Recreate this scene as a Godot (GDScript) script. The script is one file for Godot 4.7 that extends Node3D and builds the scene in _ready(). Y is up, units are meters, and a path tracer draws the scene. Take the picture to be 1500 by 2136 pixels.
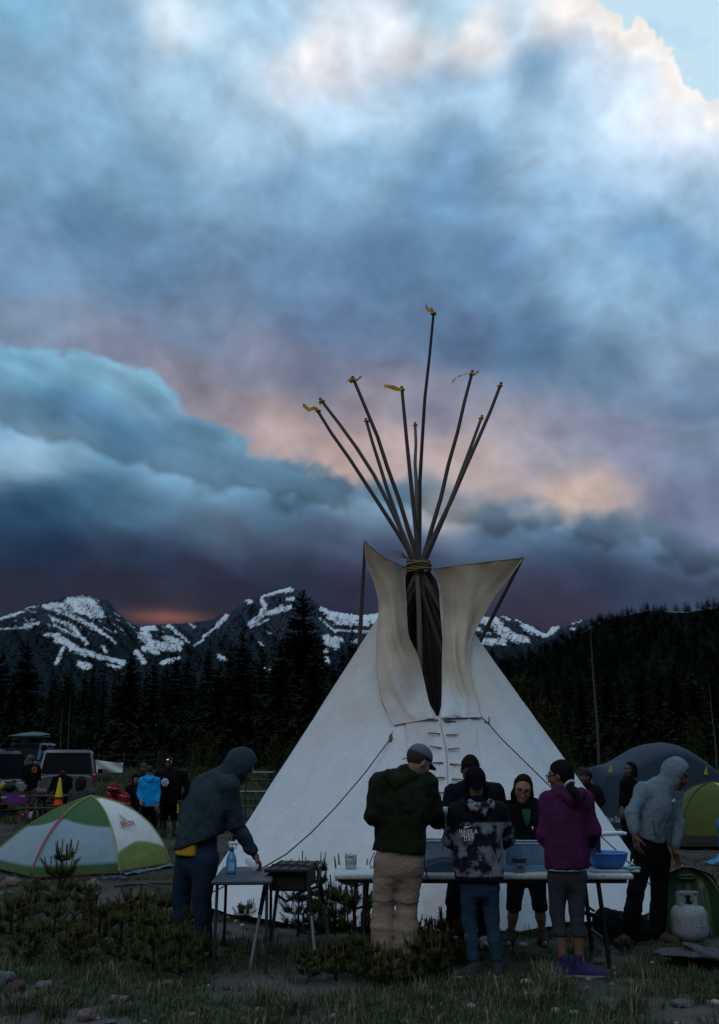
extends Node3D
# A white tipi at dusk in a mountain meadow, with people at a folding table, tents, parked cars and a pine forest.
const FOCAL := 2077.0
const PITCH := 0.24850
const EYE := 1.6
const DECK := [[-23.1,38.6,112,172,208],[-20.0,36.8,118,166,202],[-15.8,39.0,122,166,200],[-11.6,40.0,192,206,216],[-9.7,40.4,158,204,232],[-6.8,39.9,142,182,210],[-3.5,38.5,222,216,215],[-5.1,37.5,190,206,222],[-1.0,38.1,206,212,222],[3.2,40.1,214,220,228],[4.2,39.2,226,220,216],[8.4,39.5,240,230,224],[5.5,40.8,148,190,215],[10.6,39.6,158,194,220],[12.8,39.6,240,226,216],[12.0,37.7,100,152,194],[14.8,37.6,190,210,230],[17.2,38.2,252,244,232],[17.0,35.7,188,212,232],[20.4,35.4,240,230,220],[19.7,33.9,210,222,238],[-16.9,34.3,115,164,200],[-11.0,36.9,142,186,215],[-6.3,34.4,150,190,220],[-1.6,36.0,166,202,228],[2.2,36.9,168,202,228],[4.8,38.0,122,166,205],[7.9,36.4,150,190,220],[13.4,35.2,152,192,222],[6.3,34.4,104,154,194],[18.1,32.0,166,200,230],[-19.5,32.0,104,154,190],[-16.5,30.0,84,130,170],[-13.7,32.1,100,150,185],[-20.3,26.5,100,140,180],[-13.4,27.6,90,130,170],[-4.6,32.0,112,160,200],[0.0,33.3,120,168,204],[4.6,32.0,94,144,186],[12.1,30.2,126,176,216],[15.4,30.4,136,180,220],[17.8,28.3,95,145,185],[20.7,29.6,140,180,215],[15.6,26.1,122,170,206],[-4.5,27.4,90,130,170],[1.5,28.0,80,120,160],[7.5,27.8,84,126,166],[20.3,26.2,102,148,188],[-18.7,23.7,112,136,165],[-10.3,24.5,100,125,157],[-1.5,24.8,86,116,155],[5.9,24.4,82,114,155],[10.3,23.4,76,115,155],[16.0,24.5,120,160,195],[19.2,22.6,126,160,195],[14.5,22.0,90,125,160],[20.5,19.8,96,126,160],[-15.3,22.5,118,130,155],[-11.1,21.5,128,126,145],[-7.9,20.6,142,132,144],[-4.9,19.6,170,148,148],[-1.4,17.9,184,158,152],[-6.8,22.3,112,120,146],[-2.6,21.8,106,116,145],[0.3,20.0,142,134,150],[2.0,17.9,180,155,153],[4.4,19.9,124,126,150],[7.5,17.1,172,152,150],[10.0,17.5,146,142,156],[13.2,15.3,190,164,152],[12.3,18.3,122,128,152],[16.0,16.8,118,124,155],[18.7,16.6,105,125,155],[19.2,13.9,100,115,150]]
const BANK := [[-21.2,21.5,98,142,175],[-17.2,21.5,100,142,172],[-13.9,21.3,112,152,180],[-17.0,19.3,64,104,140],[-12.1,20.1,100,138,168],[-10.3,18.6,72,108,142],[-8.4,18.7,96,132,160],[-20.8,18.0,86,120,150],[-19.4,16.7,126,150,175],[-16.6,17.2,104,134,160],[-13.9,17.9,56,95,130],[-11.6,16.3,86,116,146],[-9.1,15.6,78,108,134],[-5.5,17.1,82,115,145],[-1.4,16.1,82,112,142],[1.7,16.1,92,126,155],[3.1,15.3,85,115,145],[-18.2,13.6,34,64,94],[-15.1,14.8,50,86,116],[-12.3,14.1,62,92,120],[-7.9,13.0,66,82,104],[-4.3,14.4,58,84,110],[-0.3,15.0,100,122,148],[5.4,14.3,165,148,148],[7.9,14.6,96,116,146],[10.1,14.1,100,125,150],[12.8,13.4,86,106,136],[15.2,13.2,100,120,146],[17.8,12.2,86,106,136],[19.7,11.3,88,108,138],[-17.7,11.2,26,45,75],[-12.5,11.7,36,50,76],[-3.1,13.1,62,72,97],[-4.2,11.1,46,52,76],[-9.7,10.2,44,46,70],[-18.1,9.3,48,47,68],[-15.0,10.0,48,48,70],[-1.4,9.8,50,48,75],[-11.5,8.0,62,50,66],[-8.8,8.2,58,50,68],[-13.7,9.0,50,45,66],[-6.9,9.4,46,45,70],[2.8,12.0,56,66,96],[8.4,12.4,64,84,114],[12.5,11.7,54,74,104],[10.2,9.9,55,55,82],[11.0,8.7,62,52,74],[13.7,10.3,48,58,86],[16.4,10.7,60,75,105],[18.8,9.5,60,72,100],[6.4,9.2,60,56,82]]
const BANK_TOP := [[-26.3,22.3],[-21.3,22.5],[-18.1,22.8],[-15.1,22.4],[-13.3,21.8],[-11.9,21.2],[-10.1,19.5],[-8.7,19.1],[-6.6,18.3],[-5.5,17.8],[-2.9,17.3],[-0.9,16.9],[1.4,16.4],[3.2,16.5],[6.0,15.3],[9.3,14.9],[12.6,14.3],[15.3,14.1],[17.9,13.1],[20.3,12.0],[25.0,10.9]]
const DECK_TOP := [[11.7,46.0],[13.9,41.9],[15.4,40.0],[16.3,39.3],[17.6,38.9],[18.4,38.9],[19.2,38.2],[19.3,37.5],[20.3,37.0],[20.7,36.0],[21.4,35.4],[21.8,34.6],[22.5,34.0],[25.5,31.8],[29.7,29.0]]
const BANK_SHELF := [[-28.2,18.0],[-22.4,18.5],[-19.3,18.4],[-16.9,18.0],[-15.0,17.1],[-11.9,16.2],[-9.1,15.8],[-6.5,15.2],[-3.1,14.7],[0.3,15.2],[3.1,14.7],[5.9,13.3],[9.8,13.4],[13.1,12.8],[16.2,12.0],[20.2,10.6],[24.9,9.6]]
const PEAKS := [[-38.55,6.16],[-29.14,7.60],[-22.27,6.78],[-19.94,7.71],[-18.75,8.28],[-17.02,8.88],[-15.68,9.16],[-14.97,9.00],[-14.31,8.89],[-13.75,8.30],[-13.28,7.92],[-13.06,7.77],[-12.44,7.50],[-11.60,7.63],[-10.93,7.67],[-9.60,7.81],[-8.39,8.05],[-7.86,8.36],[-7.50,8.28],[-6.92,8.89],[-6.60,9.14],[-5.83,9.35],[-4.87,9.69],[-4.02,9.92],[-3.06,9.49],[-2.42,8.95],[-1.39,8.54],[0.00,8.33],[1.11,8.49],[2.78,8.67],[4.99,8.87],[7.03,8.21],[8.26,8.22],[9.07,8.01],[9.46,7.76],[10.26,7.50],[10.64,7.14],[10.93,7.59],[11.33,7.61],[11.59,7.49],[12.54,7.86],[13.20,7.92],[15.65,7.58],[19.87,6.89],[36.85,6.53]]
const HILL := [[-1.35,3.02],[2.73,4.48],[6.82,5.52],[8.99,6.03],[10.35,6.59],[11.71,7.22],[12.92,7.67],[13.47,8.05],[14.93,8.45],[16.24,8.68],[18.01,8.47],[19.02,8.58],[20.02,8.63],[24.81,8.64],[36.82,6.31],[51.61,2.87]]
const WOOD := [[-54.56,2.68],[-32.77,4.11],[-19.65,4.22],[-12.09,4.31],[-4.09,4.61],[1.36,4.48],[6.77,4.05],[19.61,3.85],[38.16,3.63]]
const SNOW := [[-16.24,8.66,-15.20,8.59,0.37],[-15.34,8.75,-14.73,8.14,0.24],[-17.38,8.50,-16.23,8.55,0.13],[-16.74,8.42,-14.90,8.02,0.16],[-17.65,8.44,-15.93,7.88,0.10],[-15.93,7.88,-14.53,7.09,0.10],[-15.14,7.59,-13.69,6.53,0.05],[-17.14,7.73,-16.15,7.40,0.10],[-16.20,7.40,-15.27,6.49,0.10],[-17.17,7.47,-15.73,6.79,0.05],[-19.93,7.63,-19.36,7.84,0.07],[-19.36,7.84,-18.78,8.07,0.07],[-18.68,8.34,-18.20,8.36,0.05],[-18.62,7.35,-17.93,7.49,0.08],[-18.40,7.62,-18.15,7.68,0.05],[-17.51,6.85,-16.78,6.91,0.10],[-16.87,6.70,-15.81,6.21,0.18],[-16.07,6.20,-14.90,5.87,0.16],[-16.53,6.24,-16.82,5.35,0.09],[-14.41,6.35,-14.21,6.05,0.08],[-15.63,5.38,-15.11,5.24,0.16],[-14.76,5.82,-13.24,5.49,0.13],[-14.17,5.37,-13.44,5.22,0.08],[-19.89,7.09,-18.17,7.27,0.04],[-12.30,7.37,-11.67,7.44,0.16],[-12.23,7.02,-11.72,6.37,0.26],[-11.54,6.51,-10.29,6.35,0.21],[-11.03,6.92,-10.14,6.62,0.16],[-10.93,7.64,-9.96,6.89,0.08],[-12.19,6.31,-11.39,6.06,0.13],[-12.57,6.09,-12.15,5.57,0.13],[-11.10,5.54,-10.26,5.76,0.13],[-13.81,7.22,-13.73,7.11,0.05],[-8.19,7.62,-7.61,8.26,0.12],[-8.92,7.02,-8.24,7.51,0.07],[-9.41,6.50,-8.91,6.86,0.05],[-9.99,6.94,-9.77,6.68,0.05],[-9.73,7.75,-9.45,7.54,0.04],[-7.73,8.66,-6.92,9.00,0.08],[-6.60,9.12,-6.26,9.01,0.10],[-5.61,9.38,-4.01,9.86,0.09],[-4.45,9.67,-3.96,9.75,0.10],[-5.66,9.13,-5.49,8.86,0.13],[-5.49,8.78,-5.67,8.23,0.18],[-5.67,8.23,-6.34,7.76,0.13],[-5.26,8.37,-4.02,8.77,0.13],[-4.17,9.21,-3.84,9.26,0.10],[-4.44,8.87,-4.98,8.51,0.08],[-6.20,7.63,-5.25,8.05,0.05],[-2.22,8.73,-1.66,8.30,0.13],[-1.66,8.30,1.11,8.13,0.24],[0.55,8.38,1.17,8.49,0.08],[-1.38,7.89,0.42,7.84,0.13],[-2.27,8.13,-1.38,7.37,0.07],[-1.66,7.48,0.83,7.37,0.06],[-1.93,6.99,-1.38,6.64,0.24],[-2.03,6.45,-1.81,5.75,0.13],[-1.38,7.05,-0.96,6.91,0.10],[-0.41,6.78,0.00,6.91,0.10],[-8.05,5.96,-7.64,5.78,0.10],[-5.46,5.27,-5.13,5.19,0.08],[-5.76,6.74,-5.49,6.58,0.05],[-5.34,7.34,-5.07,7.24,0.04],[1.39,8.13,2.35,8.18,0.16],[2.21,7.86,3.59,7.36,0.13],[3.05,8.45,4.30,8.60,0.10],[3.87,7.85,5.25,8.10,0.16],[5.12,8.59,6.48,8.03,0.13],[5.51,7.34,6.88,7.48,0.10],[7.03,8.02,7.84,7.90,0.21],[7.70,7.79,8.49,7.11,0.31],[8.49,7.11,9.50,6.82,0.21],[6.99,6.86,8.21,6.71,0.16],[9.37,7.63,9.85,7.35,0.16],[9.85,7.35,10.58,7.04,0.10],[8.21,8.19,8.58,7.99,0.05],[9.01,7.96,9.27,7.82,0.05],[10.69,7.14,11.19,7.50,0.16],[11.89,7.67,12.64,7.84,0.05],[7.01,7.32,7.55,7.20,0.05],[11.98,7.37,12.25,7.37,0.05]]
var M := {}
var names := {}
var rng := RandomNumberGenerator.new()
var fold := FastNoiseLite.new()
var lump := FastNoiseLite.new()
var ripple := FastNoiseLite.new()

# ---------------------------------------------------------------- helpers
func W(px: float, py: float, d: float) -> Vector3:   # the point at distance d (metres along -z) that is seen in the direction of a pixel of the photograph
	var e := PITCH + atan((1068.0 - py) / FOCAL)
	var h := d * tan(e)
	var fwd := h * sin(PITCH) + d * cos(PITCH)
	return Vector3((px - 750.0) / FOCAL * fwd, EYE + h, -d)

func G(px: float, py: float) -> Vector3:   # the ground point seen there
	var e := PITCH + atan((1068.0 - py) / FOCAL)
	var d := EYE / tan(-e)
	var p := W(px, py, d)
	p.y = height(p.x, p.z)
	return p

func hash1(i: int) -> float:
	return fposmod(sin(float(i) * 12.9898 + 4.137) * 43758.5453, 1.0)

func height(x: float, z: float) -> float:
	var d := sqrt(x * x + z * z)
	var h := 1.15 * smoothstep(27.0, 78.0, d) + 0.9 * smoothstep(90.0, 260.0, d)
	h += 0.035 * lump.get_noise_2d(x * 2.2, z * 2.2) * smoothstep(3.0, 14.0, d)
	h += 0.35 * lump.get_noise_2d(x * 0.25 + 50.0, z * 0.25) * smoothstep(26.0, 60.0, d)
	return h

func interp(t: Array, x: float) -> float:
	if x <= t[0][0]:
		return t[0][1]
	for i in range(1, t.size()):
		if x < t[i][0]:
			var k: float = (x - t[i - 1][0]) / (t[i][0] - t[i - 1][0])
			return lerpf(t[i - 1][1], t[i][1], k)
	return t[-1][1]

func lin(r: float, g: float, b: float) -> Color:   # a real-world (linear) base colour as the sRGB value a material wants
	return Color(r, g, b).linear_to_srgb()

func mat(c: Color, rough := 0.9, opt := {}) -> StandardMaterial3D:
	var m := StandardMaterial3D.new()
	m.albedo_color = c.linear_to_srgb()
	m.roughness = rough
	m.metallic_specular = opt.get("spec", 0.35)
	m.metallic = opt.get("metal", 0.0)
	m.cull_mode = BaseMaterial3D.CULL_DISABLED
	if opt.has("vc"):
		m.vertex_color_use_as_albedo = true
		m.albedo_color = Color.WHITE
	if opt.has("tex"):
		m.albedo_texture = opt.tex
		m.uv1_triplanar = true
		m.uv1_world_triplanar = true
		var s: float = opt.get("scale", 1.0)
		m.uv1_scale = Vector3(s, s, s)
	if opt.has("nrm"):
		m.normal_enabled = true
		m.normal_texture = opt.nrm
		m.normal_scale = opt.get("bump", 0.6)
		if not opt.has("tex"):
			m.uv1_triplanar = true
			m.uv1_world_triplanar = true
			var s: float = opt.get("scale", 1.0)
			m.uv1_scale = Vector3(s, s, s)
	return m

func noise_tex(freq: float, lo: float, hi: float, octaves := 4, seed_ := 1, normal := false, tint := Color.WHITE) -> NoiseTexture2D:
	var n := FastNoiseLite.new()
	n.seed = seed_
	n.frequency = freq
	n.fractal_octaves = octaves
	n.noise_type = FastNoiseLite.TYPE_SIMPLEX_SMOOTH
	var t := NoiseTexture2D.new()
	t.width = 512
	t.height = 512
	t.seamless = true
	t.noise = n
	if normal:
		t.as_normal_map = true
		t.bump_strength = hi
	else:
		var g := Gradient.new()
		g.set_color(0, Color(lo, lo, lo).lerp(tint, 0.0))
		g.set_color(1, Color(hi, hi, hi) * tint)
		t.color_ramp = g
	return t

func uniq(called: String) -> String:
	if not names.has(called):
		names[called] = 0
		return called
	names[called] += 1
	return "%s_%03d" % [called, names[called]]

func tag(o: Node, label: String, category: String, group := "", kind := "") -> Node:
	if label:
		o.set_meta("label", label)
	if category:
		o.set_meta("category", category)
	if group:
		o.set_meta("group", group)
	if kind:
		o.set_meta("kind", kind)
	return o

func thing(called: String, label: String, category: String, at := Vector3.ZERO, turn := 0.0, group := "") -> Node3D:
	var o := Node3D.new()
	o.name = uniq(called)
	add_child(o)
	o.position = at
	o.rotation.y = turn
	tag(o, label, category, group)
	return o

func put(called: String, mesh: Mesh, m: Material, parent: Node3D = self, at := Vector3.ZERO) -> MeshInstance3D:
	var o := MeshInstance3D.new()
	o.mesh = mesh
	o.material_override = null
	if m and mesh.get_surface_count():
		for i in mesh.get_surface_count():
			o.set_surface_override_material(i, m)
	if parent == self:
		o.name = uniq(called)
	else:
		var k := 0
		var nm := called
		while parent.has_node(nm):
			k += 1
			nm = "%s_%03d" % [called, k]
		o.name = nm
	parent.add_child(o)
	o.position = at
	return o

# ---------------------------------------------------------------- mesh collector
class MB:
	var v := PackedVector3Array()
	var n := PackedVector3Array()
	var c := PackedColorArray()
	var u := PackedVector2Array()
	var ix := PackedInt32Array()
	var col := Color.WHITE
	var tf := Transform3D()
	var inv := Vector3.ZERO   # subtracted from every point: the base of the thing

	func vert(p: Vector3, nn: Vector3, uv := Vector2.ZERO) -> int:
		v.append(tf * p - inv)
		n.append((tf.basis * nn).normalized())
		c.append(col)
		u.append(uv)
		return v.size() - 1

	func tri_i(a: int, b: int, d: int) -> void:
		var f := (v[b] - v[a]).cross(v[d] - v[a])
		if f.dot(n[a] + n[b] + n[d]) > 0.0:
			ix.append_array([a, d, b])
		else:
			ix.append_array([a, b, d])

	func tri(a: Vector3, b: Vector3, d: Vector3) -> void:
		var f := (d - a).cross(b - a)
		if f.length_squared() < 1e-18:
			return
		f = f.normalized()
		var i := vert(a, f)
		vert(b, f)
		vert(d, f)
		tri_i(i, i + 1, i + 2)

	func quad(a: Vector3, b: Vector3, d: Vector3, e: Vector3, out := Vector3.ZERO) -> void:
		var f := (d - a).cross(b - e)
		if f.length_squared() < 1e-18:
			return
		f = f.normalized()
		if out != Vector3.ZERO and f.dot(out) < 0.0:
			f = -f
		var i := vert(a, f, Vector2(0, 0))
		vert(b, f, Vector2(1, 0))
		vert(d, f, Vector2(1, 1))
		vert(e, f, Vector2(0, 1))
		tri_i(i, i + 1, i + 2)
		tri_i(i, i + 2, i + 3)

	func hexa(q: Array) -> void:   # eight corners: bottom 0-3, top 4-7, going round
		var m := Vector3.ZERO
		for p in q:
			m += p / 8.0
		for f in [[0, 1, 2, 3], [4, 5, 6, 7], [0, 1, 5, 4], [1, 2, 6, 5], [2, 3, 7, 6], [3, 0, 4, 7]]:
			var mid: Vector3 = (q[f[0]] + q[f[1]] + q[f[2]] + q[f[3]]) / 4.0
			quad(q[f[0]], q[f[1]], q[f[2]], q[f[3]], mid - m)

	func box(ctr: Vector3, size: Vector3, bev := 0.0, bs := Basis()) -> void:
		var h := size / 2.0
		if bev <= 0.0:
			var q := []
			for y in [-1, 1]:
				for s in [[-1, -1], [1, -1], [1, 1], [-1, 1]]:
					q.append(ctr + bs * Vector3(s[0] * h.x, y * h.y, s[1] * h.z))
			hexa(q)
			return
		# a box whose edges are cut at 45 degrees
		var b := minf(bev, minf(h.x, minf(h.y, h.z)) * 0.95)
		for ax in 3:
			for s in [-1.0, 1.0]:
				var a1 := (ax + 1) % 3
				var a2 := (ax + 2) % 3
				var pts := []
				for k in [[-1, -1], [1, -1], [1, 1], [-1, 1]]:
					var p := Vector3.ZERO
					p[ax] = s * h[ax]
					p[a1] = k[0] * (h[a1] - b)
					p[a2] = k[1] * (h[a2] - b)
					pts.append(ctr + bs * p)
				var o := Vector3.ZERO
				o[ax] = s
				quad(pts[0], pts[1], pts[2], pts[3], bs * o)
				for t in [-1.0, 1.0]:   # the edge between face (ax, s) and face (a1, t)
					var e := []
					for k in [[0, -1], [0, 1], [1, 1], [1, -1]]:
						var p := Vector3.ZERO
						p[ax] = s * (h[ax] if k[0] == 0 else h[ax] - b)
						p[a1] = t * (h[a1] - b if k[0] == 0 else h[a1])
						p[a2] = k[1] * (h[a2] - b)
						e.append(ctr + bs * p)
					var o2 := Vector3.ZERO
					o2[ax] = s
					o2[a1] = t
					quad(e[0], e[1], e[2], e[3], bs * o2)
		for sx in [-1.0, 1.0]:
			for sy in [-1.0, 1.0]:
				for sz in [-1.0, 1.0]:
					var p := Vector3(sx * h.x, sy * h.y, sz * h.z)
					var q := Vector3(sx, sy, sz) * b
					var i := vert(ctr + bs * (p - Vector3(0, q.y, q.z)), bs * Vector3(sx, sy, sz))
					vert(ctr + bs * (p - Vector3(q.x, 0, q.z)), bs * Vector3(sx, sy, sz))
					vert(ctr + bs * (p - Vector3(q.x, q.y, 0)), bs * Vector3(sx, sy, sz))
					tri_i(i, i + 1, i + 2)

	func tube(pts: Array, rads: Array, sides := 8, caps := true) -> void:
		var prev := Vector3.ZERO
		var first := v.size()
		var np := pts.size()
		for i in np:
			var t: Vector3 = (pts[mini(i + 1, np - 1)] - pts[maxi(i - 1, 0)]).normalized()
			if prev == Vector3.ZERO:
				prev = t.cross(Vector3.UP if absf(t.y) < 0.9 else Vector3.RIGHT).normalized()
			prev = (prev - t * prev.dot(t)).normalized()
			var w := t.cross(prev)
			var r: float = rads[mini(i, rads.size() - 1)]
			for k in sides:
				var a := TAU * k / sides
				var d := prev * cos(a) + w * sin(a)
				vert(pts[i] + d * r, d, Vector2(float(k) / sides, float(i)))
		for i in np - 1:
			for k in sides:
				var a := first + i * sides + k
				var b := first + i * sides + (k + 1) % sides
				tri_i(a, b, b + sides)
				tri_i(a, b + sides, a + sides)
		if caps:
			for e in [0, np - 1]:
				var t: Vector3 = (pts[0] - pts[1]) if e == 0 else (pts[np - 1] - pts[np - 2])
				t = t.normalized()
				var m := vert(pts[e], t)
				for k in sides:
					v.append(v[first + e * sides + k])
					n.append((tf.basis * t).normalized())
					c.append(col)
					u.append(Vector2.ZERO)
				for k in sides:
					tri_i(m, m + 1 + k, m + 1 + (k + 1) % sides)

	func lathe(ctr: Vector3, prof: Array, segs := 24, bs := Basis()) -> void:   # profile of (radius, height)
		var first := v.size()
		var np := prof.size()
		for i in np:
			var d: Vector2 = prof[mini(i + 1, np - 1)] - prof[maxi(i - 1, 0)]
			var nr := Vector2(d.y, -d.x).normalized()
			for k in segs + 1:
				var a := TAU * k / segs
				var p: Vector2 = prof[i]
				vert(ctr + bs * Vector3(cos(a) * p.x, p.y, sin(a) * p.x), bs * Vector3(cos(a) * nr.x, nr.y, sin(a) * nr.x), Vector2(float(k) / segs, float(i) / np))
		for i in np - 1:
			for k in segs:
				var a := first + i * (segs + 1) + k
				tri_i(a, a + 1, a + segs + 2)
				tri_i(a, a + segs + 2, a + segs + 1)

	func grid(rows: Array, closed := false, cols: Array = []) -> void:   # rows of points, smooth normals; cols: colours of the same layout
		var first := v.size()
		var nr := rows.size()
		var nc: int = rows[0].size()
		for i in nr:
			for k in nc:
				var l: Vector3 = rows[i][(k - 1 + nc) % nc if closed else maxi(k - 1, 0)]
				var r: Vector3 = rows[i][(k + 1) % nc if closed else mini(k + 1, nc - 1)]
				var a: Vector3 = rows[maxi(i - 1, 0)][k]
				var b: Vector3 = rows[mini(i + 1, nr - 1)][k]
				var nn := (r - l).cross(b - a)
				if nn.length_squared() < 1e-16:
					nn = Vector3.UP
				if cols.size():
					col = cols[i][k]
				vert(rows[i][k], nn.normalized(), Vector2(float(k) / nc, float(i) / nr))
		for i in nr - 1:
			for k in (nc if closed else nc - 1):
				var a := first + i * nc + k
				var b := first + i * nc + (k + 1) % nc
				tri_i(a, b, b + nc)
				tri_i(a, b + nc, a + nc)

	func ball(ctr: Vector3, r: Vector3, segs := 14, rings := 9) -> void:
		var rows := []
		var first := v.size()
		for i in rings + 1:
			var t := PI * i / rings
			for k in segs:
				var a := TAU * k / segs
				var d := Vector3(cos(a) * sin(t), cos(t), sin(a) * sin(t))
				vert(ctr + d * r, d / r)
		for i in rings:
			for k in segs:
				var a := first + i * segs + k
				var b := first + i * segs + (k + 1) % segs
				tri_i(a, b, b + segs)
				tri_i(a, b + segs, a + segs)

	func mesh() -> ArrayMesh:
		var a := []
		a.resize(Mesh.ARRAY_MAX)
		a[Mesh.ARRAY_VERTEX] = v
		a[Mesh.ARRAY_NORMAL] = n
		a[Mesh.ARRAY_COLOR] = c
		a[Mesh.ARRAY_TEX_UV] = u
		a[Mesh.ARRAY_INDEX] = ix
		var m := ArrayMesh.new()
		m.add_surface_from_arrays(Mesh.PRIMITIVE_TRIANGLES, a)
		return m

# ---------------------------------------------------------------- smooth bodies: a distance field meshed with surface nets
class Field:
	var prims := []
	var planes := []
	var noise: FastNoiseLite
	var amp := 0.0
	var weave := Vector3.ONE   # folds run along the axis with the smallest number

	func cap(a: Vector3, b: Vector3, ra: float, rb: float, k := 0.03, axis := Vector3.ZERO, squash := 1.0, sub := false) -> void:
		prims.append([0, a, b, ra, rb, k, axis, squash, sub])

	func ell(c: Vector3, bs: Basis, r: Vector3, k := 0.02, sub := false) -> void:
		prims.append([1, c, bs.inverse(), r, 0.0, k, Vector3.ZERO, 1.0, sub])

	func cut(p: Vector3, n: Vector3) -> void:   # takes away what lies on the side n points to
		planes.append([p, n.normalized()])

	func into(mb: MB, cell: float, paint = null) -> void:
		var lo := Vector3(1e9, 1e9, 1e9)
		var hi := -lo
		var boxes := []
		for q in prims:
			var r: float = maxf(q[3], q[4]) if q[0] == 0 else maxf(q[3].x, maxf(q[3].y, q[3].z))
			var a: Vector3 = q[1]
			var b: Vector3 = q[2] if q[0] == 0 else a
			var g: float = r + q[5] * 0.5 + 2.0 * cell
			var mn := Vector3(minf(a.x, b.x) - g, minf(a.y, b.y) - g, minf(a.z, b.z) - g)
			var mx := Vector3(maxf(a.x, b.x) + g, maxf(a.y, b.y) + g, maxf(a.z, b.z) + g)
			boxes.append([mn, mx])
			if not q[8]:
				lo = Vector3(minf(lo.x, mn.x), minf(lo.y, mn.y), minf(lo.z, mn.z))
				hi = Vector3(maxf(hi.x, mx.x), maxf(hi.y, mx.y), maxf(hi.z, mx.z))
		var nx := int((hi.x - lo.x) / cell) + 2
		var ny := int((hi.y - lo.y) / cell) + 2
		var nz := int((hi.z - lo.z) / cell) + 2
		var f := PackedFloat32Array()
		f.resize(nx * ny * nz)
		f.fill(1.0)
		for qi in prims.size():
			var q = prims[qi]
			var mn: Vector3 = (boxes[qi][0] - lo) / cell
			var mx: Vector3 = (boxes[qi][1] - lo) / cell
			var x0 := clampi(int(mn.x), 0, nx - 1)
			var x1 := clampi(int(mx.x) + 1, 0, nx - 1)
			var y0 := clampi(int(mn.y), 0, ny - 1)
			var y1 := clampi(int(mx.y) + 1, 0, ny - 1)
			var z0 := clampi(int(mn.z), 0, nz - 1)
			var z1 := clampi(int(mx.z) + 1, 0, nz - 1)
			var kind: int = q[0]
			var a: Vector3 = q[1]
			var b: Vector3 = q[2] if kind == 0 else a
			var bi: Basis = q[2] if kind == 1 else Basis()
			var er: Vector3 = q[3] if kind == 1 else Vector3.ONE
			var ra: float = q[3] if kind == 0 else 0.0
			var rb: float = q[4]
			var k: float = maxf(q[5], 0.0001)
			var ax: Vector3 = q[6]
			var sq: float = q[7]
			var sub: bool = q[8]
			var ab := b - a
			if sq != 1.0:
				ab += ax * (ab.dot(ax) * (sq - 1.0))
			var l2 := maxf(ab.length_squared(), 1e-9)
			for z in range(z0, z1 + 1):
				for y in range(y0, y1 + 1):
					var row := (z * ny + y) * nx
					for x in range(x0, x1 + 1):
						var p := lo + Vector3(x, y, z) * cell - a
						var d: float
						if kind == 0:
							if sq != 1.0:
								p += ax * (p.dot(ax) * (sq - 1.0))
							var t := clampf(p.dot(ab) / l2, 0.0, 1.0)
							d = (p - ab * t).length() - ra - (rb - ra) * t
							if sq > 1.0:
								d *= 0.8
						else:
							p = bi * p
							var e := p / er
							var k0 := e.length()
							var k1 := (e / er).length()
							d = k0 * (k0 - 1.0) / maxf(k1, 1e-6)
						var o := f[row + x]
						if sub:
							d = -d
							var h := maxf(k - absf(o - d), 0.0) / k
							f[row + x] = maxf(o, d) + h * h * k * 0.25
						else:
							var h := maxf(k - absf(o - d), 0.0) / k
							f[row + x] = minf(o, d) - h * h * k * 0.25
		if planes.size() or amp > 0.0:
			var at := 0
			for z in nz:
				for y in ny:
					for x in nx:
						var d := f[at]
						if d < 3.0 * cell:
							var p := lo + Vector3(x, y, z) * cell
							if amp > 0.0 and d > -4.0 * cell:
								var pn := p * weave
								d += amp * (noise.get_noise_3dv(pn) + 0.45 * noise.get_noise_3dv(pn * 2.3 + Vector3(9, 0, 0)))
							for pl in planes:
								d = maxf(d, (p - pl[0]).dot(pl[1]))
							f[at] = d
						at += 1
		# one vertex in each cell that the surface crosses
		var ids := PackedInt32Array()
		ids.resize(nx * ny * nz)
		ids.fill(-1)
		var first := mb.v.size()
		var sxy := nx * ny
		var reach := 1.8 * cell
		var offs := [0, 1, nx, nx + 1, sxy, sxy + 1, sxy + nx, sxy + nx + 1]
		var edges := [[0, 1], [2, 3], [4, 5], [6, 7], [0, 2], [1, 3], [4, 6], [5, 7], [0, 4], [1, 5], [2, 6], [3, 7]]
		for z in nz - 1:
			for y in ny - 1:
				var row := z * sxy + y * nx
				for x in nx - 1:
					var d0 := f[row + x]
					if absf(d0) > reach and (d0 > 0.9) :
						continue
					var neg := 0
					for o in offs:
						if f[row + x + o] < 0.0:
							neg += 1
					if neg == 0 or neg == 8:
						continue
					var s := Vector3.ZERO
					var cnt := 0
					for e in edges:
						var da := f[row + x + offs[e[0]]]
						var db := f[row + x + offs[e[1]]]
						if (da < 0.0) != (db < 0.0):
							var t := da / (da - db)
							var pa := Vector3(e[0] & 1, (e[0] >> 1) & 1, e[0] >> 2)
							var pb := Vector3(e[1] & 1, (e[1] >> 1) & 1, e[1] >> 2)
							s += pa.lerp(pb, t)
							cnt += 1
					var p := lo + (Vector3(x, y, z) + s / cnt) * cell
					ids[row + x] = mb.v.size()
					mb.v.append(p - mb.inv)
					mb.n.append(Vector3.ZERO)
					mb.c.append(paint.call(p) if paint != null else mb.col)
					mb.u.append(Vector2.ZERO)
		var steps := [1, nx, sxy]
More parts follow.
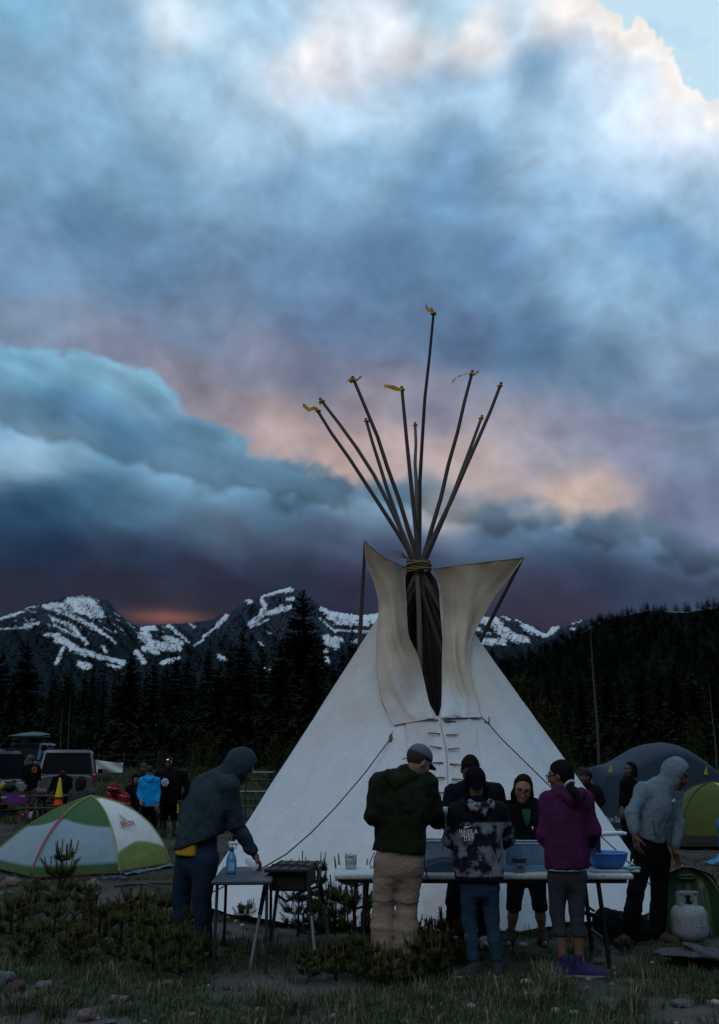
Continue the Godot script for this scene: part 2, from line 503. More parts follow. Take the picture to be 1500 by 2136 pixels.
		for z in range(1, nz - 1):
			for y in range(1, ny - 1):
				var row := z * sxy + y * nx
				for x in range(1, nx - 1):
					var at := row + x
					if ids[at] < 0 and f[at] > 0.9:
						continue
					var d0 := f[at] < 0.0
					for ax in 3:
						if (f[at + steps[ax]] < 0.0) == d0:
							continue
						var p1: int = steps[(ax + 1) % 3]
						var p2: int = steps[(ax + 2) % 3]
						var a := ids[at]
						var b := ids[at - p1]
						var c := ids[at - p1 - p2]
						var d := ids[at - p2]
						if a < 0 or b < 0 or c < 0 or d < 0:
							continue
						if d0:
							mb.ix.append_array([a, c, b, a, d, c])
						else:
							mb.ix.append_array([a, b, c, a, c, d])
						var nn := (mb.v[c] - mb.v[a]).cross(mb.v[d] - mb.v[b])
						if not d0:
							nn = -nn
						mb.n[a] += nn
						mb.n[b] += nn
						mb.n[c] += nn
						mb.n[d] += nn
		for i in range(first, mb.v.size()):
			mb.n[i] = mb.n[i].normalized()

# ---------------------------------------------------------------- sky: cloud layers over clear air, by direction
func layer(masses: Array, az: float, el: float) -> Vector3:
	var s := Vector3.ZERO
	var w := 1e-9
	for q in masses:
		var dx: float = (az - q[0]) / 2.7
		var dy: float = (el - q[1]) / 1.7
		var d := dx * dx + dy * dy
		var k := 1.0 / (0.14 + d * d)
		s += Vector3(q[2], q[3], q[4]) * k
		w += k
	return s / (w * 255.0)

func layer_table(masses: Array, sky_w: int, sky_h: int, el0: float, el1: float) -> PackedVector3Array:
	var t := PackedVector3Array()
	for j in sky_h:
		for i in sky_w:
			t.append(layer(masses, -25.0 + 50.0 * i / (sky_w - 1), lerpf(el0, el1, float(j) / (sky_h - 1))))
	return t

func look(t: PackedVector3Array, tw: int, th: int, az: float, v: float) -> Vector3:
	var x := clampf((az + 25.0) / 50.0, 0.0, 0.9999) * (tw - 1)
	var y := clampf(v, 0.0, 0.9999) * (th - 1)
	var i := int(x)
	var j := int(y)
	var fx := x - i
	var fy := y - j
	var a := t[j * tw + i].lerp(t[j * tw + i + 1], fx)
	var b := t[(j + 1) * tw + i].lerp(t[(j + 1) * tw + i + 1], fx)
	return a.lerp(b, fy)

func make_sky() -> Image:
	var wisp := FastNoiseLite.new()
	wisp.seed = 11
	wisp.frequency = 6.0
	wisp.fractal_octaves = 5
	wisp.fractal_gain = 0.55
	var warp := FastNoiseLite.new()
	warp.seed = 5
	warp.frequency = 4.5
	warp.fractal_octaves = 4
	var puff := FastNoiseLite.new()
	puff.seed = 21
	puff.frequency = 34.0
	puff.fractal_octaves = 3
	var deck := layer_table(DECK, 84, 52, 12.0, 42.0)
	var bank := layer_table(BANK, 84, 40, 4.0, 24.0)
	var shade := func(az: float, el: float) -> Color:
		var ra := deg_to_rad(az)
		var re := deg_to_rad(el)
		var d := Vector3(sin(ra) * cos(re), sin(re) * 1.25, -cos(ra) * cos(re))
		var away := smoothstep(24.0, 48.0, absf(az))
		var fz := absf(fposmod(az + 23.0, 92.0) - 46.0) - 23.0   # the same weather goes on all round
		fz = -fz
		var w1 := warp.get_noise_3dv(d)
		var w2 := warp.get_noise_3dv(d + Vector3(7, 3, 1))
		var wz := fz + w1 * (1.6 + 4.0 * away)
		var we := el + w2 * (1.1 + 3.0 * away)
		var c := look(deck, 84, 52, wz, (we - 12.0) / 30.0)
		# thin veils over the deck
		var n := wisp.get_noise_3dv(d)
		var grey := c.x * 0.3 + c.y * 0.5 + c.z * 0.2
		c = c.lerp(Vector3(grey, grey, grey * 1.03), 0.2) * 1.06
		c *= 1.0 + n * 0.11
		var fine := puff.get_noise_3dv(d * 0.6)
		var mid := puff.get_noise_3dv(d * 0.3 + Vector3(w2, w1, w1) * 0.02)
		var bil := 1.0 - 2.0 * absf(wisp.get_noise_3dv(d * 1.5 + Vector3(4.0, w2 * 0.1, 2.0)))
		c *= 1.0 + fine * 0.05 + mid * 0.07 + (bil - 0.6) * 0.08 + wisp.get_noise_3dv(d * 3.1 + Vector3(1, 7, 3)) * 0.06
		if el > 40.0:
			c = c.lerp(Vector3(0.6, 0.73, 0.85) * (1.0 + n * 0.25), smoothstep(40.0, 58.0, el))
		# blue air beyond the sunlit edge of the deck
		var edge: float = interp_pts(DECK_TOP, fz, 46.0)
		var p := puff.get_noise_3dv(d)
		var over := el - edge + p * 1.1 + w2 * 0.5
		if el > 28.0 and away < 1.0:
			var clear := smoothstep(-0.12, 0.22, over) * (1.0 - away)
			c = c.lerp(Vector3(0.97, 0.955, 0.94) * (1.0 + p * 0.1), smoothstep(-1.9, -0.2, over) * 0.75 * (1.0 - away))
			c = c.lerp(Vector3(0.77, 0.885, 0.95) - Vector3(0.06, 0.03, 0.01) * clampf(wisp.get_noise_3dv(d * 1.6) * 3.0, 0.0, 1.0), clear)
		# the storm bank that lies on the mountains
		var top: float = interp_pts(BANK_TOP, fz, 20.0)
		var k := look(bank, 84, 40, wz * 0.6 + fz * 0.4, (el + w2 * (0.55 + 1.5 * away) - 4.0) / 20.0)
		var gk := k.x * 0.3 + k.y * 0.5 + k.z * 0.2
		k = k.lerp(Vector3(gk, gk, gk), 0.2)
		var su := fz * 0.94 - el * 0.34
		var sv := fz * 0.34 + el * 0.94
		var band := wisp.get_noise_2d(su * 0.012 + w1 * 0.08, sv * 0.06 + w2 * 0.1)
		var p2 := puff.get_noise_3dv(d * 0.42 + Vector3(9, 2, 5))
		k *= lerpf(0.85, 1.0, smoothstep(8.5, 12.5, el))
		k *= Vector3(1.0, 1.07, 1.07) * (1.0 + 0.1 * smoothstep(2.0, -10.0, fz) * smoothstep(10.0, 14.0, el)) * (1.0 + n * 0.1 + fine * 0.06 + band * 0.13 + p2 * 0.12)
		# a second shelf of cloud inside the bank: pale along its top, dark in the gap above it
		var shelf: float = interp_pts(BANK_SHELF, fz, 17.0) + p2 * 1.5 + p * 0.3 + w2 * 0.8
		var under := shelf - el
		if under > 0.0:
			k *= lerpf(0.89, 1.0 + 0.3 * exp(-under / 1.1), smoothstep(0.0, 0.9, under)) if away < 0.5 else 1.0
		else:
			k *= 1.0 - 0.11 * exp(under / 0.9) * (1.0 if away < 0.5 else 0.0)
		var rim := top - el
		k *= 1.0 + 0.08 * exp(-absf(rim - 0.25 + p * 0.4) / 0.45) * smoothstep(4.0, -6.0, fz)
		k = k.lerp(Vector3(0.6, 0.37, 0.33), 0.7 * exp(-pow((fz + 11.0) / 2.3, 2.0) - pow((el - 8.0 - n * 0.3) / 0.42, 2.0)) * (1.0 - away))
		var cover := smoothstep(0.4, -0.5 - 0.9 * smoothstep(-8.0, 12.0, fz), el - top + p * 0.55 + p2 * 1.1 + w2 * 0.5)
		c = c.lerp(k, cover)
		c = c.lerp(Vector3(0.2, 0.235, 0.295) * (1.0 + n * 0.3), away * smoothstep(24.0, 18.5, el))
		c = c.clamp(Vector3.ZERO, Vector3(1.2, 1.2, 1.2))
		return Color(c.x, c.y, c.z).srgb_to_linear()
	var coarse := Image.create(512, 256, false, Image.FORMAT_RGBF)
	for j in 256:
		var el := 90.0 - 180.0 * (j + 0.5) / 256.0
		for i in 512:
			var az := fposmod(360.0 * (i + 0.5) / 512.0 + 180.0, 360.0) - 180.0
			coarse.set_pixel(i, j, shade.call(az, el) if el > -3.0 else Color(0.03, 0.04, 0.04))
	coarse.resize(4096, 2048, Image.INTERPOLATE_BILINEAR)
	var x0 := -264
	var j0 := int((90.0 - 43.0) / 180.0 * 2048.0)
	var j1 := 1024
	for j in range(j0, j1):
		var el := 90.0 - 180.0 * (j + 0.5) / 2048.0
		for i in range(x0, -x0):
			var az := 360.0 * (i + 0.5) / 4096.0
			coarse.set_pixel(posmod(i, 4096), j, shade.call(az, el))
	return coarse

func interp_pts(t: Array, x: float, far_: float) -> float:
	return interp(t, x) if absf(x) < 30.0 else far_

# ---------------------------------------------------------------- land
func make_ground() -> void:
	var mb := MB.new()
	var rows := []
	var cols := []
	var angles := []
	var a := -180.0
	while a < 180.0:
		angles.append(deg_to_rad(a))
		a += 0.45 if absf(a) < 27.0 else 4.0
	var patch := FastNoiseLite.new()
	patch.seed = 3
	patch.frequency = 0.35
	patch.fractal_octaves = 4
	var r := 2.0
	while r < 9000.0:
		var row := []
		var cr := []
		for t in angles:
			var x: float = sin(t) * r
			var z: float = -cos(t) * r
			row.append(Vector3(x, height(x, z), z))
			var k := clampf(0.5 + patch.get_noise_2d(x, z) * 1.3, 0.0, 1.0)
			var f := clampf(0.5 + patch.get_noise_2d(x * 3.1 + 40.0, z * 3.1) * 0.9, 0.0, 1.0)
			var soil := Color(0.085, 0.078, 0.074)
			var turf := Color(0.042, 0.052, 0.036)
			var c := soil.lerp(turf, clampf(k * 1.2 - 0.1 + f * 0.2, 0.0, 1.0))
			if r > 13.0 and r < 34.0:   # the trodden gravel of the camp
				c = c.lerp(Color(0.05, 0.045, 0.043), smoothstep(13.0, 16.0, r) * smoothstep(34.0, 28.0, r) * 0.75)
			elif r >= 34.0:
				c = c.lerp(Color(0.03, 0.037, 0.017) * (0.6 + 0.8 * f), smoothstep(28.0, 40.0, r))
			cr.append(c)
		rows.append(row)
		cols.append(cr)
		r *= 1.022 if r < 60.0 else 1.09
	mb.grid(rows, true, cols)
	var m := mat(Color.WHITE, 0.97, {"vc": true, "nrm": M.n_soil, "scale": 1.4, "bump": 1.0, "spec": 0.15})
	tag(put("ground", mb.mesh(), m), "", "", "", "structure")

func ridged(x: float, y: float) -> float:
	return 1.0 - absf(fold.get_noise_2d(x, y)) * 2.0

func make_mountains() -> void:
	var mb := MB.new()
	var rows := []
	var cols := []
	var nr := 130
	var na := 940
	for j in nr:
		rows.append([])
		cols.append([])
	for i in na:
		var az := -30.0 + 56.0 * i / (na - 1)
		var top := interp(PEAKS, az) + 0.1 * fold.get_noise_1d(az * 160.0) + 0.06 * lump.get_noise_1d(az * 40.0)
		var t := deg_to_rad(az)
		for j in nr:
			var s := float(j) / (nr - 1)
			var back := s > 0.93
			var el := lerpf(2.2, top, minf(s / 0.93, 1.0))
			var rr := 1900.0 + 1500.0 * s
			# gullies and shoulders that run down the slopes
			var g := ridged(az * 9.0 + el * 5.0, el * 2.4) * 90.0 + ridged(az * 28.0 - el * 8.0, el * 5.0 + 9.0) * 34.0 + lump.get_noise_2d(az * 50.0, el * 34.0) * 22.0
			rr -= g * smoothstep(2.5, 5.0, el) * (1.0 - 0.55 * smoothstep(top - 0.5, top, el))
			if back:
				var q := (s - 0.93) / 0.07
				rr += 1400.0 * q
				el = lerpf(top, 0.2, q)
			var p := Vector3(sin(t) * rr, EYE + tan(deg_to_rad(el)) * rr, -cos(t) * rr)
			rows[j].append(p)
			var nz := fold.get_noise_2d(az * 70.0 - el * 45.0, el * 70.0)
			var fall := 0.5 if az < -10.8 else (-0.5 if az < -4.0 else 0.35)
			var streak := fold.get_noise_2d(az * 26.0, (el + az * fall) * 120.0)
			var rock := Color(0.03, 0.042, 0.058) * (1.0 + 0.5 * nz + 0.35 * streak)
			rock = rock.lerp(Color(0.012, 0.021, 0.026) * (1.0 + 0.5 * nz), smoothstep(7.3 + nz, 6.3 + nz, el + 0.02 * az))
			var snow := -1.0
			var wx := az + nz * 0.1
			var wy := el + streak * 0.05 + nz * 0.05
			for q in SNOW:
				if wx < minf(q[0], q[2]) - 1.2 or wx > maxf(q[0], q[2]) + 1.2 or wy > maxf(q[1], q[3]) + 0.6 or wy < minf(q[1], q[3]) - 0.6:
					continue
				var ax: float = q[2] - q[0]
				var ay: float = q[3] - q[1]
				var k := clampf(((wx - q[0]) * ax + (wy - q[1]) * ay) / maxf(ax * ax + ay * ay, 1e-6), 0.0, 1.0)
				var dd := Vector2(wx - q[0] - ax * k, wy - q[1] - ay * k).length()
				snow = maxf(snow, 1.0 - dd / q[4])
			var loose := smoothstep(0.4, 0.46, streak + 0.1 * nz) * smoothstep(6.8, 7.4, el) * (0.8 if az < -10.8 else 0.0)
			snow = maxf(smoothstep(-0.22, 0.2, snow * 1.3 + streak * 0.9 + nz * 0.2), loose)
			rock.a = 1.0
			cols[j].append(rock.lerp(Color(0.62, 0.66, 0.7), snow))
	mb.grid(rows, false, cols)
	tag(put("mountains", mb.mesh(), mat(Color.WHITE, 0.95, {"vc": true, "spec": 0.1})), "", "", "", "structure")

func slope(ridge: Array, az: float, s: float, r0: float, r1: float, e0: float) -> Vector3:   # a point of a wooded slope that rises from r0 to a ridge at r1
	var el := lerpf(e0, interp(ridge, az), s)
	var rr := lerpf(r0, r1, s) + lump.get_noise_2d(az * 14.0, s * 30.0) * 26.0 * s
	var t := deg_to_rad(az)
	return Vector3(sin(t) * rr, EYE + tan(deg_to_rad(el)) * rr, -cos(t) * rr)

func make_slope(called: String, ridge: Array, a0: float, a1: float, r0: float, r1: float, e0: float, sink: float) -> void:
	var mb := MB.new()
	var rows := []
	for j in 26:
		var row := []
		for i in 110:
			var az := lerpf(a0, a1, i / 109.0)
			var p := slope(ridge, az, minf(j / 22.0, 1.0), r0, r1, e0)
			if j > 22:
				p += Vector3(p.x, 0, p.z).normalized() * 60.0 * (j - 22)
				p.y *= 1.0 - 0.3 * (j - 22)
			p.y -= sink * minf(j / 6.0, 1.0)
			row.append(p)
		rows.append(row)
	mb.grid(rows)
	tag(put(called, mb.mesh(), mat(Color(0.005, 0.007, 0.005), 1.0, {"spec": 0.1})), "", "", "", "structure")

# ---------------------------------------------------------------- conifers
func conifer(seed_: int, h: float, wide: float, gaps: float, tone: Color, levels := 34, fine := 1.0) -> Array:   # [trunk mesh, crown mesh]
	var rg := RandomNumberGenerator.new()
	rg.seed = seed_
	var tr := MB.new()
	var lean := Vector3(rg.randf_range(-0.02, 0.02), 0, rg.randf_range(-0.02, 0.02)) * h
	tr.tube([Vector3(0, -0.4, 0), Vector3(0, h * 0.3, 0) + lean * 0.2, lean * 0.6 + Vector3(0, h * 0.7, 0), lean + Vector3(0, h * 0.985, 0)], [h * 0.014 + 0.03, h * 0.011, h * 0.006, 0.012], 6)
	var cr := MB.new()
	for lv in levels:
		var s := (lv + rg.randf()) / levels   # 0 at the tip
		var y := h * (1.0 - s * 0.93)
		var reach := wide * pow(s, 0.8) * (1.0 - 0.35 * smoothstep(0.75, 1.0, s)) + 0.05 * h * 0.06
		var count := 4 + int(4.0 * minf(1.0, s * 2.5))
		var axis := lean * (y / h)
		for b in count:
			if rg.randf() < gaps:
				continue
			var an := TAU * (b + rg.randf_range(-0.4, 0.4)) / count + lv * 2.4
			var len_ := reach * rg.randf_range(0.55, 1.18)
			var d := Vector3(cos(an), 0, sin(an))
			var sd := Vector3(-d.z, 0, d.x)
			var drop := lerpf(0.5, -0.42, minf(1.0, s * 1.6)) * len_
			var root := axis + Vector3(0, y, 0)
			var k := rg.randf_range(0.55, 1.35)
			cr.col = Color(tone.r * k * rg.randf_range(0.9, 1.15), tone.g * k, tone.b * k * rg.randf_range(0.85, 1.1))
			var parts := 3 if len_ < wide * 0.35 else 5
			for q in parts:   # a spray of twigs along the bough, each a small ragged fan
				var f0 := (q + 0.15) / parts
				var f1 := minf(1.0, (q + 1.35) / parts)
				var p0 := root + d * len_ * f0 + Vector3(0, drop * f0 * f0 + rg.randf_range(-0.02, 0.02) * h * 0.2, 0)
				var p1 := root + d * len_ * f1 + Vector3(0, drop * f1 * f1 + 0.04 * len_, 0)
				var wd := len_ * 0.24 * (1.15 - f0) * rg.randf_range(0.7, 1.3) * fine + 0.04
				for side in [-1.0, 1.0]:
					var tip: Vector3 = p0.lerp(p1, 0.75) + sd * side * wd + Vector3(0, rg.randf_range(-0.16, 0.04) * len_, 0)
					cr.tri(p0, p1, tip)
				cr.tri(p0, p1 + Vector3(0, -0.1 * len_, 0), p0 + Vector3(0, -0.22 * wd - 0.06 * len_, 0) + d * 0.1 * len_)
	return [tr.mesh(), cr.mesh()]

func pine_young(seed_: int, h: float, wide: float, tone: Color, tip: Color, candles := 1.0, dead := 0.0) -> Array:   # [stems, needles]: a young pine whose shoots end in upright candles
	var rg := RandomNumberGenerator.new()
	rg.seed = seed_
	var st := MB.new()
	var nd := MB.new()
	var shoots := []
	st.col = Color(0.035, 0.026, 0.018)
	st.tube([Vector3(0, -0.05, 0), Vector3(rg.randf_range(-0.03, 0.03), h * 0.5, rg.randf_range(-0.03, 0.03)), Vector3(0, h * 0.98, 0)], [0.018 + h * 0.008, 0.013, 0.004], 6)
	shoots.append([Vector3(0, h * 0.45, 0), Vector3(0, h, 0), 1.0])
	var whorls := maxi(3, int(h / 0.17))
	for w in whorls:
		var s := (w + 0.6) / whorls
		var y := h * (1.0 - s * 0.94)
		var nb := 4 + rg.randi() % 3
		for b in nb:
			var an := TAU * (b + rg.randf_range(-0.35, 0.35)) / nb + w * 1.9
			var d := Vector3(cos(an), 0, sin(an))
			var l := wide * (0.2 + 0.8 * pow(s, 0.7)) * rg.randf_range(0.55, 1.1)
			var base := Vector3(0, y, 0)
			var mid := base + d * l * 0.6 + Vector3(0, l * 0.12, 0)
			var end := base + d * l + Vector3(0, l * rg.randf_range(0.35, 0.7) + 0.04, 0)
			st.tube([base, mid, end], [0.009, 0.006, 0.003], 4, false)
			shoots.append([base.lerp(mid, 0.5), end, rg.randf()])
			for q in 4:   # twigs
				var e2 := mid + Vector3(rg.randf_range(-0.5, 0.5), rg.randf_range(0.25, 0.6), rg.randf_range(-0.5, 0.5)) * l * 0.55
				st.tube([mid, e2], [0.005, 0.003], 3, false)
				shoots.append([mid, e2, rg.randf()])
	for sh in shoots:
		var a: Vector3 = sh[0]
		var b: Vector3 = sh[1]
		var ax := (b - a).normalized()
		var u := ax.cross(Vector3(0.3, 0.2, 0.9)).normalized()
		var v := ax.cross(u)
		var count := int(maxf(30.0, (b - a).length() * 300.0))
		var brown := rg.randf() < dead
		for i in count:
			var f := (i + rg.randf()) / count
			var an := i * 2.4 + rg.randf()
			var o := u * cos(an) + v * sin(an)
			var p := a.lerp(b, f)
			var ln := rg.randf_range(0.045, 0.08) * (1.15 - 0.4 * f)
			var dirn := (ax * rg.randf_range(0.5, 1.1) + o).normalized()
			var k := rg.randf_range(0.6, 1.3)
			nd.col = (Color(0.10, 0.05, 0.022) if brown else tone.lerp(tip, f * f * 0.6)) * k
			nd.col.a = 1.0
			var sd := dirn.cross(ax).normalized() * 0.0045
			nd.tri(p - sd, p + sd, p + dirn * ln)
		if sh[2] < 0.32 * candles or sh[2] == 1.0:   # the pale upright candle
			var up := (ax * 0.25 + Vector3(0, 1, 0)).normalized()
			var cl := rg.randf_range(0.05, 0.17)
			nd.col = tip * rg.randf_range(0.8, 1.2)
			nd.col.a = 1.0
			nd.tube([b, b + up * cl * 0.6, b + up * cl], [0.006, 0.007, 0.003], 5)
			for i in 30:
				var an := i * 2.4
				var o := u * cos(an) + v * sin(an)
				var p := b + up * cl * (0.15 + 0.8 * i / 30.0)
				var sd := o.cross(up).normalized() * 0.004
				nd.tri(p - sd, p + sd, p + (up * 1.2 + o * 0.7).normalized() * 0.028)
	return [st.mesh(), nd.mesh()]

func plant(called: String, label: String, kinds: Array, k: int, at: Vector3, scale_: float, turn: float, group: String, category := "tree", parts := ["trunk", "crown"]) -> Node3D:
	var t := thing(called, label, category, at, turn, group)
	t.scale = Vector3.ONE * scale_
	put(parts[0], kinds[k][0], M.bark, t)
	put(parts[1], kinds[k][1], M.needles, t)
	return t

func copies(called: String, mesh: Mesh, m: Material, places: Array, tints: Array = []) -> MultiMeshInstance3D:
	var mm := MultiMesh.new()
	mm.transform_format = MultiMesh.TRANSFORM_3D
	mm.use_colors = tints.size() > 0
	mm.mesh = mesh
	mm.instance_count = places.size()
	for i in places.size():
		mm.set_instance_transform(i, places[i])
		if tints.size():
			mm.set_instance_color(i, tints[i])
	var o := MultiMeshInstance3D.new()
	o.multimesh = mm
	o.name = uniq(called)
	o.material_override = m
	add_child(o)
	return o

const ORDINAL := ["first", "second", "third", "fourth", "fifth", "sixth", "seventh", "eighth", "ninth", "tenth", "eleventh", "twelfth", "thirteenth", "fourteenth", "fifteenth", "sixteenth", "seventeenth", "eighteenth", "nineteenth", "twentieth", "twenty-first", "twenty-second", "twenty-third", "twenty-fourth", "twenty-fifth"]

func make_forest() -> void:
	var far_kinds := []
	for i in 3:
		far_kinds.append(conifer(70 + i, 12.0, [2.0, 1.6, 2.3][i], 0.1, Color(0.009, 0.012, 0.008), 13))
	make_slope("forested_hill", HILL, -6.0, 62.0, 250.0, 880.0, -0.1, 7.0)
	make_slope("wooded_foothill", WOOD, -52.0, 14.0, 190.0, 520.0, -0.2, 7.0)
	var sets := [[], [], [], [], [], []]
	for i in 9500:
		var az := rng.randf_range(-3.0, 52.0)
		if az > 30.0 and rng.randf() < 0.5:
			continue
		var s := 1.0 - pow(rng.randf(), 1.15)
		var p := slope(HILL, az, s, 250.0, 880.0, -0.1) - Vector3(0, 8.0, 0)
		var k := rng.randf_range(0.5, 0.85) * (1.0 if rng.randf() < 0.93 else 1.25)
		sets[i % 3].append(Transform3D(Basis(Vector3.UP, rng.randf() * TAU).scaled(Vector3(k * 2.5, k, k * 2.5)), p + Vector3(0, 3.0, 0)))
	for i in 3200:
		var az := rng.randf_range(-48.0, 12.0)
		if az < -28.0 and rng.randf() < 0.5:
			continue
		var s := rng.randf()
		var p := slope(WOOD, az, s, 190.0, 520.0, -0.2) - Vector3(0, 8.0, 0)
		var k := rng.randf_range(0.6, 1.0)
		sets[3 + i % 3].append(Transform3D(Basis(Vector3.UP, rng.randf() * TAU).scaled(Vector3(k * 1.6, k, k * 1.6)), p))
	for i in 6:
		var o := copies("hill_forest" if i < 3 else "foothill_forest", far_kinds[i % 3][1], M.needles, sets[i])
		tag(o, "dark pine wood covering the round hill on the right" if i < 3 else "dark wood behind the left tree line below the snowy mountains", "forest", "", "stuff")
	# the tree line: each tree on its own
	var kinds := []
	for i in 8:
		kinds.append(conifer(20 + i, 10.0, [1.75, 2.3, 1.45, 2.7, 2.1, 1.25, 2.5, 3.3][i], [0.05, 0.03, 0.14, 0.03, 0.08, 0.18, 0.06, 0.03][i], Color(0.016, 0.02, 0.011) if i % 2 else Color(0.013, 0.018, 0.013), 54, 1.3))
	# top of each tree as the photograph shows it: x, y of the tip, distance, kind
	var front := [[-30, 1330, 88, 1], [4, 1348, 92, 3], [33, 1392, 84, 4], [62, 1334, 96, 7], [112, 1388, 90, 2], [152, 1372, 99, 5], [196, 1362, 93, 2], [219, 1366, 97, 5], [274, 1360, 88, 7], [306, 1372, 95, 5], [322, 1362, 90, 4],
		[347, 1378, 93, 1], [372, 1348, 86, 4], [393, 1344, 98, 0], [408, 1362, 94, 5], [433, 1328, 90, 0], [458, 1376, 86, 3], [486, 1342, 95, 1], [512, 1304, 88, 6], [546, 1338, 92, 4], [584, 1336, 85, 3], [604, 1318, 93, 6], [637, 1228, 90, 7], [668, 1322, 96, 4], [655, 1345, 82, 3], [700, 1376, 90, 0], [718, 1346, 93, 1], [737, 1308, 97, 0], [760, 1350, 88, 6], [795, 1352, 93, 1], [830, 1360, 90, 3],
		[985, 1380, 92, 1], [1030, 1372, 88, 4], [1062, 1395, 95, 0], [1100, 1386, 90, 3], [1140, 1400, 93, 1], [1176, 1378, 86, 5], [1208, 1392, 96, 4], [1258, 1384, 90, 3], [1292, 1400, 95, 1], [1330, 1372, 89, 6], [1372, 1388, 93, 4], [1406, 1366, 88, 1], [1440, 1392, 95, 3], [1478, 1374, 90, 0], [1512, 1382, 92, 6], [1545, 1370, 90, 3]]
	var special := {22: "tallest spire-shaped spruce rising before the snowy peak left of the tipi", 3: "broad cone-shaped fir standing tall above the left-hand parked cars", 8: "wide dome-topped fir in front of the snowy cirque", 18: "tall pointed fir under the highest snowy summit, left of the tallest spruce", 27: "slim fir whose tip stands beside the left smoke flap pole", 6: "narrow spindly fir with a knobbed top against the lower snow patch", 7: "narrower of two thin firs side by side against the lower snow patch"}
	for i in front.size():
		var q = front[i]
		var top: Vector3 = W(q[0], q[1], q[2])
		var base := Vector3(top.x, height(top.x, top.z), top.z)
		var where := "left of the tipi" if q[0] < 870 else "right of the tipi"
		var nth := 0   # counted from the left among the unnamed ones on its side
		for k in i:
			if not special.has(k) and (front[k][0] < 870) == (q[0] < 870):
				nth += 1
		var size_word: String = ["tall", "medium", "low"][clampi(int((q[1] - 1325) / 28.0), 0, 2)]
		var kind_word: String = ["slim", "full", "spindly", "broad", "ragged", "very thin", "bushy", "wide"][q[3]]
		var lab: String = special.get(i, "%s %s dark conifer, %s" % [size_word, kind_word, ORDINAL[nth] + (" from the left edge in the front tree row" if q[0] < 870 else " right of the tipi in the front tree row")])
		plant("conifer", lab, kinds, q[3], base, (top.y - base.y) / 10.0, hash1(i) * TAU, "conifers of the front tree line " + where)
	var n := 0
	for row in 3:
		for i in 40:
			var px := -60.0 + 1660.0 * (i + rng.randf_range(-0.4, 0.4)) / 39.0
			var d := 104.0 + row * 24.0 + rng.randf_range(-8.0, 8.0)
			var p := W(px, 1400 + rng.randf_range(-14, 40) , d)
			if px > 1000:
				p = W(px, 1420 + rng.randf_range(-20, 40), d)
			var base := Vector3(p.x, height(p.x, p.z), p.z)
			plant("conifer", "dark conifer massed behind the front tree line", kinds, rng.randi() % 7, base, (p.y - base.y) / 10.0, rng.randf() * TAU, "conifers massed behind the tree line")
			n += 1
	# undergrowth before the tree line
	for i in 34:
		var px := -20.0 + 1540.0 * (i + rng.randf_range(-0.4, 0.4)) / 33.0
		var d := rng.randf_range(70.0, 84.0)
		var p := W(px, 1500 + rng.randf_range(-10, 50), d)
		var base := Vector3(p.x, height(p.x, p.z), p.z)
		plant("conifer", "low dark young conifer at the foot of the tree line", kinds, [1, 3, 6][rng.randi() % 3], base, maxf(0.15, (p.y - base.y) / 10.0), rng.randf() * TAU, "young conifers at the foot of the tree line")
	# bare dead trunks
	var dead := [[1232, 1305, 60, "tall bare grey dead trunk standing in front of the dark right-hand wood"], [148, 1452, 70, "thin pale dead trunk in the wood above the silver car"], [131, 1475, 74, "faint grey dead trunk beside the pale one above the cars"], [1480, 1425, 72, "thin grey dead stem near the right edge of the picture"]]
	for q in dead:
		var top: Vector3 = W(q[0], q[1], q[2])
		var base := Vector3(top.x, height(top.x, top.z), top.z)
		var t := thing("dead_tree", q[3], "tree", base)
		var hh := top.y - base.y
		var mb := MB.new()
		mb.tube([Vector3(0, -0.3, 0), Vector3(0.06, hh * 0.35, 0), Vector3(-0.03, hh * 0.7, 0), Vector3(0, hh, 0)], [hh * 0.011, hh * 0.009, hh * 0.006, 0.012], 7)
		put("trunk", mb.mesh(), M.deadwood, t)
		var tw := MB.new()
		for i in 16:
			var y := hh * (0.25 + 0.7 * i / 16.0)
			var an := i * 2.4
			var l := hh * 0.05 * (0.4 + hash1(i))
			tw.tube([Vector3(0, y, 0), Vector3(cos(an) * l, y - l * 0.15, sin(an) * l)], [0.018, 0.006], 4, false)
		put("twigs", tw.mesh(), M.deadwood, t)
	# young pines: yellow-green, nearer
	var yk := [pine_far(1, 3.0, 0.75), pine_far(2, 3.0, 0.95)]
	var young := [[1086, 1424, 18.5, 0, "yellow-green young pine, tallest and nearest to the right slope of the tipi"], [1132, 1472, 19.5, 1, "middle yellow-green young pine right of the tipi"], [1152, 1510, 20.5, 0, "lowest yellow-green young pine, just left of the blue dome tent"], [437, 1532, 44, 1, "bushy yellow-green young pine left of the stooping man's hood"], [405, 1556, 46, 1, "rounded yellow-green bush pine above the person in the black jacket"], [570, 1540, 43, 1, "yellow-green young pine just left of the tipi slope"], [610, 1552, 45, 0, "small young pine touching the left edge of the tipi"], [340, 1560, 52, 1, "low bushy young pine behind the pale boulder"], [300, 1570, 56, 1, "dim small pine right of the white tarpaulin"], [1445, 1500, 40, 0, "slim young pine above the blue dome tent"], [1270, 1560, 42, 1, "bushy young pine behind the left end of the blue tent"]]
	for i in young.size():
		var q = young[i]
		var top: Vector3 = W(q[0], q[1], q[2])
		var base := Vector3(top.x, height(top.x, top.z), top.z)
		plant("young_pine", q[4], yk, q[3], base, (top.y - base.y) / 3.0, i * 1.3, "young pines around the camp")

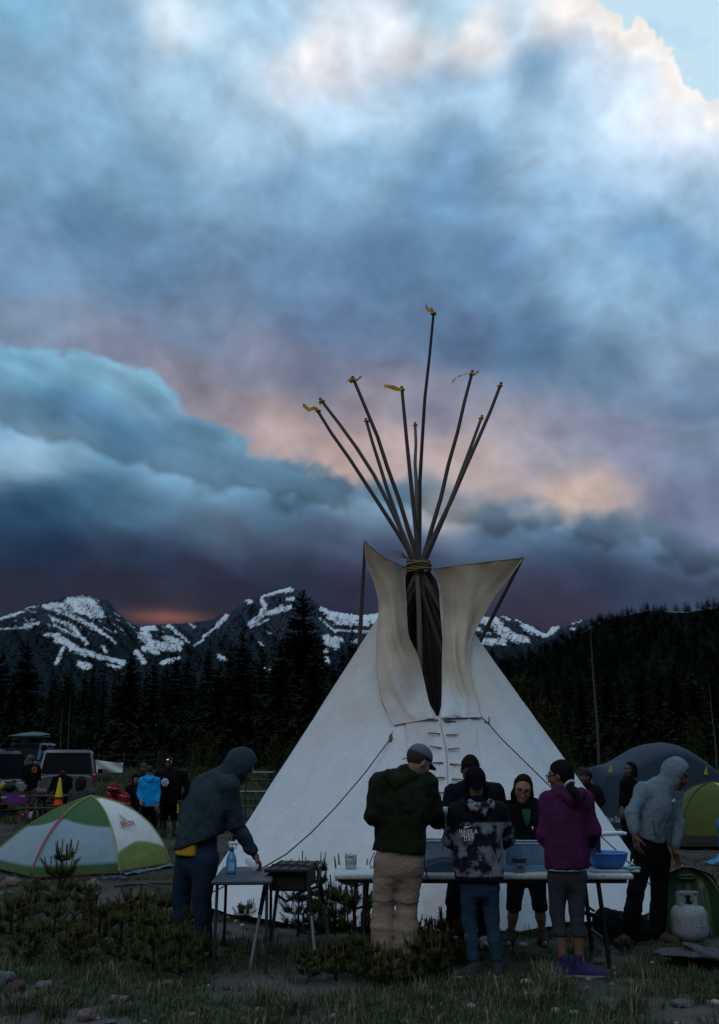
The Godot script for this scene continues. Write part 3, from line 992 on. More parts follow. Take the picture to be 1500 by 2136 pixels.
func pine_far(seed_: int, h: float, wide: float) -> Array:   # a young pine seen from 20 to 50 m: upturned boughs with candle tips
	var rg := RandomNumberGenerator.new()
	rg.seed = seed_
	var tr := MB.new()
	tr.tube([Vector3(0, -0.3, 0), Vector3(0.02, h * 0.5, 0), Vector3(0, h * 0.97, 0)], [0.05, 0.03, 0.008], 6)
	var cr := MB.new()
	for lv in 15:
		var s := (lv + 0.2) / 15.0
		var y := h * (1.0 - s * 0.95)
		var reach := wide * (0.1 + pow(s, 0.75))
		var count := 5 + lv / 3
		for b in count:
			var an := TAU * (b + rg.randf_range(-0.4, 0.4)) / count + lv * 1.7
			var d := Vector3(cos(an), 0, sin(an))
			var l := reach * rg.randf_range(0.6, 1.15)
			var end := Vector3(0, y, 0) + d * l + Vector3(0, l * rg.randf_range(0.3, 0.7), 0)
			var k := rg.randf_range(0.6, 1.4)
			cr.col = Color(0.03, 0.034, 0.011) * k
			cr.col.a = 1.0
			for q in 26:
				var f := rg.randf()
				var p := Vector3(0, y, 0).lerp(end, 0.25 + 0.75 * f)
				var o := Vector3(rg.randf_range(-1, 1), rg.randf_range(-0.3, 1.2), rg.randf_range(-1, 1)).normalized()
				var sd := o.cross(d).normalized() * 0.012
				cr.tri(p - sd, p + sd, p + (o + d * 0.4) * 0.13)
			cr.col = Color(0.055, 0.05, 0.018) * k
			cr.col.a = 1.0
			cr.tube([end, end + Vector3(0, 0.16, 0)], [0.012, 0.005], 4, false)
	cr.col = Color(0.06, 0.05, 0.02)
	cr.tube([Vector3(0, h * 0.93, 0), Vector3(0, h, 0)], [0.016, 0.008], 5)
	return [tr.mesh(), cr.mesh()]

# ---------------------------------------------------------------- people
func hand_prims(f: Field, w: Vector3, dirn: Vector3, palm: Vector3, side: float, curl: float, s := 1.0, fat := 1.0) -> void:
	var d := dirn.normalized()
	palm = (palm - d * palm.dot(d)).normalized()
	var ac := d.cross(palm) * side
	f.cap(w - d * 0.03 * s, w + d * 0.02 * s, 0.026 * s, 0.028 * s, 0.02)
	for i in 4:
		var o := (i - 1.5) * 0.019 * s
		f.cap(w + d * 0.015 * s + ac * o * 0.7, w + d * (0.085 - absf(i - 1.3) * 0.004) * s + ac * o, 0.014 * s, 0.0125 * s, 0.012)
		var p: Vector3 = w + d * (0.088 - absf(i - 1.3) * 0.004) * s + ac * o
		var cd := d
		var ls: Array = [[0.042, 0.026, 0.022], [0.046, 0.029, 0.023], [0.043, 0.027, 0.022], [0.034, 0.021, 0.019]][i]
		var rr := 0.0095 * s * fat
		for k in 3:
			cd = cd.rotated(d.cross(palm).normalized(), curl * ([0.6, 0.9, 0.6][k] + 0.08 * i)).normalized()
			var e: Vector3 = p + cd * ls[k] * s
			f.cap(p, e, rr, rr * 0.92, 0.004)
			rr *= 0.92
			p = e
	var t0 := w + d * 0.022 * s - ac * 0.024 * s
	var t1 := t0 + (d * 0.6 - ac * 0.75 + palm * 0.35).normalized() * 0.042 * s
	var t2 := t1 + (d * 0.95 - ac * 0.2 + palm * (0.3 + curl * 0.5)).normalized() * 0.033 * s
	var t3 := t2 + (d * 0.9 + ac * 0.15 + palm * (0.3 + curl)).normalized() * 0.025 * s
	f.cap(t0, t1, 0.015 * s, 0.0125 * s, 0.01)
	f.cap(t1, t2, 0.0115 * s * fat, 0.0105 * s * fat, 0.004)
	f.cap(t2, t3, 0.0105 * s * fat, 0.009 * s * fat, 0.004)

func head_basis(face: Vector3, up: Vector3) -> Basis:
	var z := face.normalized()
	var y := (up - z * up.dot(z)).normalized()
	return Basis(y.cross(z), y, z)

func person(label: String, spec: Dictionary) -> Node3D:
	var D: float = spec.D
	var far_: bool = D > 18.0
	var j := {}
	for k in spec.j:
		var q = spec.j[k]
		j[k] = W(q[0], q[1], D + (q[2] if q.size() > 2 else 0.0))
	for k in ["al", "ar", "tl", "tr"]:   # feet stand on the ground
		var p: Vector3 = j[k]
		j[k] = Vector3(p.x, height(p.x, p.z) + (0.085 if k[0] == "a" else 0.03), p.z)
	var s: float = spec.get("s", 1.0)
	var foot: Vector3 = (j.al + j.ar) * 0.5
	var base := Vector3(foot.x, height(foot.x, foot.z), foot.z)
	var t := thing("person", label, "person", base, 0.0, spec.get("group", ""))
	var fwd: Vector3 = spec.fwd.normalized()
	var face: Vector3 = spec.get("face", fwd)
	var top: Vector3 = (j.sl + j.sr) * 0.5
	var pv: Vector3 = (j.hl + j.hr) * 0.5
	var up: Vector3 = (top - pv).normalized()
	fwd = (fwd - up * fwd.dot(up)).normalized()
	var hb := head_basis(face, spec.get("hup", Vector3.UP))
	var C: Vector3 = j.hd
	var hs: float = s * spec.get("hs", 1.0)
	var skin: Color = spec.get("skin", Color(0.22, 0.12, 0.08))
	var cb := 0.04 if far_ else 0.026
	var cc: float = spec.get("cell", 0.028 if far_ else 0.0135)
	# body: one continuous surface, head and hands in finer cells
	var mb := MB.new()
	mb.inv = base
	mb.col = skin
	var f := Field.new()
	f.cap(pv, top - up * 0.14 * s, 0.115 * s, 0.125 * s, 0.05, fwd, 1.35)
	f.cap(j.sl, j.sr, 0.05 * s, 0.05 * s, 0.05)
	f.cap(top, C - hb.y * 0.06 * hs, 0.055 * s, 0.052 * s, 0.05)
	for q in ["l", "r"]:
		var sh: Vector3 = j["s" + q]
		var el: Vector3 = j["e" + q]
		var wr: Vector3 = j["w" + q]
		f.cap(sh, el, 0.047 * s, 0.039 * s, 0.03)
		f.cap(el, wr, 0.039 * s, 0.026 * s, 0.02)
		f.cap(wr, wr + (wr - el).normalized() * 0.03, 0.026 * s, 0.027 * s, 0.02)
		f.cap(j["h" + q], j["k" + q], 0.078 * s, 0.055 * s, 0.04)
		var kn: Vector3 = j["k" + q]
		var an: Vector3 = j["a" + q]
		f.cap(kn, kn.lerp(an, 0.35), 0.052 * s, 0.054 * s, 0.02)
		f.cap(kn.lerp(an, 0.35), an, 0.054 * s, 0.034 * s, 0.02)
		f.cap(an - Vector3(0, 0.03, 0), j["t" + q], 0.04 * s, 0.03 * s, 0.03)
	f.into(mb, cb)
	var hf := Field.new()
	var L := func(x: float, y: float, z: float) -> Vector3: return C + (hb.x * x + hb.y * y + hb.z * z) * hs
	hf.ell(L.call(0, 0.03, -0.012), hb, Vector3(0.076, 0.092, 0.096) * hs, 0.02)
	hf.ell(L.call(0, -0.035, 0.022), hb, Vector3(0.06, 0.085, 0.07) * hs, 0.04)
	hf.ell(L.call(0, -0.095, 0.05), hb, Vector3(0.032, 0.024, 0.03) * hs, 0.03)
	hf.cap(L.call(-0.035, 0.03, 0.072), L.call(0.035, 0.03, 0.072), 0.014 * hs, 0.014 * hs, 0.02)
	hf.ell(L.call(-0.03, 0.006, 0.094), hb, Vector3(0.017, 0.012, 0.018) * hs, 0.012, true)
	hf.ell(L.call(0.03, 0.006, 0.094), hb, Vector3(0.017, 0.012, 0.018) * hs, 0.012, true)
	hf.cap(L.call(0, 0.008, 0.086), L.call(0, -0.036, 0.104), 0.009 * hs, 0.014 * hs, 0.012)
	hf.cap(L.call(-0.018, -0.068, 0.078), L.call(0.018, -0.068, 0.078), 0.012 * hs, 0.012 * hs, 0.01)
	for sx in [-1.0, 1.0]:
		hf.ell(L.call(sx * 0.076, -0.008, -0.008), hb, Vector3(0.012, 0.032, 0.02) * hs, 0.008)
		hf.ell(L.call(sx * 0.036, -0.03, 0.06), hb, Vector3(0.026, 0.024, 0.024) * hs, 0.03)
	hf.cap(L.call(0, -0.05, -0.02), (C - hb.y * 0.1 * hs).lerp(top, 0.65), 0.054 * hs, 0.056 * hs, 0.03)
	var hbi := hb.inverse()
	var smile: bool = spec.get("smile", false)
	var hairc: Color = spec.get("hairc", Color(0.012, 0.01, 0.009))
	var paint := func(p: Vector3) -> Color:
		var q := hbi * (p - C) / hs
		if q.z < 0.03:
			return skin
		var ax := absf(q.x)
		if absf(ax - 0.031) < 0.014 and absf(q.y - 0.006) < 0.0065:
			return Color(0.02, 0.015, 0.013) if absf(ax - 0.031) < 0.0085 else Color(0.16, 0.14, 0.13)
		if absf(ax - 0.033) < 0.022 and absf(q.y - 0.032 + ax * 0.05) < 0.007:
			return skin.lerp(hairc, 0.8)
		if smile and ax < 0.024 and absf(q.y + 0.076 - ax * ax * 12.0) < 0.0065 - ax * 0.1:
			return Color(0.36, 0.33, 0.31)
		if ax < (0.032 if smile else 0.028) and absf(q.y + (0.076 - ax * ax * 12.0 if smile else 0.068)) < 0.014:
			return skin * Color(1.15, 0.75, 0.75)
		return skin
	hf.into(mb, 0.017 if far_ else 0.0075, paint)
	for q in [["l", -1.0], ["r", 1.0]]:
		var h := Field.new()
		var hd: Dictionary = spec.get("hand_" + q[0], {})
		var wr: Vector3 = j["w" + q[0]]
		var dirn: Vector3 = hd.get("dir", wr - j["e" + q[0]])
		var palm: Vector3 = hd.get("palm", (pv - wr))
		hand_prims(h, wr, dirn, palm, hd.get("side", q[1]), hd.get("curl", 0.45), s, 1.35 if far_ else 1.0)
		h.into(mb, 0.012 if far_ else 0.0056)
	put("body", mb.mesh(), M.skin, t)
	# trousers
	f = Field.new()
	f.noise = ripple
	f.amp = spec.get("tfold", 0.008)
	f.weave = Vector3(0.7, 1.9, 0.7)
	var tr: float = spec.get("tw", 1.0) * s
	f.cap(pv + up * 0.1 * s, pv, 0.15 * tr, 0.155 * tr, 0.05, fwd, 1.25)
	var cuff: float = spec.get("cuff", 0.06)
	for q in ["l", "r"]:
		var hp: Vector3 = j["h" + q]
		var kn: Vector3 = j["k" + q]
		var an: Vector3 = j["a" + q]
		f.cap(hp, kn, 0.098 * tr, 0.072 * tr, 0.035)
		f.cap(kn, kn.lerp(an, 0.4), 0.07 * tr, 0.066 * tr * spec.get("calf", 1.0), 0.02)
		f.cap(kn.lerp(an, 0.4), an - Vector3(0, 0.02, 0), 0.066 * tr * spec.get("calf", 1.0), 0.056 * tr * spec.get("shin", 1.0), 0.02)
	f.cut(Vector3(base.x, base.y + cuff, base.z), Vector3.DOWN)
	mb = MB.new()
	mb.inv = base
	f.into(mb, cc * 1.1)
	put("trousers", mb.mesh(), spec.trousers, t)
	# shoes
	for q in ["l", "r"]:
		f = Field.new()
		var an: Vector3 = j["a" + q]
		var to: Vector3 = j["t" + q]
		var d := (to - an)
		d.y = 0
		d = d.normalized()
		var hl := Vector3(an.x, base.y + 0.045, an.z) - d * 0.03 * s
		var en := Vector3(an.x, base.y + 0.038, an.z) + d * 0.175 * s
		f.cap(hl, hl.lerp(en, 0.55), 0.045 * s, 0.046 * s, 0.02)
		f.cap(hl.lerp(en, 0.5), en, 0.046 * s, 0.04 * s, 0.03, Vector3.UP, 1.15)
		var hi: float = spec.get("boot", 0.0)
		f.cap(hl + d * 0.015, hl + d * 0.02 + Vector3(0, 0.055 + hi, 0), 0.044 * s, 0.047 * s, 0.03)
		f.cap(hl + d * 0.03 + Vector3(0, 0.04, 0), hl + d * 0.1, 0.04 * s, 0.04 * s, 0.03)
		f.cut(Vector3(0, base.y + 0.004, 0), Vector3.DOWN)
		f.cut(Vector3(0, hl.y + 0.08 + hi, 0), Vector3.UP)
		mb = MB.new()
		mb.inv = base
		var sole: Color = spec.get("sole", Color(0.02, 0.02, 0.02))
		var shoe: Color = spec.get("shoe", Color(0.012, 0.012, 0.013))
		var ep: Vector3 = en
		var cap_toe: bool = spec.get("toecap", false)
		f.into(mb, 0.024 if far_ else 0.009, func(p: Vector3) -> Color: return sole if p.y < base.y + 0.034 or (cap_toe and p.y < base.y + 0.055 and (p - ep).dot(d) > 0.0) else shoe)
		put("shoe", mb.mesh(), M.paint, t)
	# jacket with its sleeves
	f = Field.new()
	f.noise = ripple
	f.amp = spec.get("fold", 0.02)
	f.weave = Vector3(1.35, 0.65, 1.35)
	var jw: float = spec.get("jw", 0.2) * s
	var jh: float = spec.get("jh", 0.19) * s
	var sq: float = spec.get("sq", 1.45)
	var hm: Vector3 = j.hm
	f.cap(j.sl, j.sr, 0.07 * s, 0.07 * s, 0.06)
	for q in ["l", "r"]:
		var sh0: Vector3 = j["s" + q]
		f.cap(top + up * 0.055 * s, sh0 - up * 0.01 * s, 0.07 * s, 0.068 * s, 0.06)
	f.cap(top - up * 0.15 * s, hm, jw, jh, 0.07, fwd, sq)
	f.cap(top + up * 0.02, top.lerp(C - hb.y * 0.1 * hs, 0.55) + up * 0.01, 0.085 * s, 0.078 * s, 0.05)
	var sw: float = spec.get("sw", 1.0) * s
	for q in ["l", "r"]:
		var sh: Vector3 = j["s" + q]
		var el: Vector3 = j["e" + q]
		var wr: Vector3 = j["w" + q]
		f.cap(sh - up * 0.012 * s, el, 0.076 * sw, 0.068 * sw, 0.05)
		if not spec.has("short_" + q):
			f.cap(el, wr - (wr - el).normalized() * 0.055, 0.068 * sw, 0.049 * sw, 0.02)
	var hn: Vector3 = spec.get("hemn", -up)
	f.cut(hm, hn)
	mb = MB.new()
	mb.inv = base
	mb.col = Color.WHITE
	f.into(mb, cc, spec.get("jpaint", null))
	# keep sleeves that hang below the hem: they are their own field
	var low := Field.new()
	low.noise = ripple
	low.amp = f.amp
	var any := false
	for q in ["l", "r"]:
		var el: Vector3 = j["e" + q]
		var wr: Vector3 = j["w" + q]
		if (wr - hm).dot(hn) > -0.1 and not spec.has("short_" + q):
			any = true
			low.cap(el, wr - (wr - el).normalized() * 0.055, 0.068 * sw, 0.05 * sw, 0.02)
	if any:
		low.into(mb, cc, spec.get("jpaint", null))
	put(spec.get("jname", "jacket"), mb.mesh(), spec.jacket, t)
	if spec.has("under"):   # a strip of shirt under the hem
		f = Field.new()
		f.cap(hm + up * 0.1, hm - up * 0.2, jh * 0.93, jh * 0.9, 0.02, fwd, sq * 1.02)
		if spec.has("underto"):
			f.cut(W(spec.underto, 1760, D), spec.undercut)
		f.cut(hm - hn * 0.03, -hn)
		f.cut(hm + hn * spec.get("underlen", 0.05) + up * 0.0, spec.get("undern", hn))
		mb = MB.new()
		mb.inv = base
		f.into(mb, cc * 1.2)
		put("shirt_hem", mb.mesh(), mat(spec.under, 0.9), t)
	# hair, hood or cap
	mb = MB.new()
	mb.inv = base
	f = Field.new()
	f.noise = ripple
	f.amp = 0.006
	var hair: String = spec.get("hair", "short")
	var hc := 0.018 if far_ else 0.0095
	if hair != "none":
		f.ell(L.call(0, 0.036, -0.018), hb, Vector3(0.085, 0.1, 0.104) * hs, 0.01)
		if hair == "bun" or hair == "tail" or hair == "long":
			f.ell(L.call(0, 0.0, -0.05), hb, Vector3(0.083, 0.1, 0.075) * hs, 0.03)
		if hair == "long":
			var lk := Field.new()
			lk.noise = ripple
			lk.amp = 0.008
			for sx in [-1.0, 1.0]:
				lk.cap(L.call(sx * 0.068, 0.05, 0.0), L.call(sx * 0.08, -0.06, -0.005), 0.02 * hs, 0.022 * hs, 0.03)
				lk.cap(L.call(sx * 0.08, -0.06, -0.005), L.call(sx * 0.088, -0.2, 0.03), 0.022 * hs, 0.018 * hs, 0.03)
			mb.col = hairc
			lk.into(mb, hc)
			f.cap(L.call(0, -0.02, -0.06), L.call(0, -0.18, -0.06), 0.07 * hs, 0.06 * hs, 0.03)
		f.cut(L.call(0, 0.088 if hair == "long" else 0.062, 0.05 if hair == "long" else 0.06), (hb.z * 0.8 - hb.y * 0.6))
		if hair == "short":
			f.cut(L.call(0, -0.035, 0), (-hb.y + hb.z * 0.15))
		if spec.has("tail"):
			var pts: Array = spec.tail
			for i in pts.size() - 1:
				f.cap(W(pts[i][0], pts[i][1], D + pts[i][2]), W(pts[i + 1][0], pts[i + 1][1], D + pts[i + 1][2]), pts[i][3], pts[i + 1][3], 0.02)
		mb.col = hairc
		f.into(mb, hc)
		put("hair", mb.mesh(), M.hair, t)
	if spec.has("hood"):
		f = Field.new()
		f.noise = ripple
		f.amp = 0.008
		mb = MB.new()
		mb.inv = base
		mb.col = Color.WHITE
		if spec.hood == "up":
			f.ell(L.call(0, 0.022, -0.022), hb, Vector3(0.122, 0.142, 0.135) * hs, 0.03)
			f.cap(L.call(0, -0.08, -0.035), top + up * 0.02, 0.1 * hs, 0.115 * s, 0.05)
			f.ell(L.call(0, -0.005, 0.085), hb, Vector3(0.088, 0.122, 0.125) * hs, 0.02, true)
			f.cut(L.call(0, 0, 0.085), hb.z)
		else:
			var bk := -fwd
			var c0 := top + bk * 0.075 * s + up * 0.05 * s
			var across: Vector3 = (j.sr - j.sl).normalized()
			f.cap(c0 - across * 0.085 * s, c0 + bk * 0.035 * s - up * 0.05 * s, 0.05 * s, 0.058 * s, 0.03)
			f.cap(c0 + across * 0.085 * s, c0 + bk * 0.035 * s - up * 0.05 * s, 0.05 * s, 0.058 * s, 0.03)
			f.cap(c0 - across * 0.085 * s, top + fwd * 0.04 * s + up * 0.045 * s - across * 0.06 * s, 0.045 * s, 0.035 * s, 0.03)
			f.cap(c0 + across * 0.085 * s, top + fwd * 0.04 * s + up * 0.045 * s + across * 0.06 * s, 0.045 * s, 0.035 * s, 0.03)
			f.cap(c0 + bk * 0.03 * s - up * 0.05 * s, c0 + bk * 0.04 * s - up * spec.get("hooddrop", 0.14) * s, 0.075 * s, 0.035 * s, 0.03, fwd, 1.5)
		f.into(mb, hc * 1.15, spec.get("hpaint", null))
		put("hood", mb.mesh(), spec.get("hoodm", spec.jacket), t)
	if spec.has("cap"):
		f = Field.new()
		mb = MB.new()
		mb.inv = base
		f.ell(L.call(0, 0.042, -0.012), hb, Vector3(0.09, 0.098, 0.11) * hs, 0.01)
		f.cut(L.call(0, 0.04, 0), -hb.y)
		f.into(mb, hc)
		var cp := put("cap", mb.mesh(), mat(spec.cap, 0.9, {"nrm": M.n_cloth, "scale": 6.0, "bump": 0.3}), t)
		if spec.get("brim", true):
			mb = MB.new()
			mb.inv = base
			var rows := []
			for i in 7:
				var row := []
				for k in 11:
					var a := PI * (k / 10.0 - 0.5)
					var rr := lerpf(0.085, 0.16, i / 6.0) if i > 0 else 0.08
					var x := sin(a) * lerpf(0.08, 0.082, i / 6.0)
					var z := 0.05 + cos(a) * (rr - 0.045) * 1.0
					row.append(L.call(x, 0.045 - 0.25 * (z - 0.05) - x * x * 3.0, z))
				rows.append(row)
			mb.grid(rows)
			for i in rows.size():
				for k in 11:
					rows[i][k] -= hb.y * 0.006
			mb.grid(rows)
			put("brim", mb.mesh(), mat(spec.get("brimc", spec.cap), 0.9), cp)
	if spec.has("glasses"):
		mb = MB.new()
		mb.inv = base
		for sx in [-1.0, 1.0]:
			var ring := []
			for k in 13:
				var a := TAU * k / 12.0
				ring.append(L.call(sx * 0.033 + cos(a) * 0.024, 0.004 + sin(a) * 0.018, 0.103))
			mb.tube(ring, [0.0035], 5, false)
			mb.tube([L.call(sx * 0.057, 0.008, 0.1), L.call(sx * 0.08, 0.008, 0.0)], [0.003], 5)
		mb.tube([L.call(-0.009, 0.008, 0.104), L.call(0.009, 0.008, 0.104)], [0.003], 5)
		put("glasses", mb.mesh(), mat(Color(0.008, 0.008, 0.009), 0.35), t)
	t.set_meta("_f", [C, hb, hs, top, up, fwd, base])
	return t

func cloth(c: Color, opt := {}) -> StandardMaterial3D:
	return mat(c, opt.get("rough", 0.92), {"tex": M.t_cloth, "nrm": M.n_cloth, "scale": opt.get("scale", 3.0), "bump": opt.get("bump", 0.45) * 1.8, "spec": opt.get("spec", 0.2)})

func letters(text: String, size: float, m: Material, parent: Node3D, xf: Transform3D, called := "lettering", font := "Droid Sans") -> MeshInstance3D:
	var tm := TextMesh.new()
	var sf := SystemFont.new()
	sf.font_names = [font]
	sf.font_weight = 700
	tm.font = sf
	tm.text = text
	tm.font_size = 24
	tm.pixel_size = size / 24.0
	tm.depth = 0.004
	var o := put(called, tm, m, parent)
	o.transform = xf
	return o

func frame_at(p: Vector3, right: Vector3, up: Vector3, base: Vector3) -> Transform3D:
	var x := right.normalized()
	var y := (up - x * up.dot(x)).normalized()
	return Transform3D(Basis(x, y, x.cross(y)), p - base)

func make_people() -> void:
	M.skin = mat(Color.WHITE, 0.6, {"vc": true, "spec": 0.4})
	M.hair = mat(Color.WHITE, 0.8, {"vc": true, "spec": 0.12, "nrm": M.n_cloth, "scale": 9.0, "bump": 0.8})
	M.paint = mat(Color.WHITE, 0.8, {"vc": true})
	var away := Vector3(0, 0, -1)
	var near := Vector3(0, 0, 1)
	# the stooping man at the small table
	var t := person("person stooping over the small dark table in a slate hooded jacket and blue jeans", {"D": 9.25, "s": 1.1, "fwd": Vector3(0.85, 0, -0.45), "face": Vector3(0.8, -0.55, -0.15), "hup": Vector3(0.4, 1, 0),
		"j": {"hd": [503, 1603], "sl": [421, 1640, 0.16], "sr": [478, 1638, -0.2], "el": [392, 1706, 0.2], "er": [494, 1722, -0.12], "wl": [428, 1752, 0.3], "wr": [531, 1783, -0.05], "hm": [412, 1758, 0.0], "hl": [394, 1790, 0.1], "hr": [430, 1794, -0.1], "kl": [378, 1868, 0.14], "kr": [421, 1868, -0.08], "al": [382, 1960, 0.15], "ar": [428, 1968, -0.02], "tl": [410, 1960, 0.1], "tr": [470, 1985, -0.1]},
		"jw": 0.235, "jh": 0.225, "sq": 1.35, "hemn": Vector3(0.35, -1, 0), "jacket": cloth(Color(0.036, 0.06, 0.075), {"bump": 0.7}), "trousers": cloth(Color(0.02, 0.042, 0.075), {"bump": 0.8}), "tw": 1.08, "hood": "up", "hs": 1.02, "hair": "short", "skin": Color(0.14, 0.06, 0.04),
		"under": Color(0.42, 0.24, 0.02), "underlen": 0.1, "undern": Vector3(0.0, -1, 0), "underto": 438, "undercut": Vector3(0.9, 0, 0.45), "shoe": Color(0.03, 0.035, 0.03), "sole": Color(0.2, 0.25, 0.06), "hand_r": {"dir": Vector3(0.5, -0.75, -0.1), "palm": Vector3(-0.6, -0.5, 0.1), "curl": 0.75}})
	# olive jacket
	var olive := cloth(Color(0.017, 0.024, 0.012), {"bump": 0.9})
	t = person("person in an olive jacket, grey cap and khaki trousers with back turned", {"D": 8.25, "s": 1.03, "fwd": Vector3(0.45, 0, -0.9), "face": Vector3(0.75, -0.45, -0.5), "hup": Vector3(0.25, 1, -0.1),
		"j": {"hd": [874, 1590], "sl": [796, 1634, 0.02], "sr": [888, 1634, 0.02], "el": [781, 1698, -0.02], "er": [903, 1690, 0.05], "wl": [830, 1735, 0.3], "wr": [916, 1722, 0.28], "hm": [832, 1778], "hl": [809, 1800, 0], "hr": [857, 1800, 0], "kl": [800, 1880, 0.02], "kr": [850, 1880, 0], "al": [798, 2010], "ar": [842, 2012], "tl": [796, 2000, 0.25], "tr": [856, 2000, 0.25]},
		"jw": 0.225, "jh": 0.2, "sq": 1.4, "sw": 1.12, "fold": 0.026, "jacket": olive, "trousers": cloth(Color(0.36, 0.27, 0.215), {"bump": 1.0}), "tw": 1.12, "calf": 1.22, "shin": 1.3, "tfold": 0.01, "cuff": 0.03, "hood": "down", "hooddrop": 0.05, "hair": "short", "hairc": Color(0.05, 0.035, 0.03), "cap": Color(0.075, 0.11, 0.14), "brimc": Color(0.006, 0.006, 0.007), "skin": Color(0.27, 0.15, 0.11), "shoe": Color(0.03, 0.025, 0.02), "hand_r": {"dir": Vector3(0.8, 0.1, -0.5), "palm": Vector3(-0.3, -0.8, 0), "curl": 0.8}})
	trouser_seams(t, [798, 850], 1876, 8.25)
	var seam := mat(Color(0.006, 0.009, 0.005), 0.95)
	stitch(t, "yoke_seam", [[779, 1680], [800, 1679], [822, 1681], [842, 1688], [862, 1694], [884, 1699]], 8.25, 832, 62, 0.185, 0.006, seam)
	stitch(t, "hem_cord", [[780, 1772], [805, 1777], [835, 1779], [862, 1776], [882, 1768]], 8.25, 832, 58, 0.17, 0.006, seam)
	var loop_ := MB.new()
	loop_.inv = t.position
	loop_.tube([W(781, 1778, 8.2), W(771, 1800, 8.15), W(774, 1812, 8.15), W(780, 1806, 8.18)], [0.004], 5)
	loop_.tube([W(885, 1775, 8.15), W(886, 1815, 8.1), W(892, 1832, 8.1), W(888, 1810, 8.14)], [0.004], 5)
	put("drawcord", loop_.mesh(), seam, t)
	var bk := MB.new()
	bk.inv = t.position
	bk.tube([W(840, 1583, 8.22), W(850, 1580, 8.2)], [0.008], 6)
	put("cap_strap", bk.mesh(), mat(Color(0.3, 0.45, 0.5), 0.5), t)
	# the dark-haired man bowed behind the table
	t = person("person with cropped black hair in a dark shirt bowed behind the long table", {"D": 9.75, "s": 1.04, "fwd": near, "face": Vector3(-0.1, -0.55, 0.85), "hup": Vector3(0, 1, 0.4),
		"j": {"hd": [981, 1607, -0.12], "sl": [945, 1655], "sr": [1034, 1652], "el": [929, 1700, -0.02], "er": [1052, 1710], "wl": [948, 1752, -0.3], "wr": [1018, 1760, -0.34], "hm": [986, 1800], "hl": [962, 1815], "hr": [1006, 1815], "kl": [948, 1880], "kr": [1012, 1884], "al": [952, 1945], "ar": [1012, 1955], "tl": [944, 1965, -0.22], "tr": [1012, 1970, -0.22]},
		"jacket": cloth(Color(0.008, 0.01, 0.017)), "jname": "shirt", "trousers": cloth(Color(0.006, 0.006, 0.008)), "tw": 1.12, "skin": Color(0.075, 0.036, 0.026), "shoe": Color(0.3, 0.31, 0.32), "sole": Color(0.5, 0.5, 0.5)})
	# the tie-dyed hoodie
	var gal := FastNoiseLite.new()
	gal.seed = 31
	gal.frequency = 4.2
	gal.fractal_octaves = 4
	var y0 := W(990, 1716, 8.3).y
	var y1 := W(990, 1826, 8.3).y
	var dye := func(p: Vector3) -> Color:
		if p.y > y0 + 0.004 or p.y < y1:
			return Color(0.009, 0.009, 0.013)
		var n := gal.get_noise_3dv(p * 1.5)
		var m := gal.get_noise_3dv(p * 6.0 + Vector3(4, 1, 9))
		var k := smoothstep(-0.12, 0.2, n + m * 0.35)
		return Color(0.012, 0.014, 0.02).lerp(Color(0.15, 0.19, 0.21).lerp(Color(0.2, 0.17, 0.25), clampf(m * 2.0, 0.0, 1.0)), k)
	var dye_hood := func(p: Vector3) -> Color:
		var n := gal.get_noise_3dv(p * 2.6 + Vector3(3, 0, 0))
		return Color(0.01, 0.01, 0.014).lerp(Color(0.2, 0.24, 0.27), smoothstep(0.0, 0.25, n))
	t = person("person in a tie-dyed grey hoodie with lettering on the back, facing the long table", {"D": 8.36, "s": 0.93, "fwd": away, "face": Vector3(0.05, -0.5, -0.85), "hup": Vector3(0, 1, -0.3),
		"j": {"hd": [992, 1632, -0.02], "sl": [957, 1693], "sr": [1038, 1691], "el": [944, 1752, 0.08], "er": [1057, 1745, 0.1], "wl": [962, 1770, 0.42], "wr": [1040, 1768, 0.42], "hm": [999, 1838], "hl": [980, 1846], "hr": [1021, 1846], "kl": [978, 1918, 0.03], "kr": [1026, 1916, 0.03], "al": [990, 2002], "ar": [1038, 2002], "tl": [950, 2020, -0.05], "tr": [1040, 2000, 0.25]},
		"jw": 0.205, "jh": 0.205, "sq": 1.4, "sw": 1.12, "hemn": Vector3(0, -1, 0), "jacket": mat(Color.WHITE, 0.9, {"vc": true, "nrm": M.n_cloth, "scale": 3.0, "bump": 0.6, "spec": 0.2}), "jname": "hoodie", "jpaint": dye, "hpaint": dye_hood, "hood": "down", "hooddrop": 0.1, "trousers": cloth(Color(0.03, 0.068, 0.11), {"bump": 0.9}), "tw": 0.88, "shin": 0.9, "cuff": 0.12, "tfold": 0.008,
		"hair": "long", "hairc": Color(0.007, 0.007, 0.009), "skin": Color(0.2, 0.11, 0.08), "shoe": Color(0.03, 0.03, 0.034), "sole": Color(0.65, 0.67, 0.7)})
	var q: Array = t.get_meta("_f")
	var white := mat(Color(0.5, 0.52, 0.54), 0.9)
	for i in 3:
		var ctr := W([977, 976, 978][i], [1734, 1742, 1750][i], 8.36 - [0.176, 0.182, 0.186][i])
		letters(["HAVE A", "NIKE", "DAY"][i], 0.043, white, t, frame_at(ctr, Vector3(1, 0, 0.05), Vector3(0, 1, 0.02), t.position))
	var tick := MB.new()
	tick.inv = t.position
	var sw := []
	for i in 9:
		var k := i / 8.0
		sw.append(W(967 + 17 * k, 1726 - 5.0 * k + 9.0 * k * (1.0 - k), 8.36 - 0.176))
	tick.tube(sw, [0.001, 0.006, 0.009, 0.008, 0.006, 0.005, 0.004, 0.003, 0.001], 5)
	put("emblem", tick.mesh(), white, t)
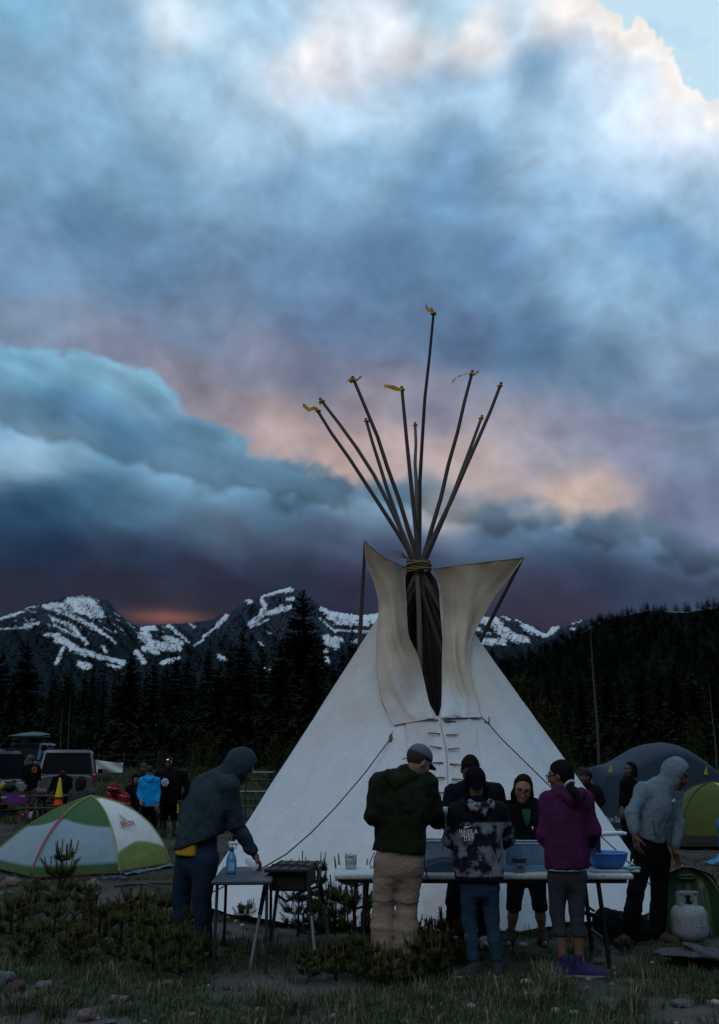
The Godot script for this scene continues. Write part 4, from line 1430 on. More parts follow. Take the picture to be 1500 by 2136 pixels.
	# the smiling woman
	t = person("smiling person with glasses, dark jacket and green shirt reaching into the right clear bin", {"D": 9.85, "s": 0.93, "fwd": near, "face": Vector3(-0.15, -0.32, 0.9), "hup": Vector3(0.12, 1, 0.2),
		"j": {"hd": [1091, 1646, -0.1], "sl": [1062, 1688], "sr": [1124, 1685], "el": [1051, 1742, -0.05], "er": [1146, 1735, 0.0], "wl": [1084, 1762, -0.5], "wr": [1134, 1772, -0.4], "hm": [1096, 1805], "hl": [1078, 1815], "hr": [1118, 1815], "kl": [1072, 1893, -0.04], "kr": [1126, 1893, -0.04], "al": [1066, 1962], "ar": [1132, 1962], "tl": [1060, 1975, -0.22], "tr": [1138, 1975, -0.22]},
		"jw": 0.2, "jh": 0.19, "jacket": cloth(Color(0.008, 0.009, 0.012)), "trousers": cloth(Color(0.008, 0.009, 0.011)), "tw": 1.02, "calf": 0.92, "shin": 0.8, "cuff": 0.28, "short_l": true, "hair": "long", "hairc": Color(0.012, 0.008, 0.007), "hs": 1.08, "smile": true, "glasses": true, "skin": Color(0.26, 0.13, 0.085), "hand_l": {"dir": Vector3(0.5, -0.6, 0.5), "palm": Vector3(0.2, -0.7, -0.4), "curl": 0.5}})
	q = t.get_meta("_f")
	var mb := MB.new()
	mb.inv = t.position
	var fr: Vector3 = q[3] + q[5] * 0.115 - q[4] * 0.0
	var rows := []
	for i in 8:
		var k := i / 7.0
		var row := []
		for c in 7:
			var x := (c / 6.0 - 0.5) * lerpf(0.08, 0.012, k * k)
			row.append(fr + Vector3(x, -0.15 * k, 0.04 * sin(k * 2.2) - x * x * 3.0 + 0.01))
		rows.append(row)
	mb.grid(rows)
	put("green_shirt", mb.mesh(), cloth(Color(0.022, 0.1, 0.04)), t)
	mb = MB.new()
	mb.inv = t.position
	mb.ball(W(1111, 1728, 9.62), Vector3(0.011, 0.018, 0.008), 8, 6)
	put("pendant", mb.mesh(), mat(Color(0.6, 0.55, 0.4), 0.3, {"metal": 0.8}), t)
	# the girl in purple
	t = person("person in a purple jacket with a long black ponytail, grey leggings and purple high-top shoes", {"D": 8.32, "s": 0.94, "fwd": Vector3(-0.3, 0, -0.95), "face": Vector3(-0.85, -0.12, -0.45), "hup": Vector3(0, 1, 0),
		"j": {"hd": [1168, 1618], "sl": [1147, 1670, 0.04], "sr": [1216, 1668, -0.02], "el": [1136, 1741, 0.02], "er": [1236, 1732, 0.0], "wl": [1148, 1768, 0.32], "wr": [1230, 1762, 0.36], "hm": [1183, 1812], "hl": [1163, 1826], "hr": [1204, 1826], "kl": [1162, 1898, 0.02], "kr": [1203, 1900, 0], "al": [1176, 2004], "ar": [1209, 2012], "tl": [1130, 2020, 0.06], "tr": [1245, 2030, -0.03]},
		"jw": 0.19, "jh": 0.195, "sq": 1.3, "sw": 1.0, "fold": 0.015, "hemn": Vector3(0, -1, 0), "jacket": cloth(Color(0.085, 0.02, 0.072), {"bump": 0.8}), "hood": "down", "hooddrop": 0.12, "trousers": cloth(Color(0.05, 0.057, 0.07), {"bump": 0.4}), "jnoise": 1, "tw": 0.88, "calf": 0.98, "shin": 0.95, "tfold": 0.005, "cuff": 0.3, "hair": "tail", "hairc": Color(0.009, 0.008, 0.008), "glasses": true, "skin": Color(0.16, 0.08, 0.055),
		"tail": [[1186, 1634, -0.06, 0.035], [1198, 1656, -0.16, 0.036], [1208, 1678, -0.19, 0.03], [1217, 1688, -0.2, 0.016], [1232, 1690, -0.2, 0.005]], "under": Color(0.5, 0.5, 0.52), "underlen": 0.016, "shoe": Color(0.024, 0.019, 0.075), "sole": Color(0.34, 0.32, 0.3), "boot": 0.055, "toecap": false})
	mb = MB.new()
	mb.inv = t.position
	var loop := []
	var tie := W(1188, 1636, 8.32 - 0.085)
	for k in 13:
		var a := TAU * k / 12.0
		loop.append(tie + Vector3(cos(a) * 0.034, sin(a) * 0.024 + cos(a) * 0.012, sin(a) * 0.02))
	mb.tube(loop, [0.013], 6, false)
	put("hair_tie", mb.mesh(), mat(Color(0.4, 0.42, 0.42), 0.8), t)
	for q2 in [[1176, 1997], [1209, 2000]]:
		mb = MB.new()
		mb.inv = t.position
		var a := W(q2[0], q2[1], 8.32)
		mb.tube([a + Vector3(0, -0.03, 0), a + Vector3(0, 0.018, 0)], [0.036, 0.036], 14, false)
		put("sock", mb.mesh(), mat(Color(0.7, 0.06, 0.14), 0.9), t)
	# grey hoodie
	t = person("person in a pale grey hoodie, hood up, and black trousers right of the bowl", {"D": 9.9, "s": 1.0, "fwd": Vector3(0.75, 0, 0.6), "face": Vector3(0.85, -0.38, 0.32), "hup": Vector3(0.3, 1, 0.1),
		"j": {"hd": [1413, 1617, -0.05], "sl": [1344, 1649, -0.08], "sr": [1404, 1652, 0.02], "el": [1318, 1696, -0.16], "er": [1414, 1716, 0.02], "wl": [1325, 1745, -0.25], "wr": [1408, 1775, -0.05], "hm": [1351, 1754, -0.02], "hl": [1340, 1780, -0.08], "hr": [1376, 1784, 0.08], "kl": [1326, 1862, -0.1], "kr": [1376, 1866, 0.05], "al": [1312, 1955, -0.06], "ar": [1371, 1955, 0.06], "tl": [1300, 1970, -0.12], "tr": [1392, 1965, 0.0]},
		"jw": 0.2, "jh": 0.185, "sq": 1.25, "fold": 0.014, "sw": 0.96, "hemn": Vector3(-0.36, -1, 0), "jacket": cloth(Color(0.165, 0.23, 0.275), {"bump": 0.8}), "jname": "hoodie", "hood": "up", "hs": 1.02, "trousers": cloth(Color(0.006, 0.006, 0.008)), "tw": 1.08, "calf": 1.1, "shin": 1.2, "cuff": 0.03, "hair": "short", "skin": Color(0.12, 0.05, 0.033), "shoe": Color(0.06, 0.04, 0.03), "hand_l": {"dir": Vector3(0.12, -1, 0.05), "palm": Vector3(0.8, 0, -0.4), "curl": 0.4}, "hand_r": {"dir": Vector3(0.25, -1, 0.1), "palm": Vector3(-0.6, 0, 0.4), "curl": 0.5}})
	mb = MB.new()
	mb.inv = t.position
	mb.col = Color.WHITE
	for i in 3:
		var c := W(1402 + i * 2.5, 1671.0 - i * 1.2, 9.73)
		mb.box(c, Vector3(0.009, 0.012 + 0.007 * i, 0.004))
	put("chest_badge", mb.mesh(), mat(Color(0.6, 0.62, 0.65), 0.8), t)
	stitch(t, "zip", [[1404, 1660], [1403, 1690], [1400, 1722], [1396, 1760]], 9.9, 1362, 60, 0.2, 0.006, mat(Color(0.05, 0.06, 0.075), 0.8))
	stitch(t, "pocket_seam", [[1362, 1712], [1366, 1735], [1376, 1750]], 9.9, 1362, 60, 0.2, 0.005, mat(Color(0.05, 0.07, 0.085), 0.8))
	# two dark figures behind the tipi on the right
	person("person in dark clothes glancing left, between the tipi edge and the blue dome tent", {"D": 16.8, "s": 0.98, "fwd": Vector3(-0.5, 0, 0.8), "face": Vector3(-0.85, 0.1, 0.5), "cell": 0.02,
		"j": {"hd": [1222, 1622], "sl": [1204, 1648], "sr": [1247, 1650], "el": [1204, 1675], "er": [1254, 1672], "wl": [1210, 1696, -0.2], "wr": [1236, 1694, -0.2], "hm": [1226, 1712], "hl": [1216, 1716], "hr": [1236, 1716], "kl": [1215, 1760], "kr": [1238, 1760], "al": [1214, 1800], "ar": [1240, 1800], "tl": [1205, 1806, -0.2], "tr": [1236, 1806, -0.2]},
		"jacket": cloth(Color(0.008, 0.008, 0.01)), "trousers": cloth(Color(0.007, 0.007, 0.009)), "hair": "short", "cap": Color(0.01, 0.01, 0.012), "brim": false, "skin": Color(0.07, 0.045, 0.025)})
	person("person in black before the blue dome tent, half hidden by the grey hoodie", {"D": 17.5, "s": 1.02, "fwd": Vector3(-0.9, 0, 0.3), "face": Vector3(-0.95, 0, 0.3), "cell": 0.02,
		"j": {"hd": [1314, 1606], "sl": [1305, 1634, -0.1], "sr": [1318, 1634, 0.15], "el": [1300, 1662, -0.12], "er": [1315, 1664, 0.15], "wl": [1297, 1686, -0.2], "wr": [1308, 1690, 0.0], "hm": [1311, 1704], "hl": [1309, 1708], "hr": [1314, 1708], "kl": [1308, 1750], "kr": [1316, 1752], "al": [1308, 1790], "ar": [1318, 1792], "tl": [1300, 1796], "tr": [1310, 1796]},
		"jw": 0.15, "jh": 0.14, "sq": 1.0, "jacket": cloth(Color(0.005, 0.005, 0.006)), "trousers": cloth(Color(0.006, 0.006, 0.008)), "hair": "long", "skin": Color(0.09, 0.05, 0.05)})
	# at the right edge
	person("person in a pale blue jacket cut off by the right edge of the picture", {"D": 9.3, "s": 1.0, "fwd": Vector3(-0.6, 0, -0.6), "face": Vector3(-0.6, -0.2, -0.6),
		"j": {"hd": [1556, 1600], "sl": [1528, 1655], "sr": [1602, 1655], "el": [1512, 1722], "er": [1620, 1722], "wl": [1512, 1775, 0.1], "wr": [1610, 1780, 0.1], "hm": [1564, 1785], "hl": [1543, 1800], "hr": [1588, 1800], "kl": [1535, 1880], "kr": [1592, 1880], "al": [1532, 1980], "ar": [1596, 1985], "tl": [1520, 1980, 0.2], "tr": [1584, 1985, 0.2]},
		"jacket": cloth(Color(0.07, 0.2, 0.33)), "trousers": cloth(Color(0.006, 0.007, 0.01)), "hair": "short", "skin": Color(0.2, 0.11, 0.08)})
	make_far_people(away, near)

func stitch(t: Node3D, called: String, pts: Array, d: float, cx: float, hw: float, depth: float, r: float, m: Material) -> void:   # a seam or cord lying on the near side of a body
	var mb := MB.new()
	mb.inv = t.position
	var line := []
	for q in pts:
		var k: float = clampf((q[0] - cx) / hw, -0.98, 0.98)
		line.append(W(q[0], q[1], d - depth * sqrt(1.0 - k * k)))
	mb.tube(line, [r], 5)
	put(called, mb.mesh(), m, t)

func trouser_seams(t: Node3D, xs: Array, y: float, d: float) -> void:   # the zip seams round the knees of the khaki trousers
	for i in 2:
		var c := W(xs[i], y + i * 4.0, d)
		var mb := MB.new()
		mb.inv = t.position
		var ring := []
		for k in 21:
			var a := TAU * k / 20.0
			ring.append(c + Vector3(cos(a) * 0.09, 0.006 * sin(a * 3.0), sin(a) * 0.095))
		mb.tube(ring, [0.005], 5, false)
		put("knee_seam", mb.mesh(), mat(Color(0.12, 0.085, 0.065), 0.9), t)

func stand(x: float, y: float, h: float, wide := 17.0, arms := [[-1.15, 0.6], [1.15, 0.6]], lean := 0.0) -> Dictionary:   # joints of someone standing far off: x, top of the head, height in pixels
	var k := h / 150.0
	var w := wide * k
	var xa := x - lean
	return {"hd": [x, y + 11 * k], "sl": [xa - w, y + 31 * k], "sr": [xa + w, y + 31 * k], "el": [xa + w * arms[0][0] * 1.1, y + 58 * k], "er": [xa + w * arms[1][0] * 1.1, y + 58 * k], "wl": [xa + w * arms[0][0], y + (50 + 50 * arms[0][1]) * k, -0.15], "wr": [xa + w * arms[1][0], y + (50 + 50 * arms[1][1]) * k, -0.15],
		"hm": [xa, y + 86 * k], "hl": [xa - 8 * k, y + 84 * k], "hr": [xa + 8 * k, y + 84 * k], "kl": [xa - 9 * k, y + 114 * k], "kr": [xa + 9 * k, y + 114 * k], "al": [xa - 9 * k, y + 145 * k], "ar": [xa + 9 * k, y + 145 * k], "tl": [xa - 11 * k, y + 148 * k, -0.2], "tr": [xa + 11 * k, y + 148 * k, -0.2]}

func make_far_people(away: Vector3, near: Vector3) -> void:
	var black := cloth(Color(0.006, 0.006, 0.008))
	var j := stand(311, 1597, 150, 15.0, [[-1.2, 0.45], [1.15, 0.6]])
	j.hm = [315, 1683]
	person("person in a bright blue jacket and black trousers with back turned in the far camp", {"D": 23.5, "s": 0.95, "fwd": Vector3(-0.25, 0, -0.95), "face": Vector3(-0.3, -0.1, -0.9), "cell": 0.022, "j": j, "jw": 0.2, "jh": 0.2, "sq": 1.3,
		"jacket": cloth(Color(0.012, 0.36, 0.85)), "hood": "down", "trousers": black, "hair": "short", "hairc": Color(0.05, 0.035, 0.028), "skin": Color(0.2, 0.12, 0.09)})
	j = stand(353, 1580, 168, 19.0, [[-1.05, 0.65], [1.25, 0.6]])
	j.sr[0] = 384
	j.er[0] = 392
	var t := person("heavy person in a black jacket with a round white emblem and a headlamp", {"D": 24.0, "s": 1.08, "fwd": Vector3(-0.15, 0, 1), "face": Vector3(-0.35, 0, 0.9), "cell": 0.024, "j": j, "jw": 0.25, "jh": 0.24, "sq": 1.35,
		"jacket": black, "trousers": black, "tw": 1.1, "cuff": 0.35, "hair": "none", "cap": Color(0.008, 0.008, 0.009), "brim": false, "skin": Color(0.06, 0.035, 0.025)})
	# the round white badge with three four-pointed stars
	var ctr := W(344.0, 1632.0, 23.72)
	var mb := MB.new()
	mb.inv = t.position
	mb.lathe(ctr, [Vector2(0.001, 0.012), Vector2(0.085, 0.012), Vector2(0.09, 0.0)], 26, Basis(Vector3.RIGHT, PI / 2))
	put("emblem", mb.mesh(), mat(Color(0.45, 0.5, 0.55), 0.8), t)
	for p in [[-0.035, -0.005, Color(0.02, 0.03, 0.06)], [0.03, 0.035, Color(0.02, 0.03, 0.06)], [0.025, -0.035, Color(0.02, 0.03, 0.06)]]:
		mb = MB.new()
		mb.inv = t.position
		var c := ctr + Vector3(p[0], p[1], 0.016)
		for k in 8:
			var a0 := TAU * k / 8.0
			var a1 := TAU * (k + 1) / 8.0
			var r0 := 0.034 if k % 2 == 0 else 0.011
			var r1 := 0.011 if k % 2 == 0 else 0.034
			mb.tri(c + Vector3(0, 0, 0.004), c + Vector3(cos(a0) * r0, sin(a0) * r0, 0), c + Vector3(cos(a1) * r1, sin(a1) * r1, 0))
		put("emblem_star", mb.mesh(), mat(p[2], 0.8), t)
	mb = MB.new()
	mb.inv = t.position
	mb.box(W(350, 1584.5, 23.85), Vector3(0.05, 0.022, 0.03), 0.008)
	var lamp := mat(Color(0.6, 0.75, 0.8), 0.3)
	lamp.emission_enabled = true
	lamp.emission = Color(0.6, 0.85, 0.95)
	lamp.emission_energy_multiplier = 0.7
	put("headlamp", mb.mesh(), lamp, t)
	mb = MB.new()
	mb.inv = t.position
	mb.ball(W(357, 1588, 23.85), Vector3(0.014, 0.014, 0.012), 8, 6)
	var led := mat(Color(0.6, 0.02, 0.02), 0.3)
	led.emission_enabled = true
	led.emission = Color(1.0, 0.1, 0.06)
	led.emission_energy_multiplier = 0.9
	put("headlamp_red_led", mb.mesh(), led, t)
	mb = MB.new()
	mb.inv = t.position
	mb.box(W(371, 1687, 23.7), Vector3(0.03, 0.2, 0.02), 0.005)
	put("yellow_strap", mb.mesh(), mat(Color(0.45, 0.4, 0.03), 0.8), t)
	person("person in a dark grey knitted hat standing behind the bright blue jacket", {"D": 25.0, "s": 0.98, "fwd": Vector3(0.3, 0, 0.9), "face": Vector3(0.3, 0, 0.9), "j": stand(299, 1592, 148, 13.0), "jacket": cloth(Color(0.014, 0.017, 0.024)), "trousers": cloth(Color(0.1, 0.075, 0.06)), "hair": "none", "cap": Color(0.03, 0.04, 0.06), "brim": false, "skin": Color(0.08, 0.05, 0.04)})
	# someone sitting at the picnic table in a black hood
	j = stand(284, 1618, 130, 17.0, [[-1.0, 0.5], [1.0, 0.5]])
	j.kl = [270, 1700, -0.45]
	j.kr = [290, 1700, -0.45]
	j.al = [270, 1740, -0.4]
	j.ar = [290, 1740, -0.4]
	j.tl = [268, 1744, -0.6]
	j.tr = [292, 1744, -0.6]
	person("seated person with a black hood round the face, left of the bright blue jacket", {"D": 24.6, "s": 0.92, "fwd": near, "face": Vector3(0.2, -0.05, 1), "j": j, "jacket": black, "trousers": black, "hood": "up", "hair": "short", "skin": Color(0.15, 0.085, 0.06)})
	# bent over in red
	j = stand(243, 1637, 118, 19.0, [[-0.9, 0.7], [1.1, 0.7]], -3.0)
	j.hd = [236, 1648, -0.3]
	var knit := func(p: Vector3) -> Color: return Color(0.5, 0.42, 0.4) if absf(fposmod(p.y * 7.0 + p.x * 1.2, 1.0) - 0.5) < 0.06 and fposmod(p.x * 22.0, 1.0) < 0.7 else Color(0.2, 0.006, 0.014)
	j.kl = [232, 1705, -0.4]
	j.kr = [250, 1705, -0.4]
	person("person hunched forward in a dark red patterned jacket behind the white and green tent", {"D": 22.5, "s": 1.0, "fwd": Vector3(-0.2, -0.5, 0.8), "face": Vector3(0, -0.9, 0.4), "hup": Vector3(0, 0.4, 1), "cell": 0.02, "j": j, "jw": 0.24, "jh": 0.25, "sq": 1.1, "jacket": mat(Color.WHITE, 0.9, {"vc": true}), "jpaint": knit, "hpaint": knit, "hood": "up", "trousers": black, "hair": "short", "skin": Color(0.1, 0.06, 0.045)})
	# seated, grey, before the silver car
	j = stand(170, 1625, 140, 20.0)
	j.kl = [158, 1722, -0.4]
	j.kr = [182, 1722, -0.4]
	person("seated person in a grey jacket and dark hood before the silver car", {"D": 23.5, "s": 1.05, "fwd": away, "face": Vector3(0.2, -0.15, -1), "j": j, "jw": 0.25, "jh": 0.22, "jacket": cloth(Color(0.045, 0.06, 0.068)), "trousers": black, "hood": "up", "hoodm": cloth(Color(0.025, 0.018, 0.017)), "hair": "short", "skin": Color(0.1, 0.06, 0.045)})
	# bending at the boot of the car
	j = stand(130, 1600, 122, 19.0, [[-1.5, 0.6], [1.0, 0.7]])
	j.hd = [133, 1608, -0.1]
	j.wl = [98, 1652, -0.3]
	person("person in black bending at the back of the silver car behind the yellow cone", {"D": 31.0, "s": 1.0, "fwd": away, "face": Vector3(0, -0.6, -0.8), "j": j, "jw": 0.26, "jh": 0.24, "jacket": black, "trousers": black, "hair": "short", "skin": Color(0.05, 0.03, 0.025)})
	j = stand(66, 1576, 128, 15.0, [[-1.2, 0.45], [1.1, 0.6]])
	t = person("person in a black T-shirt with an orange emblem and khaki shorts beside the stacked pots", {"D": 29.5, "s": 1.0, "fwd": Vector3(-0.5, 0, -0.8), "face": Vector3(-0.7, -0.1, -0.6), "j": j, "jacket": black, "jname": "shirt", "short_l": true, "short_r": true, "trousers": cloth(Color(0.09, 0.08, 0.06)), "cuff": 0.5, "hair": "short", "hairc": Color(0.09, 0.05, 0.04), "skin": Color(0.17, 0.09, 0.07)})
	mb = MB.new()
	mb.inv = t.position
	var ring := []
	for k in 15:
		var a := TAU * k / 14.0
		ring.append(W(72 + cos(a) * 4.6, 1606 + sin(a) * 6.0, 29.26))
	mb.tube(ring, [0.015], 5, false)
	mb.tube([W(70, 1602, 29.26), W(74, 1609, 29.26)], [0.02], 5)
	put("emblem", mb.mesh(), mat(Color(0.3, 0.11, 0.02), 0.8), t)

# ---------------------------------------------------------------- the tipi
var tipi_c := Vector3(0.86, 0, -13.0)
var tipi_tie := Vector3.ZERO
const TIPI_R := 2.82

func tipi_point(th: float, t: float, out := 0.0) -> Vector3:   # th from the front, t from hem (0) to tie (1)
	var n := 13.0
	var q := fposmod(th + 0.22, TAU / n) - PI / n
	var facet := lerpf(1.0, cos(PI / n) / cos(q), 0.8)
	var r := lerpf(TIPI_R, 0.15, t) * facet + out
	r += (0.03 * ripple.get_noise_2d(th * 0.45, t * 0.25) + 0.012 * ripple.get_noise_2d(th * 1.6, t * 0.9)) * (1.0 - t)
	var c := Vector3(lerpf(tipi_c.x, tipi_tie.x, t), lerpf(0.07 + 0.05 * ripple.get_noise_1d(th * 0.5), tipi_tie.y - 0.1, t), lerpf(tipi_c.z, tipi_tie.z, t))
	return c + Vector3(sin(th) * r, 0, cos(th) * r)

func canvas_tone(p: Vector3, flap := 0.0) -> Color:
	var n := lump.get_noise_3dv(p * 2.4)
	var m := lump.get_noise_3dv(p * 9.0 + Vector3(5, 2, 8))
	var smoke := smoothstep(1.3, 3.4, p.y + n * 0.9)
	var c := Color(0.62, 0.655, 0.69).lerp(Color(0.5, 0.415, 0.32), clampf(smoke * (0.7 + 0.45 * flap) + 0.12 * m * flap, 0.0, 1.0))
	c = c.lerp(Color(0.3, 0.225, 0.155), clampf(smoothstep(2.9, 4.3, p.y + n * 0.3) * (0.45 + 0.45 * flap) + maxf(0.0, n) * 0.25 * flap, 0.0, 1.0))
	c *= 1.2 + 0.07 * m + 0.08 * n + 0.05 * ripple.get_noise_3d(p.x * 1.2, p.y * 0.35, p.z * 1.2)
	c.a = 1.0
	return c

func interp3(t: Array, x: float, k: int) -> float:
	for i in range(1, t.size()):
		if x <= t[i][0] or i == t.size() - 1:
			var f := clampf((x - t[i - 1][0]) / (t[i][0] - t[i - 1][0]), 0.0, 1.0)
			return lerpf(t[i - 1][k], t[i][k], f)
	return 0.0

func make_tipi() -> void:
	tipi_tie = W(873, 1176, 13.0)
	var base := tipi_c
	var t := thing("tipi", "large white canvas tipi with smoke-stained flaps and bare poles behind the long table", "tipi", base)
	var canvas := mat(Color.WHITE, 0.92, {"vc": true, "tex": M.t_weave, "nrm": M.n_cloth, "scale": 1.6, "bump": 0.9, "spec": 0.2})
	# the opening: edges of the cover as seen from the front, by height fraction
	var mb := MB.new()
	mb.inv = base
	var rows := []
	var cols := []
	var nt := 64
	var na := 130
	for i in nt + 1:
		var f := float(i) / nt
		var r := lerpf(TIPI_R, 0.15, f)
		var seam := 0.05
		var open := smoothstep(0.49, 0.62, f) * 0.12 + smoothstep(0.62, 1.0, f) * 0.07
		var a0 := seam + asin(clampf(open * 1.25 / r, 0.0, 0.97))
		var a1 := seam - asin(clampf(open * (1.35 + 0.5 * smoothstep(0.5, 0.7, f)) / r, 0.0, 0.97)) + TAU
		var row := []
		var cr := []
		for k in na + 1:
			var th := lerpf(a0, a1, float(k) / na)
			var p := tipi_point(th, f)
			row.append(p)
			cr.append(canvas_tone(p))
		rows.append(row)
		cols.append(cr)
	mb.grid(rows, false, cols)
	var cover := put("cover", mb.mesh(), canvas, t)
	# the overlapped front strip that the pins hold
	mb = MB.new()
	mb.inv = base
	rows = []
	cols = []
	for i in 40:
		var f := 0.515 * i / 39.0
		var row := []
		var cr := []
		for k in 13:
			var x := (k / 12.0 - 0.47) * 0.8
			var r := lerpf(TIPI_R, 0.15, f)
			var p := tipi_point(0.05 + x / r, f, 0.012 + 0.016 * exp(-pow((x - 0.03 + 0.02 * sin(f * 30.0)) / 0.03, 2.0)) + 0.011 * sin(x * 26.0 + f * 20.0) * sin(f * 80.0) * (1.0 - absf(x) / 0.42) + 0.03 * ripple.get_noise_2d(x * 0.9, f * 1.5))
			row.append(p)
			cr.append(canvas_tone(p, 0.3) * Color(0.94, 0.92, 0.9))
		rows.append(row)
		cols.append(cr)
	mb.grid(rows, false, cols)
	put("front_overlap", mb.mesh(), canvas, cover)
	var edge := []
	for i in 30:
		var f := 0.512 * i / 29.0
		edge.append(tipi_point(0.05 + (0.012 * sin(f * 34.0) + 0.03) / lerpf(TIPI_R, 0.15, f), f, 0.03))
	mb = MB.new()
	mb.inv = base
	mb.col = Color(0.46, 0.45, 0.44)
	mb.tube(edge, [0.006], 5)
	put("seam_edge", mb.mesh(), canvas, cover)
	for i in 12:   # the lacing pins: two short ends of a stick show on each side of the overlap
		for side in [-1.0, 1.0]:
			mb = MB.new()
			mb.inv = base
			var fq := 0.503 - i * 0.039
			var r := lerpf(TIPI_R, 0.15, fq)
			var tilt: float = (hash1(i) - 0.5) * 0.03 - 0.006 * side
			var pts := []
			for k in 4:
				var x: float = side * lerpf(0.035, 0.17, k / 3.0) + 0.03
				pts.append(tipi_point(0.05 + x / r, fq, 0.034 + 0.008 * sin(k * 1.05)) + Vector3(0, tilt * k / 3.0, 0))
			mb.tube(pts, [0.0085, 0.009, 0.008, 0.005], 6)
			put("lacing_pin", mb.mesh(), mat(Color(0.17, 0.09, 0.055), 0.8), t)
	# smoke flaps: outer and inner edge (x, y, distance), from the bottom to the tip
	var left := [[821, 1513, 11.62, 905, 1498, 11.5], [811, 1495, 11.68, 903, 1493, 11.52], [797, 1460, 11.8, 892, 1455, 11.7], [790, 1420, 11.92, 881, 1407, 11.92], [787, 1380, 12.04, 870, 1367, 12.1], [787, 1337, 12.2, 853, 1329, 12.25], [790, 1290, 12.4, 849, 1288, 12.42], [791, 1258, 12.52, 848, 1255, 12.55], [782, 1217, 12.62, 846, 1222, 12.66], [772, 1190, 12.66, 846, 1201, 12.74], [764, 1165, 12.68, 847, 1190, 12.78], [762, 1131, 12.7, 848, 1184, 12.8]]
	var right := [[1004, 1496, 11.66, 920, 1498, 11.5], [1000, 1484, 11.7, 920, 1490, 11.52], [993, 1455, 11.82, 921, 1455, 11.7], [985, 1425, 11.92, 921, 1420, 11.86], [979, 1388, 12.06, 921, 1380, 12.04], [980, 1352, 12.2, 922, 1345, 12.2], [989, 1320, 12.34, 924, 1310, 12.34], [1010, 1281, 12.48, 925, 1270, 12.5], [1034, 1240, 12.58, 921, 1235, 12.62], [1062, 1204, 12.64, 915, 1212, 12.7], [1080, 1180, 12.68, 909, 1197, 12.76], [1092, 1164, 12.7, 903, 1187, 12.8]]
	for side in 2:
		var e: Array = [left, right][side]
		rows = []
		cols = []
		var hem_o := []
		var hem_i := []
		var n := (e.size() - 1) * 4
		for i in n + 1:
			var u := i / 4.0
			var k := mini(int(u), e.size() - 2)
			var f := u - k
			var q := []
			for c in 6:
				q.append(cubic_interpolate(e[k][c], e[k + 1][c], e[maxi(k - 1, 0)][c], e[mini(k + 2, e.size() - 1)][c], f))
			var po := W(q[0], q[1], q[2])
			var pi_ := W(q[3], q[4], q[5])
			hem_o.append(po)
			hem_i.append(pi_)
			var v := float(i) / n
			var row := []
			var cr := []
			for c in 21:
				var w := c / 20.0
				var p := po.lerp(pi_, w)
				p.z += 0.11 * sin(w * PI) * (0.3 + 0.7 * smoothstep(0.0, 0.3, v))
				p.z += 0.045 * smoothstep(0.0, 0.2, v) * sin((w * 1.6 + v * (1.3 if side == 0 else -1.8)) * 9.0) * sin(w * PI) * (1.0 - 0.7 * v) + 0.025 * ripple.get_noise_2d(w * 0.5 + side * 3.0, v * 0.3)
				if i == n:   # the top hem sags between tip and tie
					pass
				var fr := clampf((p.y - 0.07) / (tipi_tie.y - 0.17), 0.0, 1.0)   # never inside the cover
				var rc := lerpf(TIPI_R, 0.15, fr) * 1.01
				var dx := p.x - lerpf(tipi_c.x, tipi_tie.x, fr)
				if absf(dx) < rc and v < 0.8:
					p.z = maxf(p.z, lerpf(tipi_c.z, tipi_tie.z, fr) + sqrt(rc * rc - dx * dx) + 0.008 + 0.03 * smoothstep(0.0, 0.3, v))
				p.y -= 0.07 * sin(w * PI) * v * v * (1.0 if side == 0 else 0.25)
				row.append(p)
				var soot_and_dark := smoothstep(0.45, 1.0, w) * smoothstep(0.12, 0.5, v) * 0.4 + 0.25 * smoothstep(0.75, 1.0, v) + (0.4 * exp(-pow((v - 0.42) / 0.2, 2.0)) * smoothstep(0.15, 0.7, w) if side == 0 else 0.0)  # smoke stain by the opening and tip; left flap also darker midway up
				cr.append(canvas_tone(p, 1.0).lerp(Color(0.16, 0.12, 0.09), clampf(soot_and_dark + 0.35 * lump.get_noise_3dv(p * 4.0), 0.0, 0.7)))
			rows.append(row)
			cols.append(cr)
		mb = MB.new()
		mb.inv = base
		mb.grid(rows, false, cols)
		for r in rows.size():   # the cloth has a back
			for c in rows[r].size():
				rows[r][c] += Vector3(0, 0, -0.008)
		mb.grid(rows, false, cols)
		mb.col = canvas_tone(hem_o[10], 1.0) * 0.8
		mb.tube(hem_o, [0.009], 5)
		var top_hem := []
		for c in 21:
			top_hem.append(rows[n][c] + Vector3(0, 0, 0.004))
		mb.col = Color(0.22, 0.17, 0.12)
		mb.tube(top_hem, [0.01], 5)
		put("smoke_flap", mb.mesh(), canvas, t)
		# its pole, leaning against the outside at the back
		mb = MB.new()
		mb.inv = base
		var tip := W([762, 1091][side], [1129, 1162][side], 12.74)
		var mid := W([750, 1005][side], [1340, 1330][side], 13.35)
		var dd := mid - tip
		mb.tube([tip, mid, mid + dd * ((mid.y - 0.0) / maxf(tip.y - mid.y, 0.1))], [0.022, 0.03, 0.034], 7)
		put("flap_pole", mb.mesh(), M.pole, t)
	# poles with their ribbons: tip in the photograph, distance, and on which side of the bundle it crosses
	var tips := [[659, 851, 12.5, -0.03, 0.07], [667, 831, 13.4, -0.05, -0.03], [735, 785, 12.5, -0.02, 0.05], [763, 873, 13.4, -0.06, -0.06], [838, 806, 12.6, 0.02, 0.06], [866, 882, 14.9, -0.01, -0.08], [905, 649, 11.6, 0.0, -0.05], [986, 773, 12.8, 0.04, -0.02], [1046, 798, 12.9, 0.05, 0.06], [1006, 867, 13.5, 0.06, -0.05]]
